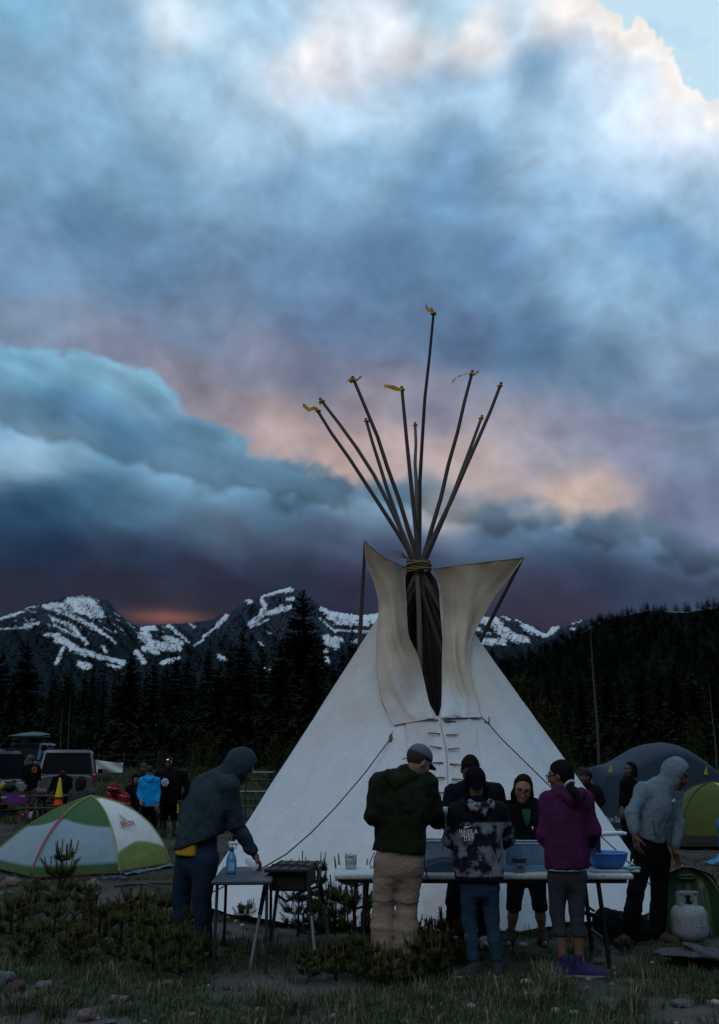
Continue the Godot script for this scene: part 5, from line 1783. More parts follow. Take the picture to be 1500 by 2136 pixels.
	for i in tips.size():
		var q = tips[i]
		var tip := W(q[0], q[1], q[2])
		var tie: Vector3 = tipi_tie + Vector3(q[3], 0.02 * (i % 3), q[4])
		var d: Vector3 = tie - tip
		var foot: Vector3 = tip + d * ((tip.y + 0.1) / (tip.y - tie.y))
		# the foot stands inside the cover
		var fo := Vector3(foot.x - tipi_c.x, 0, foot.z - tipi_c.z)
		if fo.length() > TIPI_R * 0.93:
			fo = fo.normalized() * TIPI_R * 0.93
		foot = Vector3(tipi_c.x + fo.x, -0.1, tipi_c.z + fo.z)
		mb = MB.new()
		mb.inv = base
		var pts := []
		var rads := []
		var bend := Vector3(hash1(i) - 0.5, 0, hash1(i + 40) - 0.5) * 0.12
		if i == 1:
			bend = Vector3(0.14, 0.05, 0)
		for k in 13:
			var f := k / 12.0
			var p: Vector3 = foot.lerp(tie, f / 0.5) if f < 0.5 else tie.lerp(tip, (f - 0.5) / 0.5)
			p += bend * (sin((f - 0.5) * TAU) if f > 0.5 else 0.0) * 0.8
			pts.append(p + Vector3(hash1(i * 17 + k) - 0.5, 0, hash1(i * 31 + k) - 0.5) * 0.022)
			rads.append(lerpf(0.043, 0.016 if i == 6 else 0.021, f))
		pts[12] = tip
		mb.tube(pts, rads, 8)
		var pole := put("pole", mb.mesh(), M.pole, t)
		# yellow ribbon knotted below the tip
		mb = MB.new()
		mb.inv = base
		var at: Vector3 = pts[12].lerp(pts[11], 0.14 if i != 6 else 0.07)
		var knot := []
		for k in 9:
			var a := TAU * k / 8.0
			knot.append(at + Vector3(cos(a) * 0.026, 0.008 * (k % 3), sin(a) * 0.026))
		mb.tube(knot, [0.017], 5, false)
		var ln: float = [0.2, 0.1, 0.13, 0.05, 0.24, 0.07, 0.13, 0.36, 0.07, 0.1][i]
		var rr := []
		for k in 9:
			var f := k / 8.0
			var c := at + Vector3(-ln * f * [1.0, 0.5, 0.8, 0.2, 1.0, 0.3, 0.75, 0.75, 0.4, 0.4][i], ln * ([0.35, -0.2, -0.15, -0.5, 0.25, -0.3, 0.75, 0.15, -0.1, -0.8][i]) * f + (-0.55 * ln * f * f * f if i == 7 else 0.0) + 0.012 * sin(f * 8.0 + i), 0.03 * sin(f * 7.0 + i * 2.0) + 0.02)
			var hw := 0.016 + 0.016 * sin(f * 2.6)
			var across := Vector3(0.3, 1, 0.35 * sin(f * 6.0)).normalized() * hw if i != 7 else Vector3(0.9, 0.5 * f, 0.35).normalized() * hw
			rr.append([c - across, c, c + across])
		mb.grid(rr)
		put("yellow_ribbon", mb.mesh(), M.ribbon, pole)
		if i == 2 or i == 7:
			mb = MB.new()
			mb.inv = base
			rr = []
			for k in 5:
				var f := k / 4.0
				var c := at + Vector3(0.1 * f, 0.02 * f - 0.02 * sin(f * 5.0), 0.03)
				rr.append([c - Vector3(0, 0.014, 0), c + Vector3(0, 0.014, 0.01)])
			mb.grid(rr)
			put("yellow_ribbon", mb.mesh(), M.ribbon, pole)
	# rope round the crossing
	for w in 7:
		mb = MB.new()
		mb.inv = base
		var ring := []
		for k in 25:
			var a := TAU * k / 24.0
			var rx := 0.155 + 0.012 * sin(w * 2.0)
			ring.append(tipi_tie + Vector3(cos(a) * rx, -0.04 + (w - 3) * 0.021 + 0.012 * sin(a * 2.0 + w * 1.3), sin(a) * rx * 0.95))
		mb.tube(ring, [0.013], 6, false)
		put("rope_wrap", mb.mesh(), M.rope, t)
	mb = MB.new()
	mb.inv = base
	for k in 6:
		var s := tipi_tie + Vector3(-0.13, 0.05, 0.06)
		mb.tube([s, s + Vector3(-0.1, 0.02 + 0.015 * k, 0.02), s + Vector3(-0.19 - 0.012 * k, 0.0 + 0.022 * k, 0.03)], [0.006, 0.004, 0.002], 4, false)
	tag(put("frayed_rope_end", mb.mesh(), mat(Color(0.22, 0.1, 0.08), 0.9), t), "", "", "", "stuff")
	# cords from the lower corners of the flaps
	var cord := mat(Color(0.1, 0.085, 0.06), 0.9)
	mb = MB.new()
	mb.inv = base
	var cp := []
	for q in [[822, 1512, 11.6], [815, 1540, 11.45], [760, 1614, 11.15], [700, 1684, 10.85], [650, 1736, 10.7], [598, 1781, 10.6], [540, 1815, 10.6], [478, 1844, 10.6], [420, 1872, 10.6], [330, 1925, 10.6]]:
		cp.append(W(q[0], q[1], q[2]))
	cp[9].y = 0.02
	mb.tube(cp, [0.0075], 5)
	put("flap_cord", mb.mesh(), cord, t)
	mb = MB.new()
	mb.inv = base
	mb.ball(cp[1], Vector3(0.022, 0.05, 0.022), 8, 6)
	put("cord_knot", mb.mesh(), M.rope, t)
	mb = MB.new()
	mb.inv = base
	cp = [W(1003, 1496, 11.6), W(1014, 1504, 11.5), W(1045, 1540, 11.5), W(1144, 1637, 11.3), W(1250, 1741, 11.2), W(1290, 1778, 11.2), W(1400, 1890, 11.2)]
	mb.tube(cp, [0.0075], 5)
	put("flap_cord", mb.mesh(), cord, t)
	mb = MB.new()
	mb.inv = base
	mb.tube([cp[1] + Vector3(-0.02, -0.01, 0), cp[1] + Vector3(0.03, -0.03, 0.02), cp[1] + Vector3(0.035, 0.05, 0.01)], [0.014, 0.014, 0.006], 6)
	put("cord_knot", mb.mesh(), M.rope, t)
	# hem pegs
	for k in 12:
		var th := -1.9 + k * 0.34
		var p := tipi_point(th, 0.0, 0.02)
		mb = MB.new()
		mb.inv = base
		mb.tube([Vector3(p.x, 0.16, p.z), Vector3(p.x * 1.0, -0.1, p.z) + Vector3(sin(th), 0, cos(th)) * -0.03], [0.013, 0.008], 6)
		put("peg", mb.mesh(), M.pole, t)

# ---------------------------------------------------------------- tents
func dome(called: String, label: String, foot: Array, apex: Vector3, fulls: Array, paint: Callable, m: Material, ribs: Material) -> Node3D:
	var base := Vector3.ZERO
	for p in foot:
		base += p / foot.size()
	base.y = height(base.x, base.z)
	var t := thing(called, label, "tent", base)
	var mb := MB.new()
	mb.inv = base
	var rows := []
	var cols := []
	var seg := 60
	for i in 56:
		var a := i / 55.0
		var row := []
		var cr := []
		for k in foot.size():
			for s in seg:
				var f := s / float(seg)
				var b: Vector3 = foot[k].lerp(foot[(k + 1) % foot.size()], f)
				var p := dome_point(b, apex, a, lerpf(fulls[k], fulls[(k + 1) % foot.size()], f))
				p += (b - base).normalized() * 0.018 * ripple.get_noise_3dv(p * 0.5) - Vector3(0, 0.03 * sin(f * PI) * sin(a * PI), 0)
				row.append(p)
				cr.append(paint.call(k, f, a))
		rows.append(row)
		cols.append(cr)
	mb.grid(rows, true, cols)
	var fly := put("rain_fly", mb.mesh(), m, t)
	for k in foot.size():
		var pts := []
		for i in 15:
			pts.append(dome_point(foot[k], apex, i / 14.0, fulls[k]) + Vector3(0, 0.008, 0))
		mb = MB.new()
		mb.inv = base
		mb.tube(pts, [0.012], 6)
		put("pole_sleeve", mb.mesh(), ribs, fly)
	return t

func dome_point(b: Vector3, apex: Vector3, a: float, full: float) -> Vector3:   # a: 0 at the hem, 1 at the top
	var c := cos(a * PI * 0.5)
	var s := sin(a * PI * 0.5)
	var out := lerpf(1.0 - a, pow(c, 0.9), full)
	var up := lerpf(a, pow(s, 1.0), full)
	return Vector3(lerpf(apex.x, b.x, out), lerpf(b.y + 0.05, apex.y, up), lerpf(apex.z, b.z, out))

func make_tents() -> void:
	# the white and green one
	var F := G(248, 1825)
	var R := G(353, 1806)
	var V := G(63, 1836)
	var Lf := G(-34, 1812)
	var B := Lf + R - F
	B.y = height(B.x, B.z)
	var apex := W(190, 1661, 16.9)
	var fabric := mat(Color.WHITE, 0.75, {"vc": true, "nrm": M.n_cloth, "scale": 2.0, "bump": 0.35, "spec": 0.3})
	fabric.backlight_enabled = true   # thin nylon lets light through
	fabric.backlight = Color(0.65, 0.65, 0.65)
	var green := Color(0.055, 0.12, 0.05)
	var lime := Color(0.22, 0.27, 0.075)
	var grey := Color(0.27, 0.36, 0.4)
	var white := Color(0.74, 0.72, 0.7)
	var look_ := func(k: int, f: float, a: float) -> Color:
		if k == 0 or k == 4:   # the short right side
			var c := lime.lerp(white, smoothstep(-0.012, 0.012, a - 0.17 - 0.11 * sin(f * PI)))
			return c.lerp(Color(0.38, 0.1, 0.035), smoothstep(0.92, 0.945, a))
		if k == 1 or k == 2:
			var lim := lerpf(0.6, 0.45, f) if k == 2 else lerpf(0.48, 0.6, f)
			var c := green.lerp(grey, smoothstep(-0.01, 0.01, a - 0.09))
			c = c.lerp(green, smoothstep(-0.012, 0.012, a - lim))
			return c.lerp(Color(0.38, 0.1, 0.035), smoothstep(0.97, 0.99, a))
		return grey
	# going round: F, R, B, left, V
	var look2 := func(k: int, f: float, a: float) -> Color:
		return look_.call([0, 0, 3, 1, 2][k], f, a)
	var t := dome("dome_tent", "small white, grey and green dome tent left of the stooping person", [F, R, B, Lf, V], apex, [0.66, 0.74, 0.6, 0.38, 0.6], look2, fabric, mat(lime, 0.7))
	# red strips: one up the front panel
	var mb := MB.new()
	mb.inv = t.position
	var rr := []
	for i in 12:
		var a := i / 11.0 * 0.63
		var p := dome_point(V, apex, a, 0.6) + Vector3(0, 0.014, 0.014)
		var hw := lerpf(0.009, 0.022, i / 11.0)
		rr.append([p - Vector3(hw, 0, 0), p + Vector3(0, 0, 0.008), p + Vector3(hw, 0, 0)])
	mb.grid(rr)
	put("red_zip_strip", mb.mesh(), mat(Color(0.24, 0.05, 0.03), 0.8), t)
	mb = MB.new()
	mb.inv = t.position
	mb.tube([F + Vector3(0, 0.035, 0.01), F.lerp(R, 0.5) + Vector3(0, 0.045, 0.02), R + Vector3(0, 0.035, 0)], [0.02], 6)
	mb.tube([F + Vector3(0, 0.03, 0.01), F.lerp(V, 0.5) + Vector3(0, 0.04, 0.02), V + Vector3(0, 0.03, 0.01)], [0.018], 6)
	put("hem", mb.mesh(), mat(Color(0.1, 0.035, 0.02), 0.85), t)
	# its mark: a striped sail above the name
	var red := mat(Color(0.27, 0.06, 0.03), 0.85)
	var c := dome_point(F.lerp(R, 0.42), apex, 0.52, 0.66)
	var rgt := (dome_point(F.lerp(R, 0.6), apex, 0.52, 0.66) - dome_point(F.lerp(R, 0.25), apex, 0.52, 0.66)).normalized()
	var upv := (dome_point(F.lerp(R, 0.45), apex, 0.6, 0.66) - dome_point(F.lerp(R, 0.42), apex, 0.44, 0.66)).normalized()
	var nn := rgt.cross(upv).normalized()
	if nn.z < 0:
		nn = -nn
	c += nn * 0.03
	for i in 6:
		mb = MB.new()
		mb.inv = t.position
		var y0 := 0.13 - i * 0.026
		var x1 := 0.02 + i * 0.03
		var p0 := c + upv * y0 - rgt * 0.08
		var p1 := c + upv * (y0 - 0.012 - 0.008 * i) + rgt * (-0.08 + x1)
		mb.quad(p0, p1, p1 - upv * 0.014, p0 - upv * 0.014, nn)
		put("logo_stripe", mb.mesh(), red, t)
	letters("KELTY", 0.14, red, t, frame_at(c - upv * 0.1 + rgt * 0.015, rgt, upv, t.position))
	for i in 5:
		mb = MB.new()
		mb.inv = t.position
		var q: Vector3 = [F, R, Lf, V, F.lerp(R, 0.5)][i]
		mb.tube([q + Vector3(0.03, 0.05, 0), q + Vector3(0.05, -0.05, 0.04)], [0.008, 0.006], 5)
		put("peg", mb.mesh(), M.metal, t)
	# groundsheet edges peeping out
	mb = MB.new()
	var gs := G(300, 1829)
	mb.inv = gs
	var rows := []
	for i in 9:
		var row := []
		for k in 4:
			var p := F.lerp(R, 0.0 + i / 8.0) + Vector3(0.02 + 0.05 * k, 0.0, 0.09 * k + 0.02)
			p.y = height(p.x, p.z) + 0.02 + 0.03 * hash1(i * 5 + k)
			row.append(p)
		rows.append(row)
	mb.grid(rows)
	var sheet := put("groundsheet", mb.mesh(), mat(Color(0.05, 0.13, 0.16), 0.7), self, gs)
	tag(sheet, "crumpled teal groundsheet edge under the right side of the white and green tent", "groundsheet")
	mb = MB.new()
	gs = G(238, 1833)
	mb.inv = gs
	rows = []
	for i in 7:
		var row := []
		for k in 4:
			row.append(gs + Vector3((i / 6.0 - 0.5) * 0.34, 0.02 + 0.035 * hash1(i * 3 + k), (k / 3.0 - 0.5) * 0.14))
		rows.append(row)
	mb.grid(rows)
	tag(put("stuff_sack", mb.mesh(), mat(Color(0.015, 0.06, 0.25), 0.6), self, gs), "small bright blue crumpled bag by the front corner of the white and green tent", "bag")
	# the blue family dome
	var blue := mat(Color(0.02, 0.037, 0.057), 0.75, {"nrm": M.n_cloth, "scale": 1.5, "bump": 0.35, "spec": 0.3})
	var prof := [[1222, 1742], [1228, 1690], [1230, 1640], [1232, 1603], [1252, 1597], [1275, 1591], [1294, 1581], [1312, 1569], [1330, 1559], [1350, 1552], [1372, 1549], [1394, 1553], [1414, 1562], [1436, 1577], [1455, 1592], [1468, 1608], [1477, 1634], [1482, 1670], [1486, 1742]]
	var b0 := W(1354, 1742, 25.0)
	b0.y = height(b0.x, b0.z)
	t = thing("dome_tent", "large dark blue dome tent with lime tabs at the right, behind the grey hoodie", "tent", b0)
	mb = MB.new()
	mb.inv = b0
	rows = []
	for i in 17:
		var s := i / 8.0 - 1.0
		var k := sqrt(maxf(0.0, 1.0 - absf(s * s * s))) if i > 0 and i < 16 else 0.0
		k = lerpf(0.62, 1.0, k) if i > 0 and i < 16 else 0.0
		var row := []
		for q in prof:
			var p := W(q[0], q[1], 25.0)
			p.y = maxf(p.y, b0.y)
			p = b0 + Vector3((p.x - b0.x) * (0.85 + 0.15 * k if i > 0 and i < 16 else 0.85), (p.y - b0.y) * k, s * 1.7)
			p += Vector3(0, 0, 0.02 * ripple.get_noise_3dv(p * 0.3))
			row.append(p)
		rows.append(row)
	mb.grid(rows)
	put("rain_fly", mb.mesh(), blue, t)
	for q in [[1273, 1604], [1472, 1609]]:
		mb = MB.new()
		mb.inv = b0
		var p := W(q[0], q[1], 23.4)
		mb.tri(p + Vector3(0.03, 0.12, 0), p + Vector3(-0.06, -0.06, 0.02), p + Vector3(0.03, -0.08, 0.02))
		mb.tri(p + Vector3(0.03, 0.12, 0.012), p + Vector3(-0.06, -0.06, 0.032), p + Vector3(0.03, -0.08, 0.032))
		put("lime_tab", mb.mesh(), mat(Color(0.25, 0.32, 0.03), 0.7), t)
	mb = MB.new()
	mb.inv = b0
	mb.tube([W(1230, 1731, 23.25), W(1480, 1731, 23.25)], [0.014], 5)
	put("hem_piping", mb.mesh(), mat(Color(0.16, 0.17, 0.03), 0.8), t)
	mb = MB.new()
	mb.inv = b0
	mb.tube([W(1232, 1604, 23.4), W(1238, 1660, 23.35), W(1240, 1700, 23.3)], [0.013], 5)
	put("door_piping", mb.mesh(), mat(Color(0.12, 0.2, 0.12), 0.8), t)
	letters("Cabela's", 0.17, mat(Color(0.3, 0.36, 0.42), 0.8), t, frame_at(W(1276, 1709, 23.2), Vector3(1, 0, 0), Vector3(0.08, 1, 0), b0), "lettering", "Droid Serif")
	# the yellow-green one
	var ctr := W(1503, 1762, 21.0)
	ctr.y = height(ctr.x, ctr.z)
	var ft := []
	for q in [[-1.02, 0.75], [0.95, 0.95], [1.05, -0.8], [-0.9, -0.95]]:
		var p := ctr + Vector3(q[0], 0, q[1])
		p.y = height(p.x, p.z)
		ft.append(p)
	var yg := func(k: int, f: float, a: float) -> Color:
		if k == 0 and absf(f - 0.66) < 0.1 and a > 0.45:
			return Color(0.5, 0.42, 0.02)
		if k == 0 and a < 0.12:
			return Color(0.03, 0.035, 0.02)
		return Color(0.065, 0.085, 0.017)
	dome("dome_tent", "yellow-green dome tent cut off by the right edge, behind the green plastic sled", ft, ctr + Vector3(-0.05, 1.26, 0), [0.88, 0.88, 0.88, 0.88], yg, mat(Color.WHITE, 0.75, {"vc": true, "nrm": M.n_cloth, "scale": 2.0, "bump": 0.35, "spec": 0.3}), mat(Color(0.07, 0.03, 0.015), 0.8))
	mb = MB.new()
	var bl := G(1492, 1806)
	mb.inv = bl
	rows = []
	for i in 8:
		var row := []
		for k in 5:
			var p := bl + Vector3(-0.12 + 0.07 * i, 0, 0.25 - 0.12 * k)
			p.y = height(p.x, p.z) + 0.04 + 0.26 * (i / 7.0) * (0.4 + 0.6 * hash1(i * 7 + k))
			row.append(p)
		rows.append(row)
	mb.grid(rows)
	tag(put("tarpaulin", mb.mesh(), mat(Color(0.02, 0.16, 0.3), 0.6), self, bl), "crumpled bright blue tarpaulin corner at the right edge below the yellow-green tent", "tarpaulin")

# ---------------------------------------------------------------- tables and what stands on them
func make_tables() -> void:
	var white := mat(Color(0.62, 0.66, 0.67), 0.7, {"tex": M.t_cloth, "scale": 1.5})
	var dark := mat(Color(0.01, 0.01, 0.012), 0.5)
	# long folding table
	var a := W(697, 1823, 8.6)
	var b := W(1322, 1823, 8.6)
	var cx := (a.x + b.x) / 2.0
	var base := Vector3(cx, 0, -8.98)
	var t := thing("folding_table", "long pale plastic folding table in front of the tipi", "table", base)
	var mb := MB.new()
	mb.box(Vector3(0, 0.7125, 0), Vector3(b.x - a.x, 0.045, 0.76), 0.012)
	put("tabletop", mb.mesh(), white, t)
	mb = MB.new()
	for s in [-1.0, 1.0]:
		mb.box(Vector3(0, 0.675, s * 0.34), Vector3(b.x - a.x - 0.1, 0.03, 0.02))
	mb.box(Vector3(-0.9, 0.675, 0), Vector3(0.02, 0.028, 0.66))
	mb.box(Vector3(0.9, 0.675, 0), Vector3(0.02, 0.028, 0.66))
	put("underframe", mb.mesh(), dark, t)
	for sx in [-1.0, 1.0]:
		for sz in [-1.0, 1.0]:
			mb = MB.new()
			mb.tube([Vector3(sx * 0.95, 0.69, sz * 0.27), Vector3(sx * 0.98, 0.3, sz * 0.29), Vector3(sx * 1.0, 0.0, sz * 0.31)], [0.019], 8)
			put("leg", mb.mesh(), dark, t)
		mb = MB.new()
		mb.tube([Vector3(sx * 0.985, 0.22, -0.29), Vector3(sx * 0.985, 0.22, 0.29)], [0.012], 6)
		mb.tube([Vector3(sx * 0.55, 0.67, 0), Vector3(sx * 0.97, 0.4, 0)], [0.012], 6)
		put("brace", mb.mesh(), dark, t)
	# small dark table, seen end-on
	a = W(433, 1838, 8.42)
	b = W(559, 1838, 8.42)
	base = Vector3((a.x + b.x) / 2.0 + 0.0, 0, -9.0)
	t = thing("folding_table", "small dark blue-grey folding table beside the stooping person", "table", base, 0.05)
	var slate := mat(Color(0.045, 0.06, 0.085), 0.55, {"tex": M.t_cloth, "scale": 2.0, "spec": 0.5})
	mb = MB.new()
	mb.box(Vector3(0, 0.685, 0), Vector3(b.x - a.x, 0.035, 1.14), 0.01)
	put("tabletop", mb.mesh(), slate, t)
	for sx in [-1.0, 1.0]:
		for sz in [-1.0, 1.0]:
			mb = MB.new()
			mb.tube([Vector3(sx * 0.2, 0.67, sz * 0.46), Vector3(sx * 0.205, 0.0, sz * 0.5)], [0.013], 7)
			put("leg", mb.mesh(), mat(Color(0.025, 0.03, 0.036), 0.5), t)
	mb = MB.new()
	mb.tube([Vector3(0.19, 0.67, 0.3), Vector3(0.17, 0.55, 0.32), Vector3(0.2, 0.5, 0.33)], [0.005], 5)
	put("strap", mb.mesh(), dark, t)
	# the gas stove on splayed tube legs
	var p := W(612, 1815, 9.1)
	base = Vector3(p.x, 0, -9.12)
	t = thing("camp_stove", "black two-burner gas stove on splayed tubular legs between the two tables", "stove", base, -0.1)
	var iron := mat(Color(0.012, 0.012, 0.013), 0.6)
	mb = MB.new()
	mb.box(Vector3(0, 0.745, 0), Vector3(0.37, 0.028, 0.78), 0.006)
	put("lid", mb.mesh(), iron, t)
	mb = MB.new()
	mb.box(Vector3(0, 0.655, 0.02), Vector3(0.31, 0.15, 0.6), 0.01)
	put("burner_box", mb.mesh(), iron, t)
	mb = MB.new()
	mb.box(Vector3(0, 0.575, 0.05), Vector3(0.24, 0.012, 0.36), 0.003)
	put("drip_tray", mb.mesh(), mat(Color(0.22, 0.16, 0.1), 0.5), t)
	mb = MB.new()
	for k in 5:
		mb.tube([Vector3(-0.16 + 0.08 * k, 0.765, -0.32), Vector3(-0.16 + 0.08 * k + 0.01, 0.765, 0.32)], [0.006], 5)
	mb.tube([Vector3(-0.17, 0.768, 0.1), Vector3(-0.05, 0.775, 0.18), Vector3(0.05, 0.77, 0.12), Vector3(0.17, 0.768, 0.2)], [0.008], 6)
	tag(put("grate", mb.mesh(), iron, t), "", "", "", "stuff")
	for q in [[-1, 1], [1, 1], [-1, -1], [1, -1]]:
		mb = MB.new()
		var x0: float = 0.155 * q[0]
		var z0: float = 0.3 * q[1]
		var top: Vector3 = Vector3(x0 * 0.75, 0.725, z0)
		var mid := Vector3(x0 * 1.12, 0.69, z0 * 1.05)
		var foot := Vector3(x0 * 1.75, 0.0, z0 * 1.45)
		mb.tube([top, mid, mid.lerp(foot, 0.1), mid.lerp(foot, 0.42)], [0.018], 8)
		var leg := put("leg", mb.mesh(), iron, t)
		mb = MB.new()
		mb.tube([mid.lerp(foot, 0.4), foot], [0.0155], 8)
		put("lower_tube", mb.mesh(), M.metal, leg)
	mb = MB.new()
	mb.tube([Vector3(0.12, 0.74, -0.2), Vector3(0.2, 0.77, -0.02), Vector3(0.25, 0.7, 0.1), Vector3(0.23, 0.6, 0.18), Vector3(0.1, 0.57, 0.3), Vector3(0.0, 0.5, 0.32), Vector3(-0.1, 0.55, 0.28)], [0.012], 7)
	put("gas_hose", mb.mesh(), iron, t)
	mb = MB.new()
	mb.tube([Vector3(0.03, 0.76, -0.3), Vector3(0.03, 0.85, -0.3)], [0.005], 5)
	mb.tube([Vector3(0.06, 0.76, -0.3), Vector3(0.06, 0.8, -0.3)], [0.005], 5)
	put("red_prongs", mb.mesh(), mat(Color(0.16, 0.03, 0.03), 0.6), t)
	mb = MB.new()
	mb.tube([Vector3(0.02, 0.57, 0.1), Vector3(0.025, 0.4, 0.1), Vector3(0.02, 0.31, 0.1)], [0.004], 5)
	mb.tube([Vector3(0.02, 0.33, 0.1), Vector3(-0.01, 0.29, 0.1)], [0.004], 5)
	mb.tube([Vector3(0.02, 0.33, 0.1), Vector3(0.05, 0.29, 0.1)], [0.004], 5)
	put("hook", mb.mesh(), M.metal, t)
	# spray bottle
	var sp := W(482, 1823, 8.95)
	sp.y = 0.7035
	t = thing("spray_bottle", "blue spray bottle with a white trigger head on the small dark table", "bottle", sp, 0.2)
	mb = MB.new()
	mb.lathe(Vector3.ZERO, [Vector2(0.0, 0), Vector2(0.036, 0), Vector2(0.04, 0.01), Vector2(0.04, 0.1), Vector2(0.034, 0.135), Vector2(0.018, 0.175), Vector2(0.016, 0.19), Vector2(0.0, 0.19)], 20, Basis().scaled(Vector3(1.1, 1, 0.7)))
	put("bottle", mb.mesh(), mat(Color(0.05, 0.22, 0.4), 0.3, {"spec": 0.5}), t)
	mb = MB.new()
	mb.lathe(Vector3.ZERO, [Vector2(0.0, 0.185), Vector2(0.021, 0.185), Vector2(0.02, 0.215), Vector2(0.0, 0.215)], 16)
	put("collar", mb.mesh(), mat(Color(0.02, 0.08, 0.3), 0.4), t)
	mb = MB.new()
	mb.box(Vector3(0.012, 0.245, 0), Vector3(0.085, 0.032, 0.026), 0.008)
	mb.box(Vector3(-0.008, 0.222, 0), Vector3(0.03, 0.03, 0.024), 0.006)
	mb.tube([Vector3(0.03, 0.232, 0), Vector3(0.038, 0.215, 0), Vector3(0.03, 0.195, 0)], [0.006], 6)
	put("trigger_head", mb.mesh(), mat(Color(0.55, 0.56, 0.58), 0.5), t)
	mb = MB.new()
	mb.box(Vector3(0, 0.06, 0.027), Vector3(0.05, 0.07, 0.004))
	put("label_sheet", mb.mesh(), mat(Color(0.2, 0.42, 0.52), 0.5), t)
	# crumpled clear bottle under the hand
	var cb := W(536, 1816, 9.05)
	cb.y = 0.705
	t = thing("plastic_bottle", "small clear crumpled plastic bottle under the stooping person's hand", "bottle", cb)
	mb = MB.new()
	var prof := []
	for k in 13:
		prof.append(Vector2(0.026 + 0.005 * (k % 2) if k < 10 else 0.026 - 0.006 * (k - 9), 0.011 * k))
	mb.lathe(Vector3(0, 0.028, 0), prof, 14, Basis(Vector3(0, 0, 1), 0.9))
	var pet := mat(Color(0.5, 0.6, 0.65), 0.3, {"spec": 0.9})
	pet.transparency = BaseMaterial3D.TRANSPARENCY_ALPHA
	pet.albedo_color.a = 0.45
	put("shell", mb.mesh(), pet, t)
	# a glass jar lantern near the left end of the long table
	var jr := W(732, 1817, 9.0)
	jr.y = 0.735
	t = thing("lantern_jar", "small clear square jar with a lid on the left end of the long table", "jar", jr)
	mb = MB.new()
	mb.box(Vector3(0, 0.045, 0), Vector3(0.095, 0.09, 0.07), 0.012)
	var clear := mat(Color(0.25, 0.32, 0.28), 0.4)
	clear.transparency = BaseMaterial3D.TRANSPARENCY_ALPHA
	clear.albedo_color.a = 0.55
	put("glass", mb.mesh(), clear, t)
	mb = MB.new()
	mb.box(Vector3(0, 0.1, 0), Vector3(0.06, 0.018, 0.05), 0.005)
	mb.tube([Vector3(-0.03, 0.108, 0), Vector3(0, 0.125, 0), Vector3(0.03, 0.108, 0)], [0.003], 5)
	put("lid", mb.mesh(), mat(Color(0.16, 0.19, 0.19), 0.5), t)
	# clear bins
	bin(W(915, 1818, 8.9), W(947, 1770, 8.8).x - W(886, 1770, 8.8).x, 0.24, "clear plastic bin half full of brown mix, between the olive jacket and the tie-dyed hoodie", true)
	bin(W(1099, 1818, 8.95), 0.48, 0.22, "clear plastic bin in front of the smiling person", false)
	# tub with a dark lid
	var tb := W(1084, 1815, 8.72)
	tb.y = 0.735
	t = thing("food_tub", "small pale tub with a dark blue lid in front of the right clear bin", "tub", tb)
	mb = MB.new()
	mb.lathe(Vector3.ZERO, [Vector2(0, 0), Vector2(0.045, 0), Vector2(0.055, 0.085), Vector2(0, 0.085)], 20)
	put("tub", mb.mesh(), mat(Color(0.2, 0.26, 0.27), 0.4), t)
	mb = MB.new()
	mb.lathe(Vector3.ZERO, [Vector2(0, 0.085), Vector2(0.062, 0.085), Vector2(0.064, 0.112), Vector2(0.056, 0.118), Vector2(0, 0.112)], 20)
	put("lid", mb.mesh(), mat(Color(0.015, 0.03, 0.065), 0.4, {"spec": 0.6}), t)
	mb = MB.new()
	mb.box(Vector3(0, 0.045, 0.051), Vector3(0.05, 0.03, 0.003))
	put("label_sheet", mb.mesh(), mat(Color(0.06, 0.08, 0.1), 0.6), t)
	# the bag that the man in the olive jacket holds
	var bg := W(928, 1706, 8.62)
	t = thing("plastic_bag", "clear plastic bag of pale food held up by the person in the olive jacket", "bag", Vector3(bg.x, bg.y, bg.z))
	mb = MB.new()
	var f := Field.new()
	f.noise = ripple
	f.amp = 0.016
	f.ell(Vector3(0.01, 0.02, 0), Basis(), Vector3(0.06, 0.07, 0.05))
	f.ell(Vector3(0.04, -0.05, 0.02), Basis(), Vector3(0.045, 0.05, 0.045), 0.02)
	f.into(mb, 0.008)
	put("bag", mb.mesh(), mat(Color(0.1, 0.17, 0.2), 0.35, {"spec": 0.8}), t)
	# tall metal mug / sack between them
	var mg := W(934, 1768, 8.78)
	mg.y = 0.735
	t = thing("metal_scoop", "pale metal scoop sticking out of the brown-filled bin", "scoop", W(928, 1765, 8.8))
	mb = MB.new()
	mb.tube([Vector3(-0.02, -0.05, 0), Vector3(-0.015, 0.07, 0)], [0.006], 6)
	put("handle", mb.mesh(), mat(Color(0.5, 0.5, 0.55), 0.4), t)
	mb = MB.new()
	mb.lathe(Vector3(0.01, 0.03, 0), [Vector2(0.0, 0.0), Vector2(0.022, 0.01), Vector2(0.03, 0.08), Vector2(0.026, 0.16), Vector2(0.022, 0.16)], 14, Basis(Vector3(0, 0, 1), -0.15))
	put("cup", mb.mesh(), mat(Color(0.22, 0.27, 0.26), 0.35, {"metal": 0.5}), t)
	# blue bowl on a white tray with a teal lid
	var bw := W(1271, 1808, 8.85)
	bw.y = 0.735
	t = thing("tray", "white tray with a teal edge under the blue bowl", "tray", Vector3(bw.x + 0.02, 0.735, bw.z))
	mb = MB.new()
	mb.box(Vector3(0, 0.011, 0), Vector3(0.4, 0.022, 0.3), 0.008)
	put("board", mb.mesh(), mat(Color(0.36, 0.4, 0.44), 0.5), t)
	mb = MB.new()
	mb.box(Vector3(0.14, 0.032, 0.1), Vector3(0.12, 0.02, 0.1), 0.006, Basis(Vector3.UP, 0.4))
	put("teal_lid", mb.mesh(), mat(Color(0.06, 0.33, 0.33), 0.5), t)
	mb = MB.new()
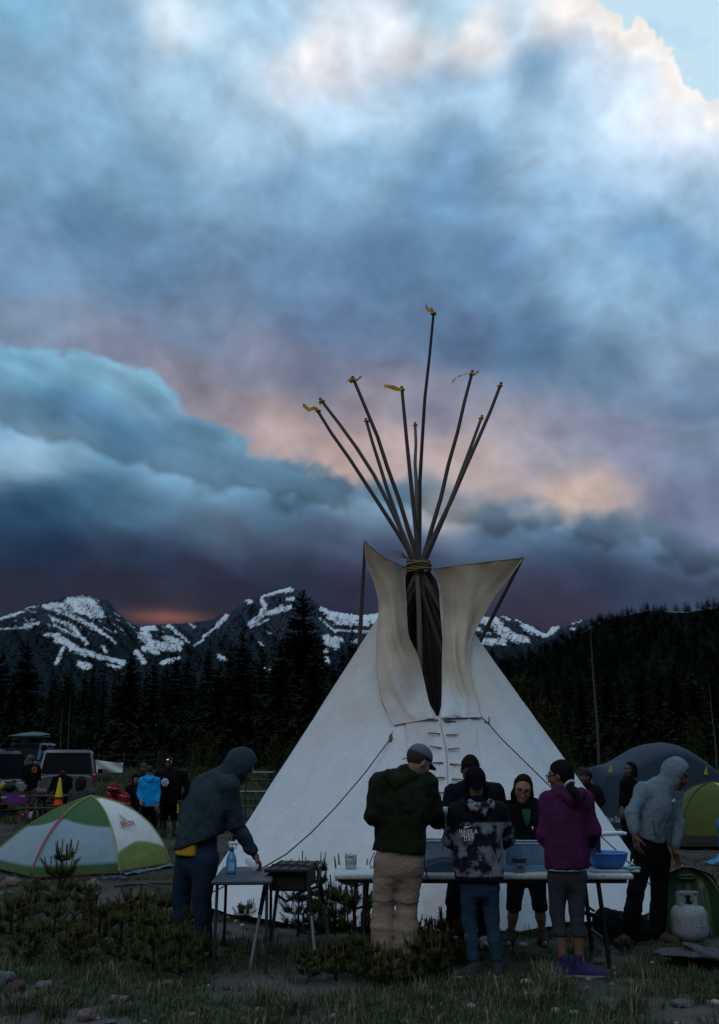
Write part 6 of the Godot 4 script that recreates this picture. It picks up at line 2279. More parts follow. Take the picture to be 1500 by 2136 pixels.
	for k in 5:
		mb.tube([Vector3(0.13 + 0.012 * k, 0.045, 0.05 - 0.02 * k), Vector3(0.16 + 0.01 * k, 0.06 + 0.006 * k, 0.02 - 0.02 * k), Vector3(0.19, 0.048, -0.02 * k)], [0.006], 5)
	tag(put("crumpled_wrap", mb.mesh(), mat(Color(0.4, 0.48, 0.52), 0.4), t), "", "", "", "stuff")
	t = thing("bowl", "large bright blue plastic bowl near the right end of the long table", "bowl", Vector3(bw.x - 0.01, 0.758, bw.z))
	mb = MB.new()
	mb.lathe(Vector3.ZERO, [Vector2(0, 0.004), Vector2(0.1, 0.0), Vector2(0.128, 0.02), Vector2(0.158, 0.075), Vector2(0.168, 0.118), Vector2(0.172, 0.124), Vector2(0.166, 0.128), Vector2(0.16, 0.118), Vector2(0.15, 0.08), Vector2(0.12, 0.026), Vector2(0.09, 0.01), Vector2(0, 0.01)], 40)
	put("bowl_shell", mb.mesh(), mat(Color(0.03, 0.16, 0.5), 0.35, {"spec": 0.5}), t)
	mb = MB.new()
	var ring := []
	for k in 33:
		ring.append(Vector3(cos(TAU * k / 32.0) * 0.169, 0.124, sin(TAU * k / 32.0) * 0.169))
	mb.tube(ring, [0.006], 6, false)
	put("rim", mb.mesh(), mat(Color(0.12, 0.3, 0.6), 0.35), t)
	# blue jug behind the purple jacket
	var jg := W(1240, 1815, 9.05)
	jg.y = 0.735
	t = thing("jug", "tall blue plastic jug between the purple jacket and the blue bowl", "jug", jg)
	mb = MB.new()
	mb.hexa([Vector3(-0.06, 0, -0.05), Vector3(0.03, 0, -0.05), Vector3(0.03, 0, 0.05), Vector3(-0.06, 0, 0.05), Vector3(-0.09, 0.22, -0.06), Vector3(0.0, 0.22, -0.06), Vector3(0.0, 0.22, 0.06), Vector3(-0.09, 0.22, 0.06)])
	put("body", mb.mesh(), mat(Color(0.035, 0.095, 0.16), 0.45), t)
	mb = MB.new()
	mb.hexa([Vector3(0.012, 0, -0.05), Vector3(0.05, 0, -0.05), Vector3(0.05, 0, 0.05), Vector3(0.012, 0, 0.05), Vector3(0.005, 0.27, -0.06), Vector3(0.055, 0.275, -0.06), Vector3(0.055, 0.275, 0.06), Vector3(0.005, 0.27, 0.06)])
	put("side_panel", mb.mesh(), mat(Color(0.012, 0.022, 0.075), 0.45), t)
	# long white tube held by the girl
	var r0 := W(1212, 1742, 8.75)
	var r1 := W(1306, 1739, 8.85)
	t = thing("white_tube", "thin white tube sticking out to the right of the purple jacket above the blue bowl", "tube", r0)
	mb = MB.new()
	mb.tube([Vector3.ZERO, (r1 - r0) * 0.5 + Vector3(0, 0.004, 0), (r1 - r0) * 0.9 + Vector3(0, 0.006, 0), r1 - r0], [0.019, 0.019, 0.018, 0.013], 12)
	put("tube", mb.mesh(), mat(Color(0.62, 0.66, 0.75), 0.5), t)

func bin(at: Vector3, w: float, h: float, label: String, filled: bool) -> void:
	at.y = 0.735
	var t := thing("plastic_bin", label, "bin", at)
	var m := mat(Color(0.13, 0.26, 0.4), 0.4, {"spec": 0.6})
	m.transparency = BaseMaterial3D.TRANSPARENCY_ALPHA
	m.albedo_color.a = 0.42
	var d := 0.34
	for q in [[Vector3(0, h / 2, d / 2), Vector3(w, h, 0.006)], [Vector3(0, h / 2, -d / 2), Vector3(w, h, 0.006)], [Vector3(-w / 2, h / 2, 0), Vector3(0.006, h, d - 0.008)], [Vector3(w / 2, h / 2, 0), Vector3(0.006, h, d - 0.008)], [Vector3(0, 0.004, 0), Vector3(w - 0.01, 0.006, d - 0.01)]]:
		var mb := MB.new()
		mb.box(q[0], q[1])
		put("wall" if q[0].y > 0.02 else "floor", mb.mesh(), m, t)
	var mb := MB.new()
	var c := [Vector3(-w / 2, h, d / 2), Vector3(w / 2, h, d / 2), Vector3(w / 2, h, -d / 2), Vector3(-w / 2, h, -d / 2), Vector3(-w / 2, h, d / 2)]
	mb.tube(c, [0.009], 6)
	put("rim", mb.mesh(), mat(Color(0.2, 0.32, 0.42), 0.4), t)
	for k in 9:
		mb = MB.new()
		mb.box(Vector3((k / 8.0 - 0.5) * (w - 0.04), h - 0.028, d / 2 + 0.007), Vector3(0.004, 0.05, 0.008))
		put("rib", mb.mesh(), mat(Color(0.16, 0.28, 0.38), 0.4), t)
	if filled:
		mb = MB.new()
		var rows := []
		for i in 10:
			var row := []
			for k in 14:
				row.append(Vector3((k / 13.0 - 0.5) * (w - 0.02), 0.045 + 0.04 * sin(k / 13.0 * 2.4) + 0.012 * hash1(i * 14 + k), (i / 9.0 - 0.5) * (d - 0.02)))
			rows.append(row)
		mb.grid(rows)
		rows = []
		for y in 2:
			var row := []
			for k in 14:
				row.append(Vector3((k / 13.0 - 0.5) * (w - 0.02), 0.008 if y == 0 else 0.045 + 0.04 * sin(k / 13.0 * 2.4), d / 2 - 0.01))
			rows.append(row)
		mb.grid(rows)
		put("brown_mix", mb.mesh(), mat(Color(0.1, 0.05, 0.035), 0.9), t)

# ---------------------------------------------------------------- things on the ground
var stone_spots := []

func make_ground_things() -> void:
	var p := G(1442, 1968)
	var t := thing("gas_cylinder", "white propane cylinder standing on the grass in front of the green plastic sled", "gas cylinder", p)
	var white := mat(Color(0.3, 0.36, 0.38), 0.55, {"tex": M.t_cloth, "scale": 2.0})
	var mb := MB.new()
	mb.lathe(Vector3.ZERO, [Vector2(0, 0.03), Vector2(0.1, 0.03), Vector2(0.14, 0.045), Vector2(0.163, 0.085), Vector2(0.168, 0.12), Vector2(0.168, 0.24), Vector2(0.16, 0.28), Vector2(0.135, 0.318), Vector2(0.095, 0.335), Vector2(0, 0.345)], 36)
	put("tank", mb.mesh(), white, t)
	mb = MB.new()
	mb.lathe(Vector3.ZERO, [Vector2(0.1, 0.0), Vector2(0.105, 0.0), Vector2(0.105, 0.04), Vector2(0.1, 0.04)], 30)
	put("foot_ring", mb.mesh(), mat(Color(0.08, 0.09, 0.09), 0.6), t)
	mb = MB.new()
	for r in [0.1, 0.106]:
		var rows := []
		for y in 2:
			var row := []
			for k in 27:
				var a := PI / 2 + 0.95 + (TAU - 1.9) * k / 26.0
				row.append(Vector3(cos(a) * r, 0.32 + 0.13 * y, sin(a) * r))
			rows.append(row)
		mb.grid(rows)
	put("collar", mb.mesh(), white, t)
	mb = MB.new()
	for sx in [-0.075, 0.05]:
		mb.box(Vector3(sx, 0.385, 0.085 - absf(sx) * 0.4), Vector3(0.03, 0.12, 0.01), 0.003)
	mb.box(Vector3(-0.015, 0.452, 0.085), Vector3(0.17, 0.025, 0.012), 0.004)
	put("collar_guard", mb.mesh(), white, t)
	mb = MB.new()
	mb.tube([Vector3(0, 0.33, 0), Vector3(0, 0.4, 0)], [0.02, 0.018], 10)
	mb.lathe(Vector3(0, 0.4, 0), [Vector2(0, 0), Vector2(0.032, 0.0), Vector2(0.034, 0.015), Vector2(0.026, 0.025), Vector2(0, 0.025)], 12)
	mb.tube([Vector3(0, 0.37, 0), Vector3(0.01, 0.36, 0.05)], [0.014], 8)
	put("valve", mb.mesh(), mat(Color(0.01, 0.01, 0.011), 0.5), t)
	mb = MB.new()
	var rows := []
	for y in 2:
		var row := []
		for k in 9:
			var a := PI / 2 - 0.1 - 0.6 * k / 8.0
			row.append(Vector3(cos(a) * 0.1705, 0.17 + 0.075 * y, sin(a) * 0.1705))
		rows.append(row)
	mb.grid(rows)
	put("label_sheet", mb.mesh(), mat(Color(0.36, 0.41, 0.44), 0.6), t)
	for i in 5:
		mb = MB.new()
		rows = []
		for y in 2:
			var row := []
			for k in 5:
				var a := PI / 2 - 0.16 - (0.42 if i % 2 == 0 else 0.3) * k / 4.0
				row.append(Vector3(cos(a) * 0.172, 0.183 + 0.013 * i + 0.005 * y, sin(a) * 0.172))
			rows.append(row)
		mb.grid(rows)
		put("print_line", mb.mesh(), mat(Color(0.13, 0.15, 0.17), 0.7), t)
	for i in 3:
		mb = MB.new()
		mb.box(Vector3(-0.13 + 0.035 * i, 0.215, 0.112 + 0.017 * i), Vector3(0.022, 0.012, 0.006), 0.0, Basis(Vector3.UP, -0.75 + 0.15 * i))
		put("print_mark", mb.mesh(), mat(Color(0.2, 0.23, 0.25), 0.7), t)
	# green plastic sled leaning upright
	p = W(1452, 1990, 10.25)
	p.y = 0
	t = thing("plastic_sled", "dark green moulded plastic sled standing upright behind the white propane cylinder", "sled", p, -0.05)
	var gm := mat(Color(0.014, 0.05, 0.012), 0.35, {"spec": 0.5})
	var outline := func(y: float) -> float: return 0.275 * sqrt(maxf(0.02, 1.0 - pow(maxf(0.0, y - 0.42) / 0.19, 3.2)))
	mb = MB.new()
	for layer_ in 2:
		rows = []
		for i in 26:
			var y := 0.62 * i / 25.0
			var hw: float = outline.call(y) if y < 0.609 else 0.06
			var row := []
			for k in 19:
				var x := (k / 18.0 * 2.0 - 1.0)
				row.append(Vector3(x * hw, y, -0.22 * y - 0.05 + 0.11 * pow(absf(x), 3.0) - 0.012 * layer_ + 0.012 * sin(x * 16.0) * smoothstep(0.5, 0.4, y)))
			rows.append(row)
		mb.grid(rows)
	put("shell", mb.mesh(), gm, t)
	mb = MB.new()
	var rim := []
	for i in 41:
		var a := PI * i / 40.0
		var y := 0.02 + 0.595 * pow(sin(a), 0.45)
		rim.append(Vector3(-cos(a) * 0.283 * (1.0 if absf(cos(a)) > 0.7 else 1.0), y, -0.22 * y + 0.055 - 0.09 * pow(sin(a), 4.0)))
	mb.tube(rim, [0.014], 7)
	put("rim", mb.mesh(), gm, t)
	mb = MB.new()
	mb.tube([Vector3(-0.09, 0.53, -0.13), Vector3(-0.05, 0.545, -0.115), Vector3(0.05, 0.545, -0.115), Vector3(0.09, 0.53, -0.13), Vector3(0.05, 0.515, -0.115), Vector3(-0.05, 0.515, -0.115), Vector3(-0.09, 0.53, -0.13)], [0.012], 6)
	put("hand_hold", mb.mesh(), mat(Color(0.08, 0.1, 0.04), 0.5), t)
	# backpack and a trekking pole strap by the tipi hem
	p = W(1297, 1940, 9.95)
	p.y = 0.0
	t = thing("backpack", "black backpack lying at the foot of the tipi behind the grey hoodie's legs", "backpack", p)
	mb = MB.new()
	var f := Field.new()
	f.noise = ripple
	f.amp = 0.025
	f.cap(Vector3(-0.14, 0.17, 0), Vector3(0.12, 0.13, 0.02), 0.13, 0.12, 0.05)
	f.ell(Vector3(0.19, 0.11, 0.05), Basis(), Vector3(0.1, 0.1, 0.1), 0.04)
	f.cap(Vector3(-0.1, 0.06, 0.1), Vector3(0.08, 0.05, 0.12), 0.05, 0.05, 0.04)
	f.into(mb, 0.018)
	put("pack", mb.mesh(), cloth(Color(0.008, 0.009, 0.011), {"bump": 1.0}), t)
	mb = MB.new()
	mb.tube([Vector3(-0.17, 0.2, 0.06), Vector3(-0.26, 0.24, 0.08), Vector3(-0.4, 0.28, 0.06)], [0.024, 0.022, 0.014], 7)
	put("strap", mb.mesh(), cloth(Color(0.008, 0.008, 0.01)), t)
	mb = MB.new()
	mb.tube([Vector3(-0.05, 0.26, 0.07), Vector3(0.0, 0.19, 0.15), Vector3(0.03, 0.08, 0.16)], [0.008], 6)
	put("buckle_strap", mb.mesh(), mat(Color(0.03, 0.035, 0.04), 0.7), t)
	# flat slab at the lower right corner
	p = G(1468, 2030)
	t = thing("rock_slab", "flat grey rock slab in the grass at the lower right corner", "rock", p)
	mb = MB.new()
	f = Field.new()
	f.noise = ripple
	f.amp = 0.03
	f.cap(Vector3(-0.2, 0.13, -0.06), Vector3(0.05, 0.14, 0.0), 0.16, 0.2, 0.02, Vector3.UP, 6.0)
	f.cap(Vector3(0.05, 0.13, 0.0), Vector3(0.34, 0.02, 0.04), 0.2, 0.17, 0.03, Vector3(0.35, 0.93, 0).normalized(), 5.0)
	f.cap(Vector3(0.25, 0.03, -0.1), Vector3(-0.1, 0.02, -0.18), 0.12, 0.1, 0.03)
	f.into(mb, 0.012)
	put("slab", mb.mesh(), M.rock, t)
	# stones
	var stones := [[20, 1850, 40, 24, 0, "flat pinkish stone at the left edge in front of the white and green tent"], [8, 1866, 30, 12, 1, "low grey stone touching the left edge below the flat pinkish stone"], [195, 1857, 28, 28, 2, "rounded pinkish boulder in front of the white and green tent's front corner"], [10, 2050, 42, 28, 1, "grey stone in the lower left corner, behind the reddish round one"], [35, 2068, 34, 28, 3, "reddish round stone in the lower left corner"], [92, 2062, 38, 16, 1, "flat pale grey stone right of the reddish round stone"], [246, 2090, 36, 18, 0, "pale flat stone in the grass below the left shrubs"], [177, 2128, 34, 28, 0, "round pink stone at the bottom edge, left of centre"], [472, 2066, 16, 12, 3, "small reddish stone in the bare soil below the small table"], [1317, 2056, 20, 16, 4, "small orange-brown stone in the grass right of the purple shoes"], [1352, 2050, 14, 10, 1, "tiny grey-green stone right of the orange-brown stone"], [1248, 2012, 26, 14, 1, "grey stone just behind the purple high-top shoes"], [1276, 2056, 14, 8, 0, "tiny pinkish stone left of the orange-brown stone"], [1222, 2066, 24, 8, 1, "thin flat grey stone below the purple shoes"], [1420, 2100, 44, 16, 1, "flat mossy grey stone near the lower right corner"], [302, 1846, 14, 14, 0, "small tan stone beside the teal groundsheet"], [298, 1851, 38, 10, 1, "thin flat grey stone right of the rounded boulder"], [232, 2134, 22, 10, 1, "half-hidden grey stone at the bottom edge"], [640, 1668, 8, 6, 1, "small pale stone in the meadow left of the tipi"]]
	for i in stones.size():
		var q = stones[i]
		var g := G(q[0], q[1])
		if i == 18:
			g = W(541, 1664, 33.0)
			g.y = height(g.x, g.z)
		var fw := absf(g.z) / cos(0.1)
		stone_spots.append(Vector3(g.x, q[2] * fw / FOCAL * 0.5 + 0.07, g.z))
		var w: float = q[2] * fw / FOCAL * 0.5
		var h: float = q[3] * fw / FOCAL * 0.62
		mb = MB.new()
		f = Field.new()
		var bump := FastNoiseLite.new()
		bump.seed = 100 + i
		bump.frequency = 0.9 / w
		bump.fractal_octaves = 3
		f.noise = bump
		f.amp = w * 0.24
		f.ell(Vector3(0, h * 0.42, 0), Basis(Vector3.UP, hash1(i) * 3.0), Vector3(w, h * 0.75, w * 0.85))
		f.ell(Vector3(w * 0.3, h * 0.4, 0), Basis(Vector3.UP, hash1(i + 9) * 3.0), Vector3(w * 0.65, h * 0.6, w * 0.7), w * 0.2)
		f.into(mb, maxf(w / 10.0, 0.005))
		var cs: Color = [Color(0.27, 0.2, 0.175), Color(0.16, 0.185, 0.185), Color(0.28, 0.21, 0.2), Color(0.14, 0.085, 0.085), Color(0.26, 0.14, 0.085)][q[4]]
		var o := put("stone", mb.mesh(), mat(cs, 0.95, {"tex": M.t_rock, "scale": 3.5, "nrm": M.n_soil, "bump": 0.8}), self, g)
		tag(o, q[5], "stone", "stones on the ground")
	# boulders far off
	for q in [[217, 1611, 30, 27, 54.0, "big tan boulder in front of the white tarpaulin beyond the cars", Color(0.14, 0.11, 0.08)], [336, 1616, 26, 20, 50.0, "pale lavender boulder between the blue jacket and the emblem jacket", Color(0.28, 0.27, 0.33)]]:
		var g := W(q[0], q[1], q[4])
		g.y = height(g.x, g.z)
		var w: float = q[2] * absf(g.z) / FOCAL * 0.5
		var h: float = q[3] * absf(g.z) / FOCAL
		mb = MB.new()
		f = Field.new()
		f.noise = lump
		f.amp = 0.12
		f.ell(Vector3(0, h * 0.45, 0), Basis(), Vector3(w, h * 0.56, w * 0.9))
		f.into(mb, 0.06)
		tag(put("boulder", mb.mesh(), mat(q[6], 0.95, {"tex": M.t_rock, "scale": 1.2}), self, g), q[5], "boulder")
	# driftwood sticks by the shrubs
	for q in [[330, 1850, 0.5, "thin grey fallen branch on the ground behind the left shrubs"], [285, 1856, 0.3, "short pale fallen stick beside the thin grey branch"]]:
		var g := G(q[0], q[1])
		mb = MB.new()
		mb.tube([Vector3(-q[2], 0.03, 0), Vector3(-q[2] * 0.3, 0.06, 0.03), Vector3(q[2] * 0.4, 0.05, -0.02), Vector3(q[2], 0.02, 0.04)], [0.02, 0.026, 0.022, 0.01], 7)
		tag(put("fallen_branch", mb.mesh(), M.deadwood, self, g), q[3], "branch")

# ---------------------------------------------------------------- the far camp
func car(label: String, at: Vector3, yaw: float, body: Color, dim: Vector3, kind := "suv", called := "parked_car") -> Node3D:   # rear towards +z
	var t := thing(called, label, "car", at, yaw)
	var paint := mat(body, 0.35, {"metal": 0.3, "spec": 0.6})
	var glass := mat(Color(0.006, 0.008, 0.01), 0.3, {"spec": 0.16})
	var black := mat(Color(0.012, 0.012, 0.013), 0.7)
	var hw := dim.x / 2.0
	var hl := dim.z / 2.0
	var H := dim.y
	var sill := 0.32
	var belt := H * 0.56
	# lower body: sections along the length
	var mb := MB.new()
	var rows := []
	for q in [[-1.0, 0.8, 0.42, belt * 0.72], [-0.985, 0.93, 0.34, belt * 0.82], [-0.9, 0.985, sill, belt * 0.88], [-0.42, 1.0, sill, belt * 0.97], [0.0, 1.0, sill, belt], [0.6, 1.0, sill, belt], [0.93, 0.99, sill, belt], [0.985, 0.95, 0.36, belt * 0.99], [1.0, 0.88, 0.42, belt * 0.95]]:
		var row := []
		for k in 20:
			var a := TAU * k / 20.0
			var x := signf(cos(a)) * pow(absf(cos(a)), 0.35)
			var y := signf(sin(a)) * pow(absf(sin(a)), 0.4)
			row.append(Vector3(x * hw * q[1] * (1.0 - 0.035 * maxf(0.0, y)), lerpf(q[2], q[3], y * 0.5 + 0.5), q[0] * hl))
		rows.append(row)
	mb.grid(rows, true)
	for e in [0, rows.size() - 1]:
		var c := Vector3.ZERO
		for p in rows[e]:
			c += p / 20.0
		for k in 20:
			mb.tri(rows[e][k], rows[e][(k + 1) % 20], c)
	put("body", mb.mesh(), paint, t)
	# cabin with sloping glass
	var z0 := -hl * 0.36
	var z1 := hl * 0.96
	var zt0 := -hl * 0.08
	var zt1 := hl * (0.86 if kind == "suv" else 0.9)
	var tw := hw * 0.8
	mb = MB.new()
	rows = []
	for q in [[0.0, 0.965], [0.3, 0.95], [0.75, 0.87], [0.93, 0.82], [1.0, 0.72]]:
		var row := []
		var f: float = q[0]
		var y := lerpf(belt - 0.02, H, f)
		var fz: float = lerpf(z0, zt0, f)
		var rz: float = lerpf(z1, zt1, pow(f, 1.3))
		var w: float = hw * q[1]
		for c in [[-1, 0.06], [-1, 0.5], [-1, 0.94], [-0.9, 1.0], [0, 1.012], [0.9, 1.0], [1, 0.94], [1, 0.5], [1, 0.06], [0.9, 0.0], [0, -0.015], [-0.9, 0.0]]:
			row.append(Vector3(c[0] * w, y, lerpf(fz, rz, c[1])))
		rows.append(row)
	mb.grid(rows, true)
	var roof := []
	for i in 5:
		var row := []
		for k in 7:
			row.append(Vector3((k / 6.0 * 2 - 1) * hw * 0.72, H + 0.035 * cos((k / 6.0 - 0.5) * PI), lerpf(zt0, zt1, i / 4.0)))
		roof.append(row)
	mb.grid(roof)
	put("cabin", mb.mesh(), paint, t)
	# glass, a little proud of the cabin
	var yb := belt + 0.04
	var yt := H - 0.1
	mb = MB.new()
	mb.quad(Vector3(-hw * 0.86, yb, z1 + 0.055), Vector3(hw * 0.86, yb, z1 + 0.055), Vector3(hw * 0.74, yt, lerpf(z1, zt1, 0.85) + 0.06), Vector3(-hw * 0.74, yt, lerpf(z1, zt1, 0.85) + 0.06), Vector3(0, 0, 1))
	put("rear_window", mb.mesh(), glass, t)
	mb = MB.new()
	mb.quad(Vector3(-hw * 0.88, yb, z0 - 0.07), Vector3(hw * 0.88, yb, z0 - 0.07), Vector3(hw * 0.74, yt + 0.02, lerpf(z0, zt0, 0.86) - 0.07), Vector3(-hw * 0.74, yt + 0.02, lerpf(z0, zt0, 0.86) - 0.07), Vector3(0, 0, -1))
	put("windscreen", mb.mesh(), glass, t)
	for s in [-1.0, 1.0]:
		for q in [[0.1, 0.4], [0.43, 0.68], [0.72, 0.93]]:
			mb = MB.new()
			var za: float = lerpf(z0 + 0.12, z1, q[0])
			var zb: float = lerpf(z0 + 0.12, z1, q[1])
			mb.quad(Vector3(s * (hw * 0.962 + 0.008), yb, za), Vector3(s * (hw * 0.962 + 0.008), yb, zb), Vector3(s * (hw * 0.85 + 0.012), yt, zb - 0.06 * q[1]), Vector3(s * (hw * 0.85 + 0.012), yt, za + 0.12 * (1.0 - q[0])), Vector3(s, 0.2, 0))
			put("side_window", mb.mesh(), glass, t)
		mb = MB.new()
		mb.box(Vector3(s * (hw + 0.1), belt + 0.1, z0 + 0.35), Vector3(0.2, 0.17, 0.1), 0.035)
		put("mirror", mb.mesh(), black, t)
		mb = MB.new()
		mb.box(Vector3(s * hw * 0.92, belt - 0.12, hl * 0.985), Vector3(0.13, 0.3, 0.09), 0.02)
		var tl := put("tail_light", mb.mesh(), mat(Color(0.17, 0.01, 0.012), 0.3, {"spec": 0.6}), t)
		mb = MB.new()
		mb.box(Vector3(s * hw * 0.925, belt - 0.03, hl * 0.99), Vector3(0.11, 0.07, 0.09), 0.01)
		put("indicator", mb.mesh(), mat(Color(0.35, 0.12, 0.05), 0.3), tl)
		mb = MB.new()
		mb.box(Vector3(s * hw * 0.74, belt * 0.68, -hl * 0.975), Vector3(0.38, 0.16, 0.1), 0.03)
		put("headlight", mb.mesh(), mat(Color(0.4, 0.38, 0.38), 0.25, {"spec": 0.8}), t)
		for q in [-0.62, 0.6]:
			mb = MB.new()
			mb.lathe(Vector3(s * (hw - 0.12), 0.36, q * hl), [Vector2(0.0, -0.11), Vector2(0.3, -0.11), Vector2(0.36, -0.08), Vector2(0.36, 0.08), Vector2(0.3, 0.11), Vector2(0, 0.11)], 20, Basis(Vector3(0, 0, 1), PI / 2))
			var wh := put("wheel", mb.mesh(), black, t)
			mb = MB.new()
			mb.lathe(Vector3(s * (hw - 0.0), 0.36, q * hl), [Vector2(0.0, 0.0), Vector2(0.2, 0.0), Vector2(0.22, 0.02)], 16, Basis(Vector3(0, 0, 1), PI / 2))
			put("rim", mb.mesh(), M.metal, wh)
		mb = MB.new()
		mb.tube([Vector3(s * hw * 0.66, H + 0.0, zt0 + 0.1), Vector3(s * hw * 0.66, H + 0.07, zt0 + 0.3), Vector3(s * hw * 0.66, H + 0.07, zt1 - 0.3), Vector3(s * hw * 0.66, H + 0.0, zt1 - 0.1)], [0.018], 6)
		put("roof_rail", mb.mesh(), black, t)
	mb = MB.new()
	mb.box(Vector3(0, 0.5, hl * 1.0), Vector3(dim.x * 0.97, 0.2, 0.16), 0.05)
	put("rear_bumper", mb.mesh(), paint, t)
	mb = MB.new()
	mb.box(Vector3(0, 0.46, -hl * 1.0), Vector3(dim.x * 0.95, 0.24, 0.16), 0.05)
	put("front_bumper", mb.mesh(), black, t)
	mb = MB.new()
	mb.box(Vector3(0, belt * 0.66, -hl * 0.985), Vector3(dim.x * 0.42, 0.17, 0.08), 0.02)
	put("grille", mb.mesh(), black, t)
	mb = MB.new()
	mb.box(Vector3(0, belt - 0.06, hl * 0.985), Vector3(0.2, 0.06, 0.09), 0.02)
	put("door_handle", mb.mesh(), black, t)
	return t

func make_far_camp() -> void:
	var g := W(138, 1700, 38.5)
	g.y = height(g.x, g.z)
	car("silver estate car with its dark rear window and right tail light towards the viewer", g, 0.24, Color(0.11, 0.106, 0.11), Vector3(2.05, 1.93, 4.8))
	g = W(46, 1700, 52.0)
	g.y = height(g.x, g.z)
	var t := car("dark blue car facing the camp with a flat carrier on its roof", g, PI - 0.05, Color(0.025, 0.075, 0.12), Vector3(1.95, 1.85, 4.6))
	var mb := MB.new()
	var rows := []
	for i in 6:
		var row := []
		for k in 11:
			var x := k / 10.0 * 2 - 1
			row.append(Vector3(x * 0.86, 2.2 + 0.06 * i * (1.0 - x * x * 0.6) * (1.0 if i < 4 else 0.75), -0.6 + 0.3 * i))
		rows.append(row)
	mb.grid(rows)
	mb.box(Vector3(0, 2.16, 0.1), Vector3(1.7, 0.08, 1.4), 0.03)
	mb.tube([Vector3(-0.7, 1.85, -0.2), Vector3(-0.75, 2.15, -0.3)], [0.02], 6)
	mb.tube([Vector3(0.7, 1.85, -0.2), Vector3(0.75, 2.15, -0.3)], [0.02], 6)
	put("roof_carrier", mb.mesh(), mat(Color(0.02, 0.05, 0.07), 0.5), t)
	g = W(-128, 1700, 33.0)
	g.y = height(g.x, g.z)
	car("silver van cut off by the left edge, showing its rear side window", g, 1.4, Color(0.12, 0.115, 0.115), Vector3(2.0, 1.98, 5.0), "van")
	# white tarpaulin stretched on a line
	var a := W(190, 1611, 58.0)
	var b := W(257, 1612, 58.0)
	t = thing("tarpaulin", "white tarpaulin sheet hung like a low wall behind the tan boulder", "tarpaulin", Vector3((a.x + b.x) / 2, height(a.x, a.z), a.z))
	mb = MB.new()
	mb.inv = t.position
	for z in [0.0, -0.03]:
		rows = []
		for i in 7:
			var row := []
			for k in 15:
				var f := k / 14.0
				var top := W(lerpf(188, 257, f), lerpf(1582, 1591, f) + 2.0 * sin(f * PI), 58.0)
				var bot := W(lerpf(188, 255, f), lerpf(1612, 1611, f), 58.0)
				var p := bot.lerp(top, i / 6.0)
				p.z += z + 0.06 * sin(f * 9.0 + i)
				row.append(p)
			rows.append(row)
		mb.grid(rows)
	put("sheet", mb.mesh(), mat(Color(0.52, 0.57, 0.58), 0.8), t)
	# wire fence behind it
	t = thing("wire_fence", "thin wire fence with slim posts running behind the white tarpaulin", "fence", W(240, 1606, 62.0))
	var fp := []
	for px in [70, 150, 205, 257, 330, 400]:
		var p := W(px, 1600, 62.0)
		p.y = height(p.x, p.z)
		fp.append(p)
		mb = MB.new()
		mb.inv = t.position
		mb.tube([p - Vector3(0, 0.1, 0), p + Vector3(0, 1.35, 0)], [0.035, 0.03], 6)
		put("post", mb.mesh(), M.deadwood, t)
	for y in [1.25, 0.9, 0.5]:
		mb = MB.new()
		mb.inv = t.position
		var pts := []
		for i in fp.size() - 1:
			for k in 4:
				pts.append(fp[i].lerp(fp[i + 1], k / 4.0) + Vector3(0, y - 0.12 * sin(k / 4.0 * PI), 0))
		mb.tube(pts, [0.012], 4)
		put("wire", mb.mesh(), M.iron_rail, t)
	# steel stock panel beside the tipi
	a = W(500, 1660, 30.0)
	b = W(571, 1660, 30.0)
	t = thing("metal_gate", "grey tubular steel livestock panel between the stooping person's head and the tipi", "gate", Vector3((a.x + b.x) / 2, height(a.x, a.z), a.z))
	for q in [[1611, M.metal], [1627, M.iron_rail], [1651, M.metal], [1668, M.iron_rail], [1684, M.iron_rail]]:
		mb = MB.new()
		mb.inv = t.position
		mb.tube([W(440, q[0], 30.0), W(572, q[0], 30.0)], [0.02], 7)
		put("rail", mb.mesh(), q[1], t)
	for px in [445, 514, 571.5]:
		mb = MB.new()
		mb.inv = t.position
		var p := W(px, 1610, 30.0)
		mb.tube([p, Vector3(p.x, height(p.x, p.z) - 0.1, p.z)], [0.024], 7)
		put("upright", mb.mesh(), M.iron_rail, t)
	# dark heap beside the tipi
	g = W(528, 1722, 21.0)
	g.y = height(g.x, g.z)
	mb = MB.new()
	var f := Field.new()
	f.noise = ripple
	f.amp = 0.04
	f.ell(Vector3(0, 0.15, 0), Basis(), Vector3(0.42, 0.26, 0.35), 0.05)
	f.ell(Vector3(0.25, 0.2, 0), Basis(), Vector3(0.28, 0.2, 0.3), 0.08)
	f.into(mb, 0.035)
	tag(put("tarp_heap", mb.mesh(), mat(Color(0.008, 0.008, 0.009), 0.8), self, g), "dark heap of covered gear on the ground behind the stooping person's arm", "heap")
	# picnic tables
	var wood := mat(Color(0.115, 0.085, 0.07), 0.9, {"tex": M.t_rock, "scale": 2.0})
	for q in [[30, 31.0, 0.0, "weathered wooden picnic table at the left edge carrying the pots"], [282, 26.2, 0.12, "wooden picnic table end showing between the red jacket and the blue jacket"], [128, 29.0, 0.0, "wooden picnic table behind the white and green tent carrying the yellow cone"]]:
		var c := W(q[0], 1700, q[1])
		c.y = height(c.x, c.z)
		t = thing("picnic_table", q[3], "table", c, q[2], "picnic tables")
		for i in 5:
			mb = MB.new()
			mb.box(Vector3(0, 0.75, -0.3 + i * 0.15), Vector3(1.8, 0.04, 0.14), 0.006)
			put("plank", mb.mesh(), wood, t)
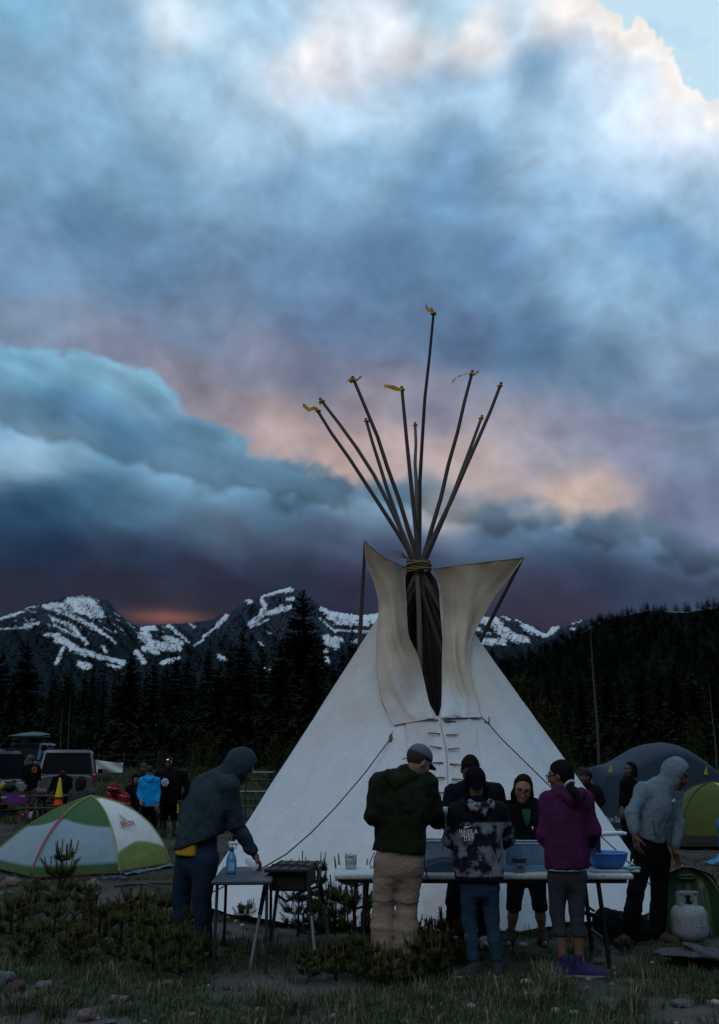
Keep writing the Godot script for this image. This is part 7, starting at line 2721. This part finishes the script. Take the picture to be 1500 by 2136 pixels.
		for s in [-1.0, 1.0]:
			for i in 2:
				mb = MB.new()
				mb.box(Vector3(0, 0.45, s * (0.68 + 0.15 * i)), Vector3(1.8, 0.04, 0.14), 0.006)
				put("bench_plank", mb.mesh(), wood, t)
			for sz in [-1.0, 1.0]:
				mb = MB.new()
				mb.hexa([Vector3(s * 0.6 - 0.03, 0, sz * 0.72), Vector3(s * 0.6 + 0.03, 0, sz * 0.72), Vector3(s * 0.6 + 0.03, 0, sz * 0.62), Vector3(s * 0.6 - 0.03, 0, sz * 0.62), Vector3(s * 0.6 - 0.03, 0.73, sz * 0.3), Vector3(s * 0.6 + 0.03, 0.73, sz * 0.3), Vector3(s * 0.6 + 0.03, 0.73, sz * 0.2), Vector3(s * 0.6 - 0.03, 0.73, sz * 0.2)])
				put("leg", mb.mesh(), wood, t)
			mb = MB.new()
			mb.box(Vector3(s * 0.65, 0.4, 0), Vector3(0.04, 0.09, 1.6))
			put("cross_beam", mb.mesh(), wood, t)
	# pots
	var steel := mat(Color(0.3, 0.33, 0.34), 0.4, {"metal": 0.6, "spec": 0.6})
	var tp := W(46, 1655, 31.0)
	var ty := height(tp.x, tp.z) + 0.772
	t = thing("stock_pot", "wide steel stock pot on the left picnic table", "pot", Vector3(tp.x, ty, tp.z))
	mb = MB.new()
	mb.lathe(Vector3.ZERO, [Vector2(0, 0), Vector2(0.19, 0), Vector2(0.2, 0.02), Vector2(0.2, 0.25), Vector2(0.21, 0.26), Vector2(0.19, 0.27), Vector2(0, 0.27)], 22)
	put("pot_shell", mb.mesh(), steel, t)
	mb = MB.new()
	mb.tube([Vector3(-0.2, 0.2, 0), Vector3(-0.26, 0.2, 0), Vector3(-0.26, 0.16, 0), Vector3(-0.2, 0.16, 0)], [0.01], 5)
	put("handle", mb.mesh(), steel, t)
	t = thing("stock_pot", "smaller tall steel pot stacked on top of the wide pot", "pot", Vector3(tp.x + 0.1, ty + 0.272, tp.z))
	mb = MB.new()
	mb.lathe(Vector3.ZERO, [Vector2(0, 0), Vector2(0.12, 0), Vector2(0.125, 0.02), Vector2(0.13, 0.24), Vector2(0.12, 0.25), Vector2(0, 0.25)], 20)
	put("pot_shell", mb.mesh(), mat(Color(0.42, 0.38, 0.32), 0.35, {"metal": 0.6}), t)
	var st := W(49, 1616, 31.1)
	t = thing("stovepipe", "curved grey pipe rising from the pots in front of the dark blue car", "pipe", st)
	mb = MB.new()
	mb.tube([Vector3.ZERO, Vector3(0.04, 0.25, 0), Vector3(0.1, 0.48, 0), Vector3(0.16, 0.55, 0), Vector3(0.2, 0.53, 0)], [0.045, 0.045, 0.05, 0.05, 0.03], 10)
	put("pipe", mb.mesh(), mat(Color(0.11, 0.11, 0.12), 0.5, {"metal": 0.4}), t)
	var yb := W(6, 1646, 30.9)
	mb = MB.new()
	mb.ball(Vector3(0, 0.13, 0), Vector3(0.14, 0.13, 0.14), 16, 10)
	tag(put("yellow_ball", mb.mesh(), mat(Color(0.24, 0.2, 0.02), 0.7), self, Vector3(yb.x, ty, yb.z)), "round yellow bundle at the left edge on the picnic table", "bundle")
	mb = MB.new()
	f = Field.new()
	f.noise = ripple
	f.amp = 0.03
	f.ell(Vector3(0, 0.12, 0), Basis(), Vector3(0.2, 0.13, 0.16))
	f.into(mb, 0.03)
	var db := W(20, 1646, 30.7)
	tag(put("dark_bag", mb.mesh(), mat(Color(0.01, 0.01, 0.012), 0.8), self, Vector3(db.x, ty, db.z)), "dark bag between the yellow bundle and the steel pots", "bag")
	# purple crate on the bench
	var pc := W(42, 1676, 30.3)
	t = thing("crate", "purple plastic crate with a notched side on the bench of the left picnic table", "crate", Vector3(pc.x, height(pc.x, pc.z) + 0.472, pc.z))
	var pm := mat(Color(0.12, 0.025, 0.2), 0.5)
	for q in [[Vector3(-0.18, 0.13, 0.12), Vector3(0.38, 0.26, 0.02)], [Vector3(0.2, 0.07, 0.12), Vector3(0.38, 0.14, 0.02)], [Vector3(0, 0.1, -0.12), Vector3(0.76, 0.2, 0.02)], [Vector3(-0.37, 0.13, 0), Vector3(0.02, 0.26, 0.22)], [Vector3(0.38, 0.13, 0), Vector3(0.02, 0.26, 0.22)], [Vector3(0, 0.012, 0), Vector3(0.72, 0.02, 0.22)]]:
		mb = MB.new()
		mb.box(q[0], q[1], 0.004)
		put("side", mb.mesh(), pm, t)
	# little white gas bottle, red box under the tables
	var wg := W(69, 1709, 29.6)
	t = thing("gas_cylinder", "small white propane cylinder under the picnic table behind the white and green tent", "gas cylinder", Vector3(wg.x, height(wg.x, wg.z), wg.z))
	mb = MB.new()
	mb.lathe(Vector3.ZERO, [Vector2(0, 0), Vector2(0.13, 0.0), Vector2(0.155, 0.05), Vector2(0.155, 0.2), Vector2(0.13, 0.27), Vector2(0.08, 0.3), Vector2(0, 0.3)], 22)
	put("tank", mb.mesh(), mat(Color(0.3, 0.36, 0.38), 0.5), t)
	mb = MB.new()
	mb.lathe(Vector3.ZERO, [Vector2(0.08, 0.29), Vector2(0.09, 0.29), Vector2(0.09, 0.38), Vector2(0.08, 0.38)], 16)
	put("collar", mb.mesh(), mat(Color(0.25, 0.3, 0.32), 0.5), t)
	var rb := W(50, 1708, 29.9)
	t = thing("red_crate", "dark red crate under the left picnic table beside the small white cylinder", "crate", Vector3(rb.x, height(rb.x, rb.z), rb.z))
	mb = MB.new()
	mb.box(Vector3(0, 0.14, 0), Vector3(0.34, 0.28, 0.3), 0.015)
	put("box", mb.mesh(), mat(Color(0.1, 0.012, 0.03), 0.6), t)
	mb = MB.new()
	mb.box(Vector3(0, 0.2, 0.152), Vector3(0.1, 0.04, 0.012), 0.004)
	put("grip", mb.mesh(), mat(Color(0.3, 0.2, 0.22), 0.6), t)
	var tt := W(20, 1700, 30.6)
	t = thing("storage_box", "dark green-grey storage box under the left picnic table", "box", Vector3(tt.x, height(tt.x, tt.z), tt.z))
	mb = MB.new()
	mb.box(Vector3(0, 0.13, 0), Vector3(0.5, 0.26, 0.3), 0.02)
	put("box", mb.mesh(), mat(Color(0.02, 0.035, 0.035), 0.6), t)
	mb = MB.new()
	mb.box(Vector3(0, 0.275, 0), Vector3(0.53, 0.03, 0.33), 0.01)
	put("lid", mb.mesh(), mat(Color(0.03, 0.04, 0.045), 0.6), t)
	# traffic cones stacked on the bench
	var cn := W(122, 1672, 28.4)
	cn.y = height(cn.x, cn.z) + 0.452
	t = thing("traffic_cone", "red and orange traffic cone under the yellow one, behind the white and green tent", "traffic cone", cn)
	mb = MB.new()
	mb.box(Vector3(0, 0.05, 0), Vector3(0.3, 0.1, 0.3), 0.02)
	put("base", mb.mesh(), mat(Color(0.1, 0.012, 0.008), 0.6), t)
	mb = MB.new()
	mb.lathe(Vector3.ZERO, [Vector2(0.125, 0.1), Vector2(0.1, 0.22), Vector2(0.09, 0.3)], 22)
	put("cone", mb.mesh(), mat(Color(0.75, 0.07, 0.015), 0.5), t)
	t = thing("traffic_cone", "bright yellow traffic cone stacked on a red one, behind the white and green tent", "traffic cone", cn + Vector3(0, 0.265, 0))
	mb = MB.new()
	mb.lathe(Vector3.ZERO, [Vector2(0.135, 0.0), Vector2(0.135, 0.03), Vector2(0.12, 0.04)], 22)
	put("base", mb.mesh(), mat(Color(0.08, 0.02, 0.01), 0.6), t)
	mb = MB.new()
	mb.lathe(Vector3.ZERO, [Vector2(0.105, 0.03), Vector2(0.03, 0.52), Vector2(0.022, 0.54), Vector2(0, 0.54)], 24)
	put("cone", mb.mesh(), mat(Color(0.6, 0.46, 0.01), 0.5), t)

# ---------------------------------------------------------------- shrubs and grass
func make_plants() -> void:
	var tone := Color(0.048, 0.062, 0.02)
	var tip := Color(0.1, 0.105, 0.034)
	var kinds := [pine_young(1, 0.55, 0.34, tone, tip), pine_young(2, 0.4, 0.36, tone * 0.9, tip, 1.0, 0.25), pine_young(3, 0.62, 0.42, tone, tip * 0.9, 1.2, 0.05), pine_young(4, 0.95, 0.36, Color(0.014, 0.026, 0.012), Color(0.035, 0.045, 0.018), 0.6), pine_young(5, 0.34, 0.4, tone, Color(0.07, 0.045, 0.02), 0.8, 0.5)]
	# x, y of the foot in the photograph, kind, height in metres, label
	var spots := [[122, 1885, 0, 0.66, "young pine with upright shoots standing before the white and green tent"], [60, 1925, 2, 0.42, "bushy pine shrub low at the left edge before the tent"], [175, 1915, 1, 0.4, "spreading pine shrub just right below the young pine at the tent"], [20, 1960, 1, 0.42, "dark pine shrub at the left edge, middle row"], [110, 1968, 2, 0.46, "dense pine shrub in the middle of the left thicket"], [205, 1975, 4, 0.38, "brownish pine shrub in the centre of the left thicket"], [270, 1935, 4, 0.36, "reddish-brown pine shrub left of the stooping person's legs"], [300, 1965, 0, 0.46, "pine shrub with pale candles left of the stooping person's knees"], [345, 1985, 2, 0.5, "tall-candled pine shrub covering the stooping person's ankles"], [395, 1992, 0, 0.4, "pine shrub at the right end of the left thicket"], [250, 2012, 2, 0.44, "dark pine shrub in the front row, centre of the left thicket"], [320, 2035, 0, 0.5, "pine shrub with yellow-green candles at the front of the left thicket"], [372, 2050, 2, 0.42, "frontmost bright-tipped pine shrub right of the pale flat stone"], [160, 2020, 1, 0.36, "low pine shrub in the front row at left"], [60, 2010, 1, 0.34, "low pine shrub above the grey corner stones"], [414, 2020, 1, 0.3, "small pine shrub below the small dark table"],
		[622, 1955, 3, 0.62, "dark long-needled pine behind the stove's legs"], [668, 1948, 3, 0.66, "dark long-needled pine right of the stove's legs"], [700, 1968, 2, 0.5, "pine shrub between the stove and the khaki trousers"], [742, 1972, 0, 0.72, "pointed young pine left of the khaki trousers"], [778, 2058, 2, 0.32, "pine shrub in front of the khaki trousers' left leg"], [815, 2062, 1, 0.3, "low pine shrub before the khaki trousers' feet"], [866, 2058, 0, 0.36, "pine shrub in front of the khaki trousers' right leg"], [905, 2040, 1, 0.36, "low pine shrub between khaki trousers and blue jeans"], [934, 2020, 4, 0.42, "reddish pine shrub left of the blue jeans"], [700, 2045, 1, 0.32, "low dark pine shrub in front of the stove's right leg"], [645, 2048, 1, 0.26, "low dark pine shrub below the stove"], [745, 2050, 2, 0.36, "low pine shrub below the pointed young pine"], [655, 1965, 0, 0.36, "narrow pine shoot beside the stove's front right leg"], [515, 1925, 4, 0.22, "small pine sprig at the tipi hem behind the small dark table"], [555, 1915, 0, 0.32, "pine sprig at the tipi hem left of the stove leg"], [690, 1900, 3, 0.5, "dark pine at the tipi hem right of the stove"], [1300, 1990, 4, 0.14, "tiny brown sprig by the right table leg"], [868, 1965, 4, 0.2, "small sprig at the tipi hem behind the khaki trousers"]]
	for i in spots.size():
		var q = spots[i]
		var g := G(q[0], q[1])
		var hk: float = [0.7, 0.55, 0.77, 1.1, 0.49][q[2]]
		plant("pine_shrub", q[4], kinds, q[2], g, q[3] / hk * 1.12, hash1(i) * TAU, "pine shrubs in the foreground", "shrub", ["stems", "needles"])
	# grass: tufts of blades
	var tufts := []
	for k in 4:
		var mb := MB.new()
		var rg := RandomNumberGenerator.new()
		rg.seed = 50 + k
		for i in [26, 18, 22, 14][k]:
			var a := rg.randf() * TAU
			var rr := rg.randf_range(0.0, 0.06)
			var p := Vector3(cos(a) * rr, 0, sin(a) * rr)
			var l: float = rg.randf_range(0.03, 0.08) * [1.0, 0.7, 1.2, 1.7][k]
			var d := Vector3(cos(a + rg.randf_range(-1, 1)), 0, sin(a + rg.randf_range(-1, 1)))
			var sd := Vector3(-d.z, 0, d.x) * rg.randf_range(0.0014, 0.0026)
			var bnd := rg.randf_range(0.2, 0.9)
			var m := p + Vector3(0, l * 0.62, 0) + d * l * 0.25 * bnd
			var e := p + Vector3(0, l * (1.0 - 0.35 * bnd), 0) + d * l * 0.75 * bnd
			var dry: bool = rg.randf() < [0.25, 0.5, 0.15, 0.75][k]
			mb.col = (Color(0.2, 0.18, 0.125) if dry else Color(0.06, 0.082, 0.045)) * rg.randf_range(0.6, 1.25)
			mb.col.a = 1.0
			mb.quad(p - sd, p + sd, m + sd * 0.8, m - sd * 0.8)
			mb.tri(m - sd * 0.8, m + sd * 0.8, e)
		tufts.append(mb.mesh())
	var places := [[], [], [], []]
	var patch := FastNoiseLite.new()
	patch.seed = 3
	patch.frequency = 0.35
	patch.fractal_octaves = 4
	var feet := [G(1166, 2034), G(1226, 2040), G(1190, 2055), G(996, 2026), G(1040, 2016), G(1070, 1975), G(1135, 1975), G(1235, 2058)]
	var tries := 0
	while tries < 58000:
		tries += 1
		var az := rng.randf_range(-0.66, 0.66)
		var d := 6.0 + 24.0 * pow(rng.randf(), 1.7)
		if d > 14.0 and rng.randf() < 0.55 or absf(az) > 0.46 and rng.randf() < 0.3:
			continue
		var x := sin(az) * d
		var z := -cos(az) * d
		if Vector2(x - tipi_c.x, z - tipi_c.z).length() < TIPI_R * 0.98:
			continue
		var trodden := false   # worn down round the feet at the table
		for ft in feet:
			if Vector2(x - ft.x, z - ft.z).length() < 0.3:
				trodden = true
		for ft in stone_spots:
			if Vector2(x - ft.x, z - ft.z - 0.06).length() < ft.y:
				trodden = true
		if trodden and rng.randf() < 0.85:
			continue
		var k := 0.5 + patch.get_noise_2d(x, z) * 1.3
		if rng.randf() > clampf(k * 1.7 - 0.25, 0.1, 1.0):
			continue
		var kind := rng.randi() % 3 if rng.randf() < 0.93 else 3
		var s := rng.randf_range(0.6, 1.35) * (1.0 + d * 0.012)
		places[kind].append(Transform3D(Basis(Vector3.UP, rng.randf() * TAU).scaled(Vector3(s, s * rng.randf_range(0.7, 1.2), s)), Vector3(x, height(x, z) - 0.005, z)))
	for q in [[1150, 2062], [1140, 2040], [1162, 2075], [885, 2095], [1320, 2110], [560, 2098], [95, 2090], [110, 2120], [40, 2110], [1130, 2100], [1110, 2110], [600, 2120]]:   # taller tufts
		for n in 14:
			var g := G(q[0] + rng.randf_range(-14, 14), q[1] + rng.randf_range(-6, 6))
			var s := rng.randf_range(1.0, 1.9)
			places[3 if n % 3 == 0 else 2].append(Transform3D(Basis(Vector3.UP, rng.randf() * TAU).scaled(Vector3(s, s, s)), g))
	var gm := mat(Color.WHITE, 0.9, {"vc": true, "spec": 0.15})
	for k in 4:
		tag(copies("grass", tufts[k], gm, places[k]), ["short green meadow grass around the tipi", "short dry meadow grass around the tipi", "longer green meadow grass around the tipi", "tall dry grass stalks around the tipi"][k], "grass", "", "stuff")
	# pebbles and bits of litter in the bare patches
	var pb := MB.new()
	var pf := Field.new()
	pf.noise = ripple
	pf.amp = 0.008
	pf.ell(Vector3(0, 0.008, 0), Basis(), Vector3(0.03, 0.018, 0.024))
	pf.into(pb, 0.008)
	var pp := []
	var pc := []
	for i in 420:
		var az := rng.randf_range(-0.55, 0.55)
		var d := 6.5 + 14.0 * pow(rng.randf(), 1.6)
		var s := 0.4 + 1.3 * pow(rng.randf(), 3.0)
		var x := sin(az) * d
		var z := -cos(az) * d
		pp.append(Transform3D(Basis(Vector3.UP, rng.randf() * TAU).scaled(Vector3(s, s, s)), Vector3(x, height(x, z), z)))
		var g := rng.randf_range(0.12, 0.34)
		pc.append(Color(g * 1.05, g * 0.95, g * 0.9))
	tag(copies("pebbles", pb.mesh(), mat(Color.WHITE, 0.95, {"vc": true}), pp, pc), "small pale pebbles scattered in the trodden grass", "pebbles", "", "stuff")
	# meadow beyond the camp
	var far_ := [[], []]
	for i in 12000:
		var az := rng.randf_range(-0.6, 0.6)
		var d := rng.randf_range(30.0, 84.0)
		var x := sin(az) * d
		var z := -cos(az) * d
		var s := rng.randf_range(2.0, 3.6)
		far_[i % 2].append(Transform3D(Basis(Vector3.UP, rng.randf() * TAU).scaled(Vector3(s * 1.6, s, s * 1.6)), Vector3(x, height(x, z), z)))
	for k in 2:
		tag(copies("meadow_grass", tufts[k * 2], gm, far_[k]), ["rough grass of the meadow beyond the parked cars", "longer rough grass of the meadow beyond the parked cars"][k], "grass", "", "stuff")

func build_camp() -> void:
	M.metal = mat(Color(0.22, 0.24, 0.26), 0.45, {"metal": 0.5, "spec": 0.5})
	M.iron_rail = mat(Color(0.03, 0.032, 0.034), 0.6)
	M.pole = mat(Color(0.13, 0.112, 0.1), 0.9, {"tex": M.t_cloth, "scale": 5.0, "nrm": M.n_soil, "bump": 0.5})
	M.ribbon = mat(Color(0.55, 0.34, 0.02), 0.75)
	M.ribbon.backlight_enabled = true
	M.ribbon.backlight = Color(0.4, 0.28, 0.05)
	M.rope = mat(Color(0.19, 0.14, 0.065), 0.95, {"nrm": M.n_soil, "scale": 8.0, "bump": 1.0})
	M.t_rock = noise_tex(0.02, 0.45, 1.0, 5, 6)
	M.rock = mat(Color(0.11, 0.12, 0.125), 0.95, {"tex": M.t_rock, "scale": 2.5, "nrm": M.n_soil, "bump": 0.9})
	M.t_weave = noise_tex(0.09, 0.72, 1.12, 4, 12)
	make_tipi()
	make_tents()
	make_tables()
	make_ground_things()
	make_far_camp()
	make_plants()
	make_people()

func _ready() -> void:
	rng.seed = 77
	fold.seed = 9
	fold.frequency = 0.05
	fold.fractal_octaves = 4
	lump.seed = 4
	lump.frequency = 0.4
	lump.fractal_octaves = 3
	ripple.seed = 8
	ripple.frequency = 6.0
	ripple.fractal_octaves = 3
	# camera
	var cam := Camera3D.new()
	cam.name = "camera"
	add_child(cam)
	cam.position = Vector3(0, EYE, 0)
	cam.rotation.x = PITCH
	cam.fov = rad_to_deg(2.0 * atan(1068.0 / FOCAL))
	cam.near = 0.1
	cam.far = 20000.0
	cam.current = true
	# dusk sky and the soft light of the west behind the camera
	var pano := PanoramaSkyMaterial.new()
	pano.panorama = ImageTexture.create_from_image(make_sky())
	var sky := Sky.new()
	sky.sky_material = pano
	var env := Environment.new()
	env.background_mode = Environment.BG_SKY
	env.sky = sky
	env.tonemap_mode = Environment.TONE_MAPPER_LINEAR
	env.tonemap_exposure = 1.0
	env.sdfgi_enabled = true
	env.ssao_enabled = true
	env.ssil_enabled = true
	var we := WorldEnvironment.new()
	we.name = "world_environment"
	we.environment = env
	add_child(we)
	var sun := DirectionalLight3D.new()
	sun.name = "sun"
	sun.light_energy = 0.12
	sun.light_color = Color(1.0, 0.96, 0.92)
	sun.light_angular_distance = 40.0
	sun.shadow_enabled = true
	sun.sky_mode = DirectionalLight3D.SKY_MODE_LIGHT_ONLY
	add_child(sun)
	sun.rotation = Vector3(deg_to_rad(-38.0), deg_to_rad(-28.0), 0)
	# materials
	M.n_soil = noise_tex(0.02, 0, 6.0, 5, 2, true)
	M.n_cloth = noise_tex(0.012, 0, 4.0, 4, 3, true)
	M.t_cloth = noise_tex(0.03, 0.72, 1.0, 5, 4)
	M.bark = mat(Color(0.03, 0.025, 0.02), 0.95)
	M.needles = mat(Color.WHITE, 0.85, {"vc": true, "spec": 0.2})
	M.deadwood = mat(Color(0.06, 0.056, 0.053), 0.95)
	# the land
	make_ground()
	make_mountains()
	make_forest()
	build_camp()
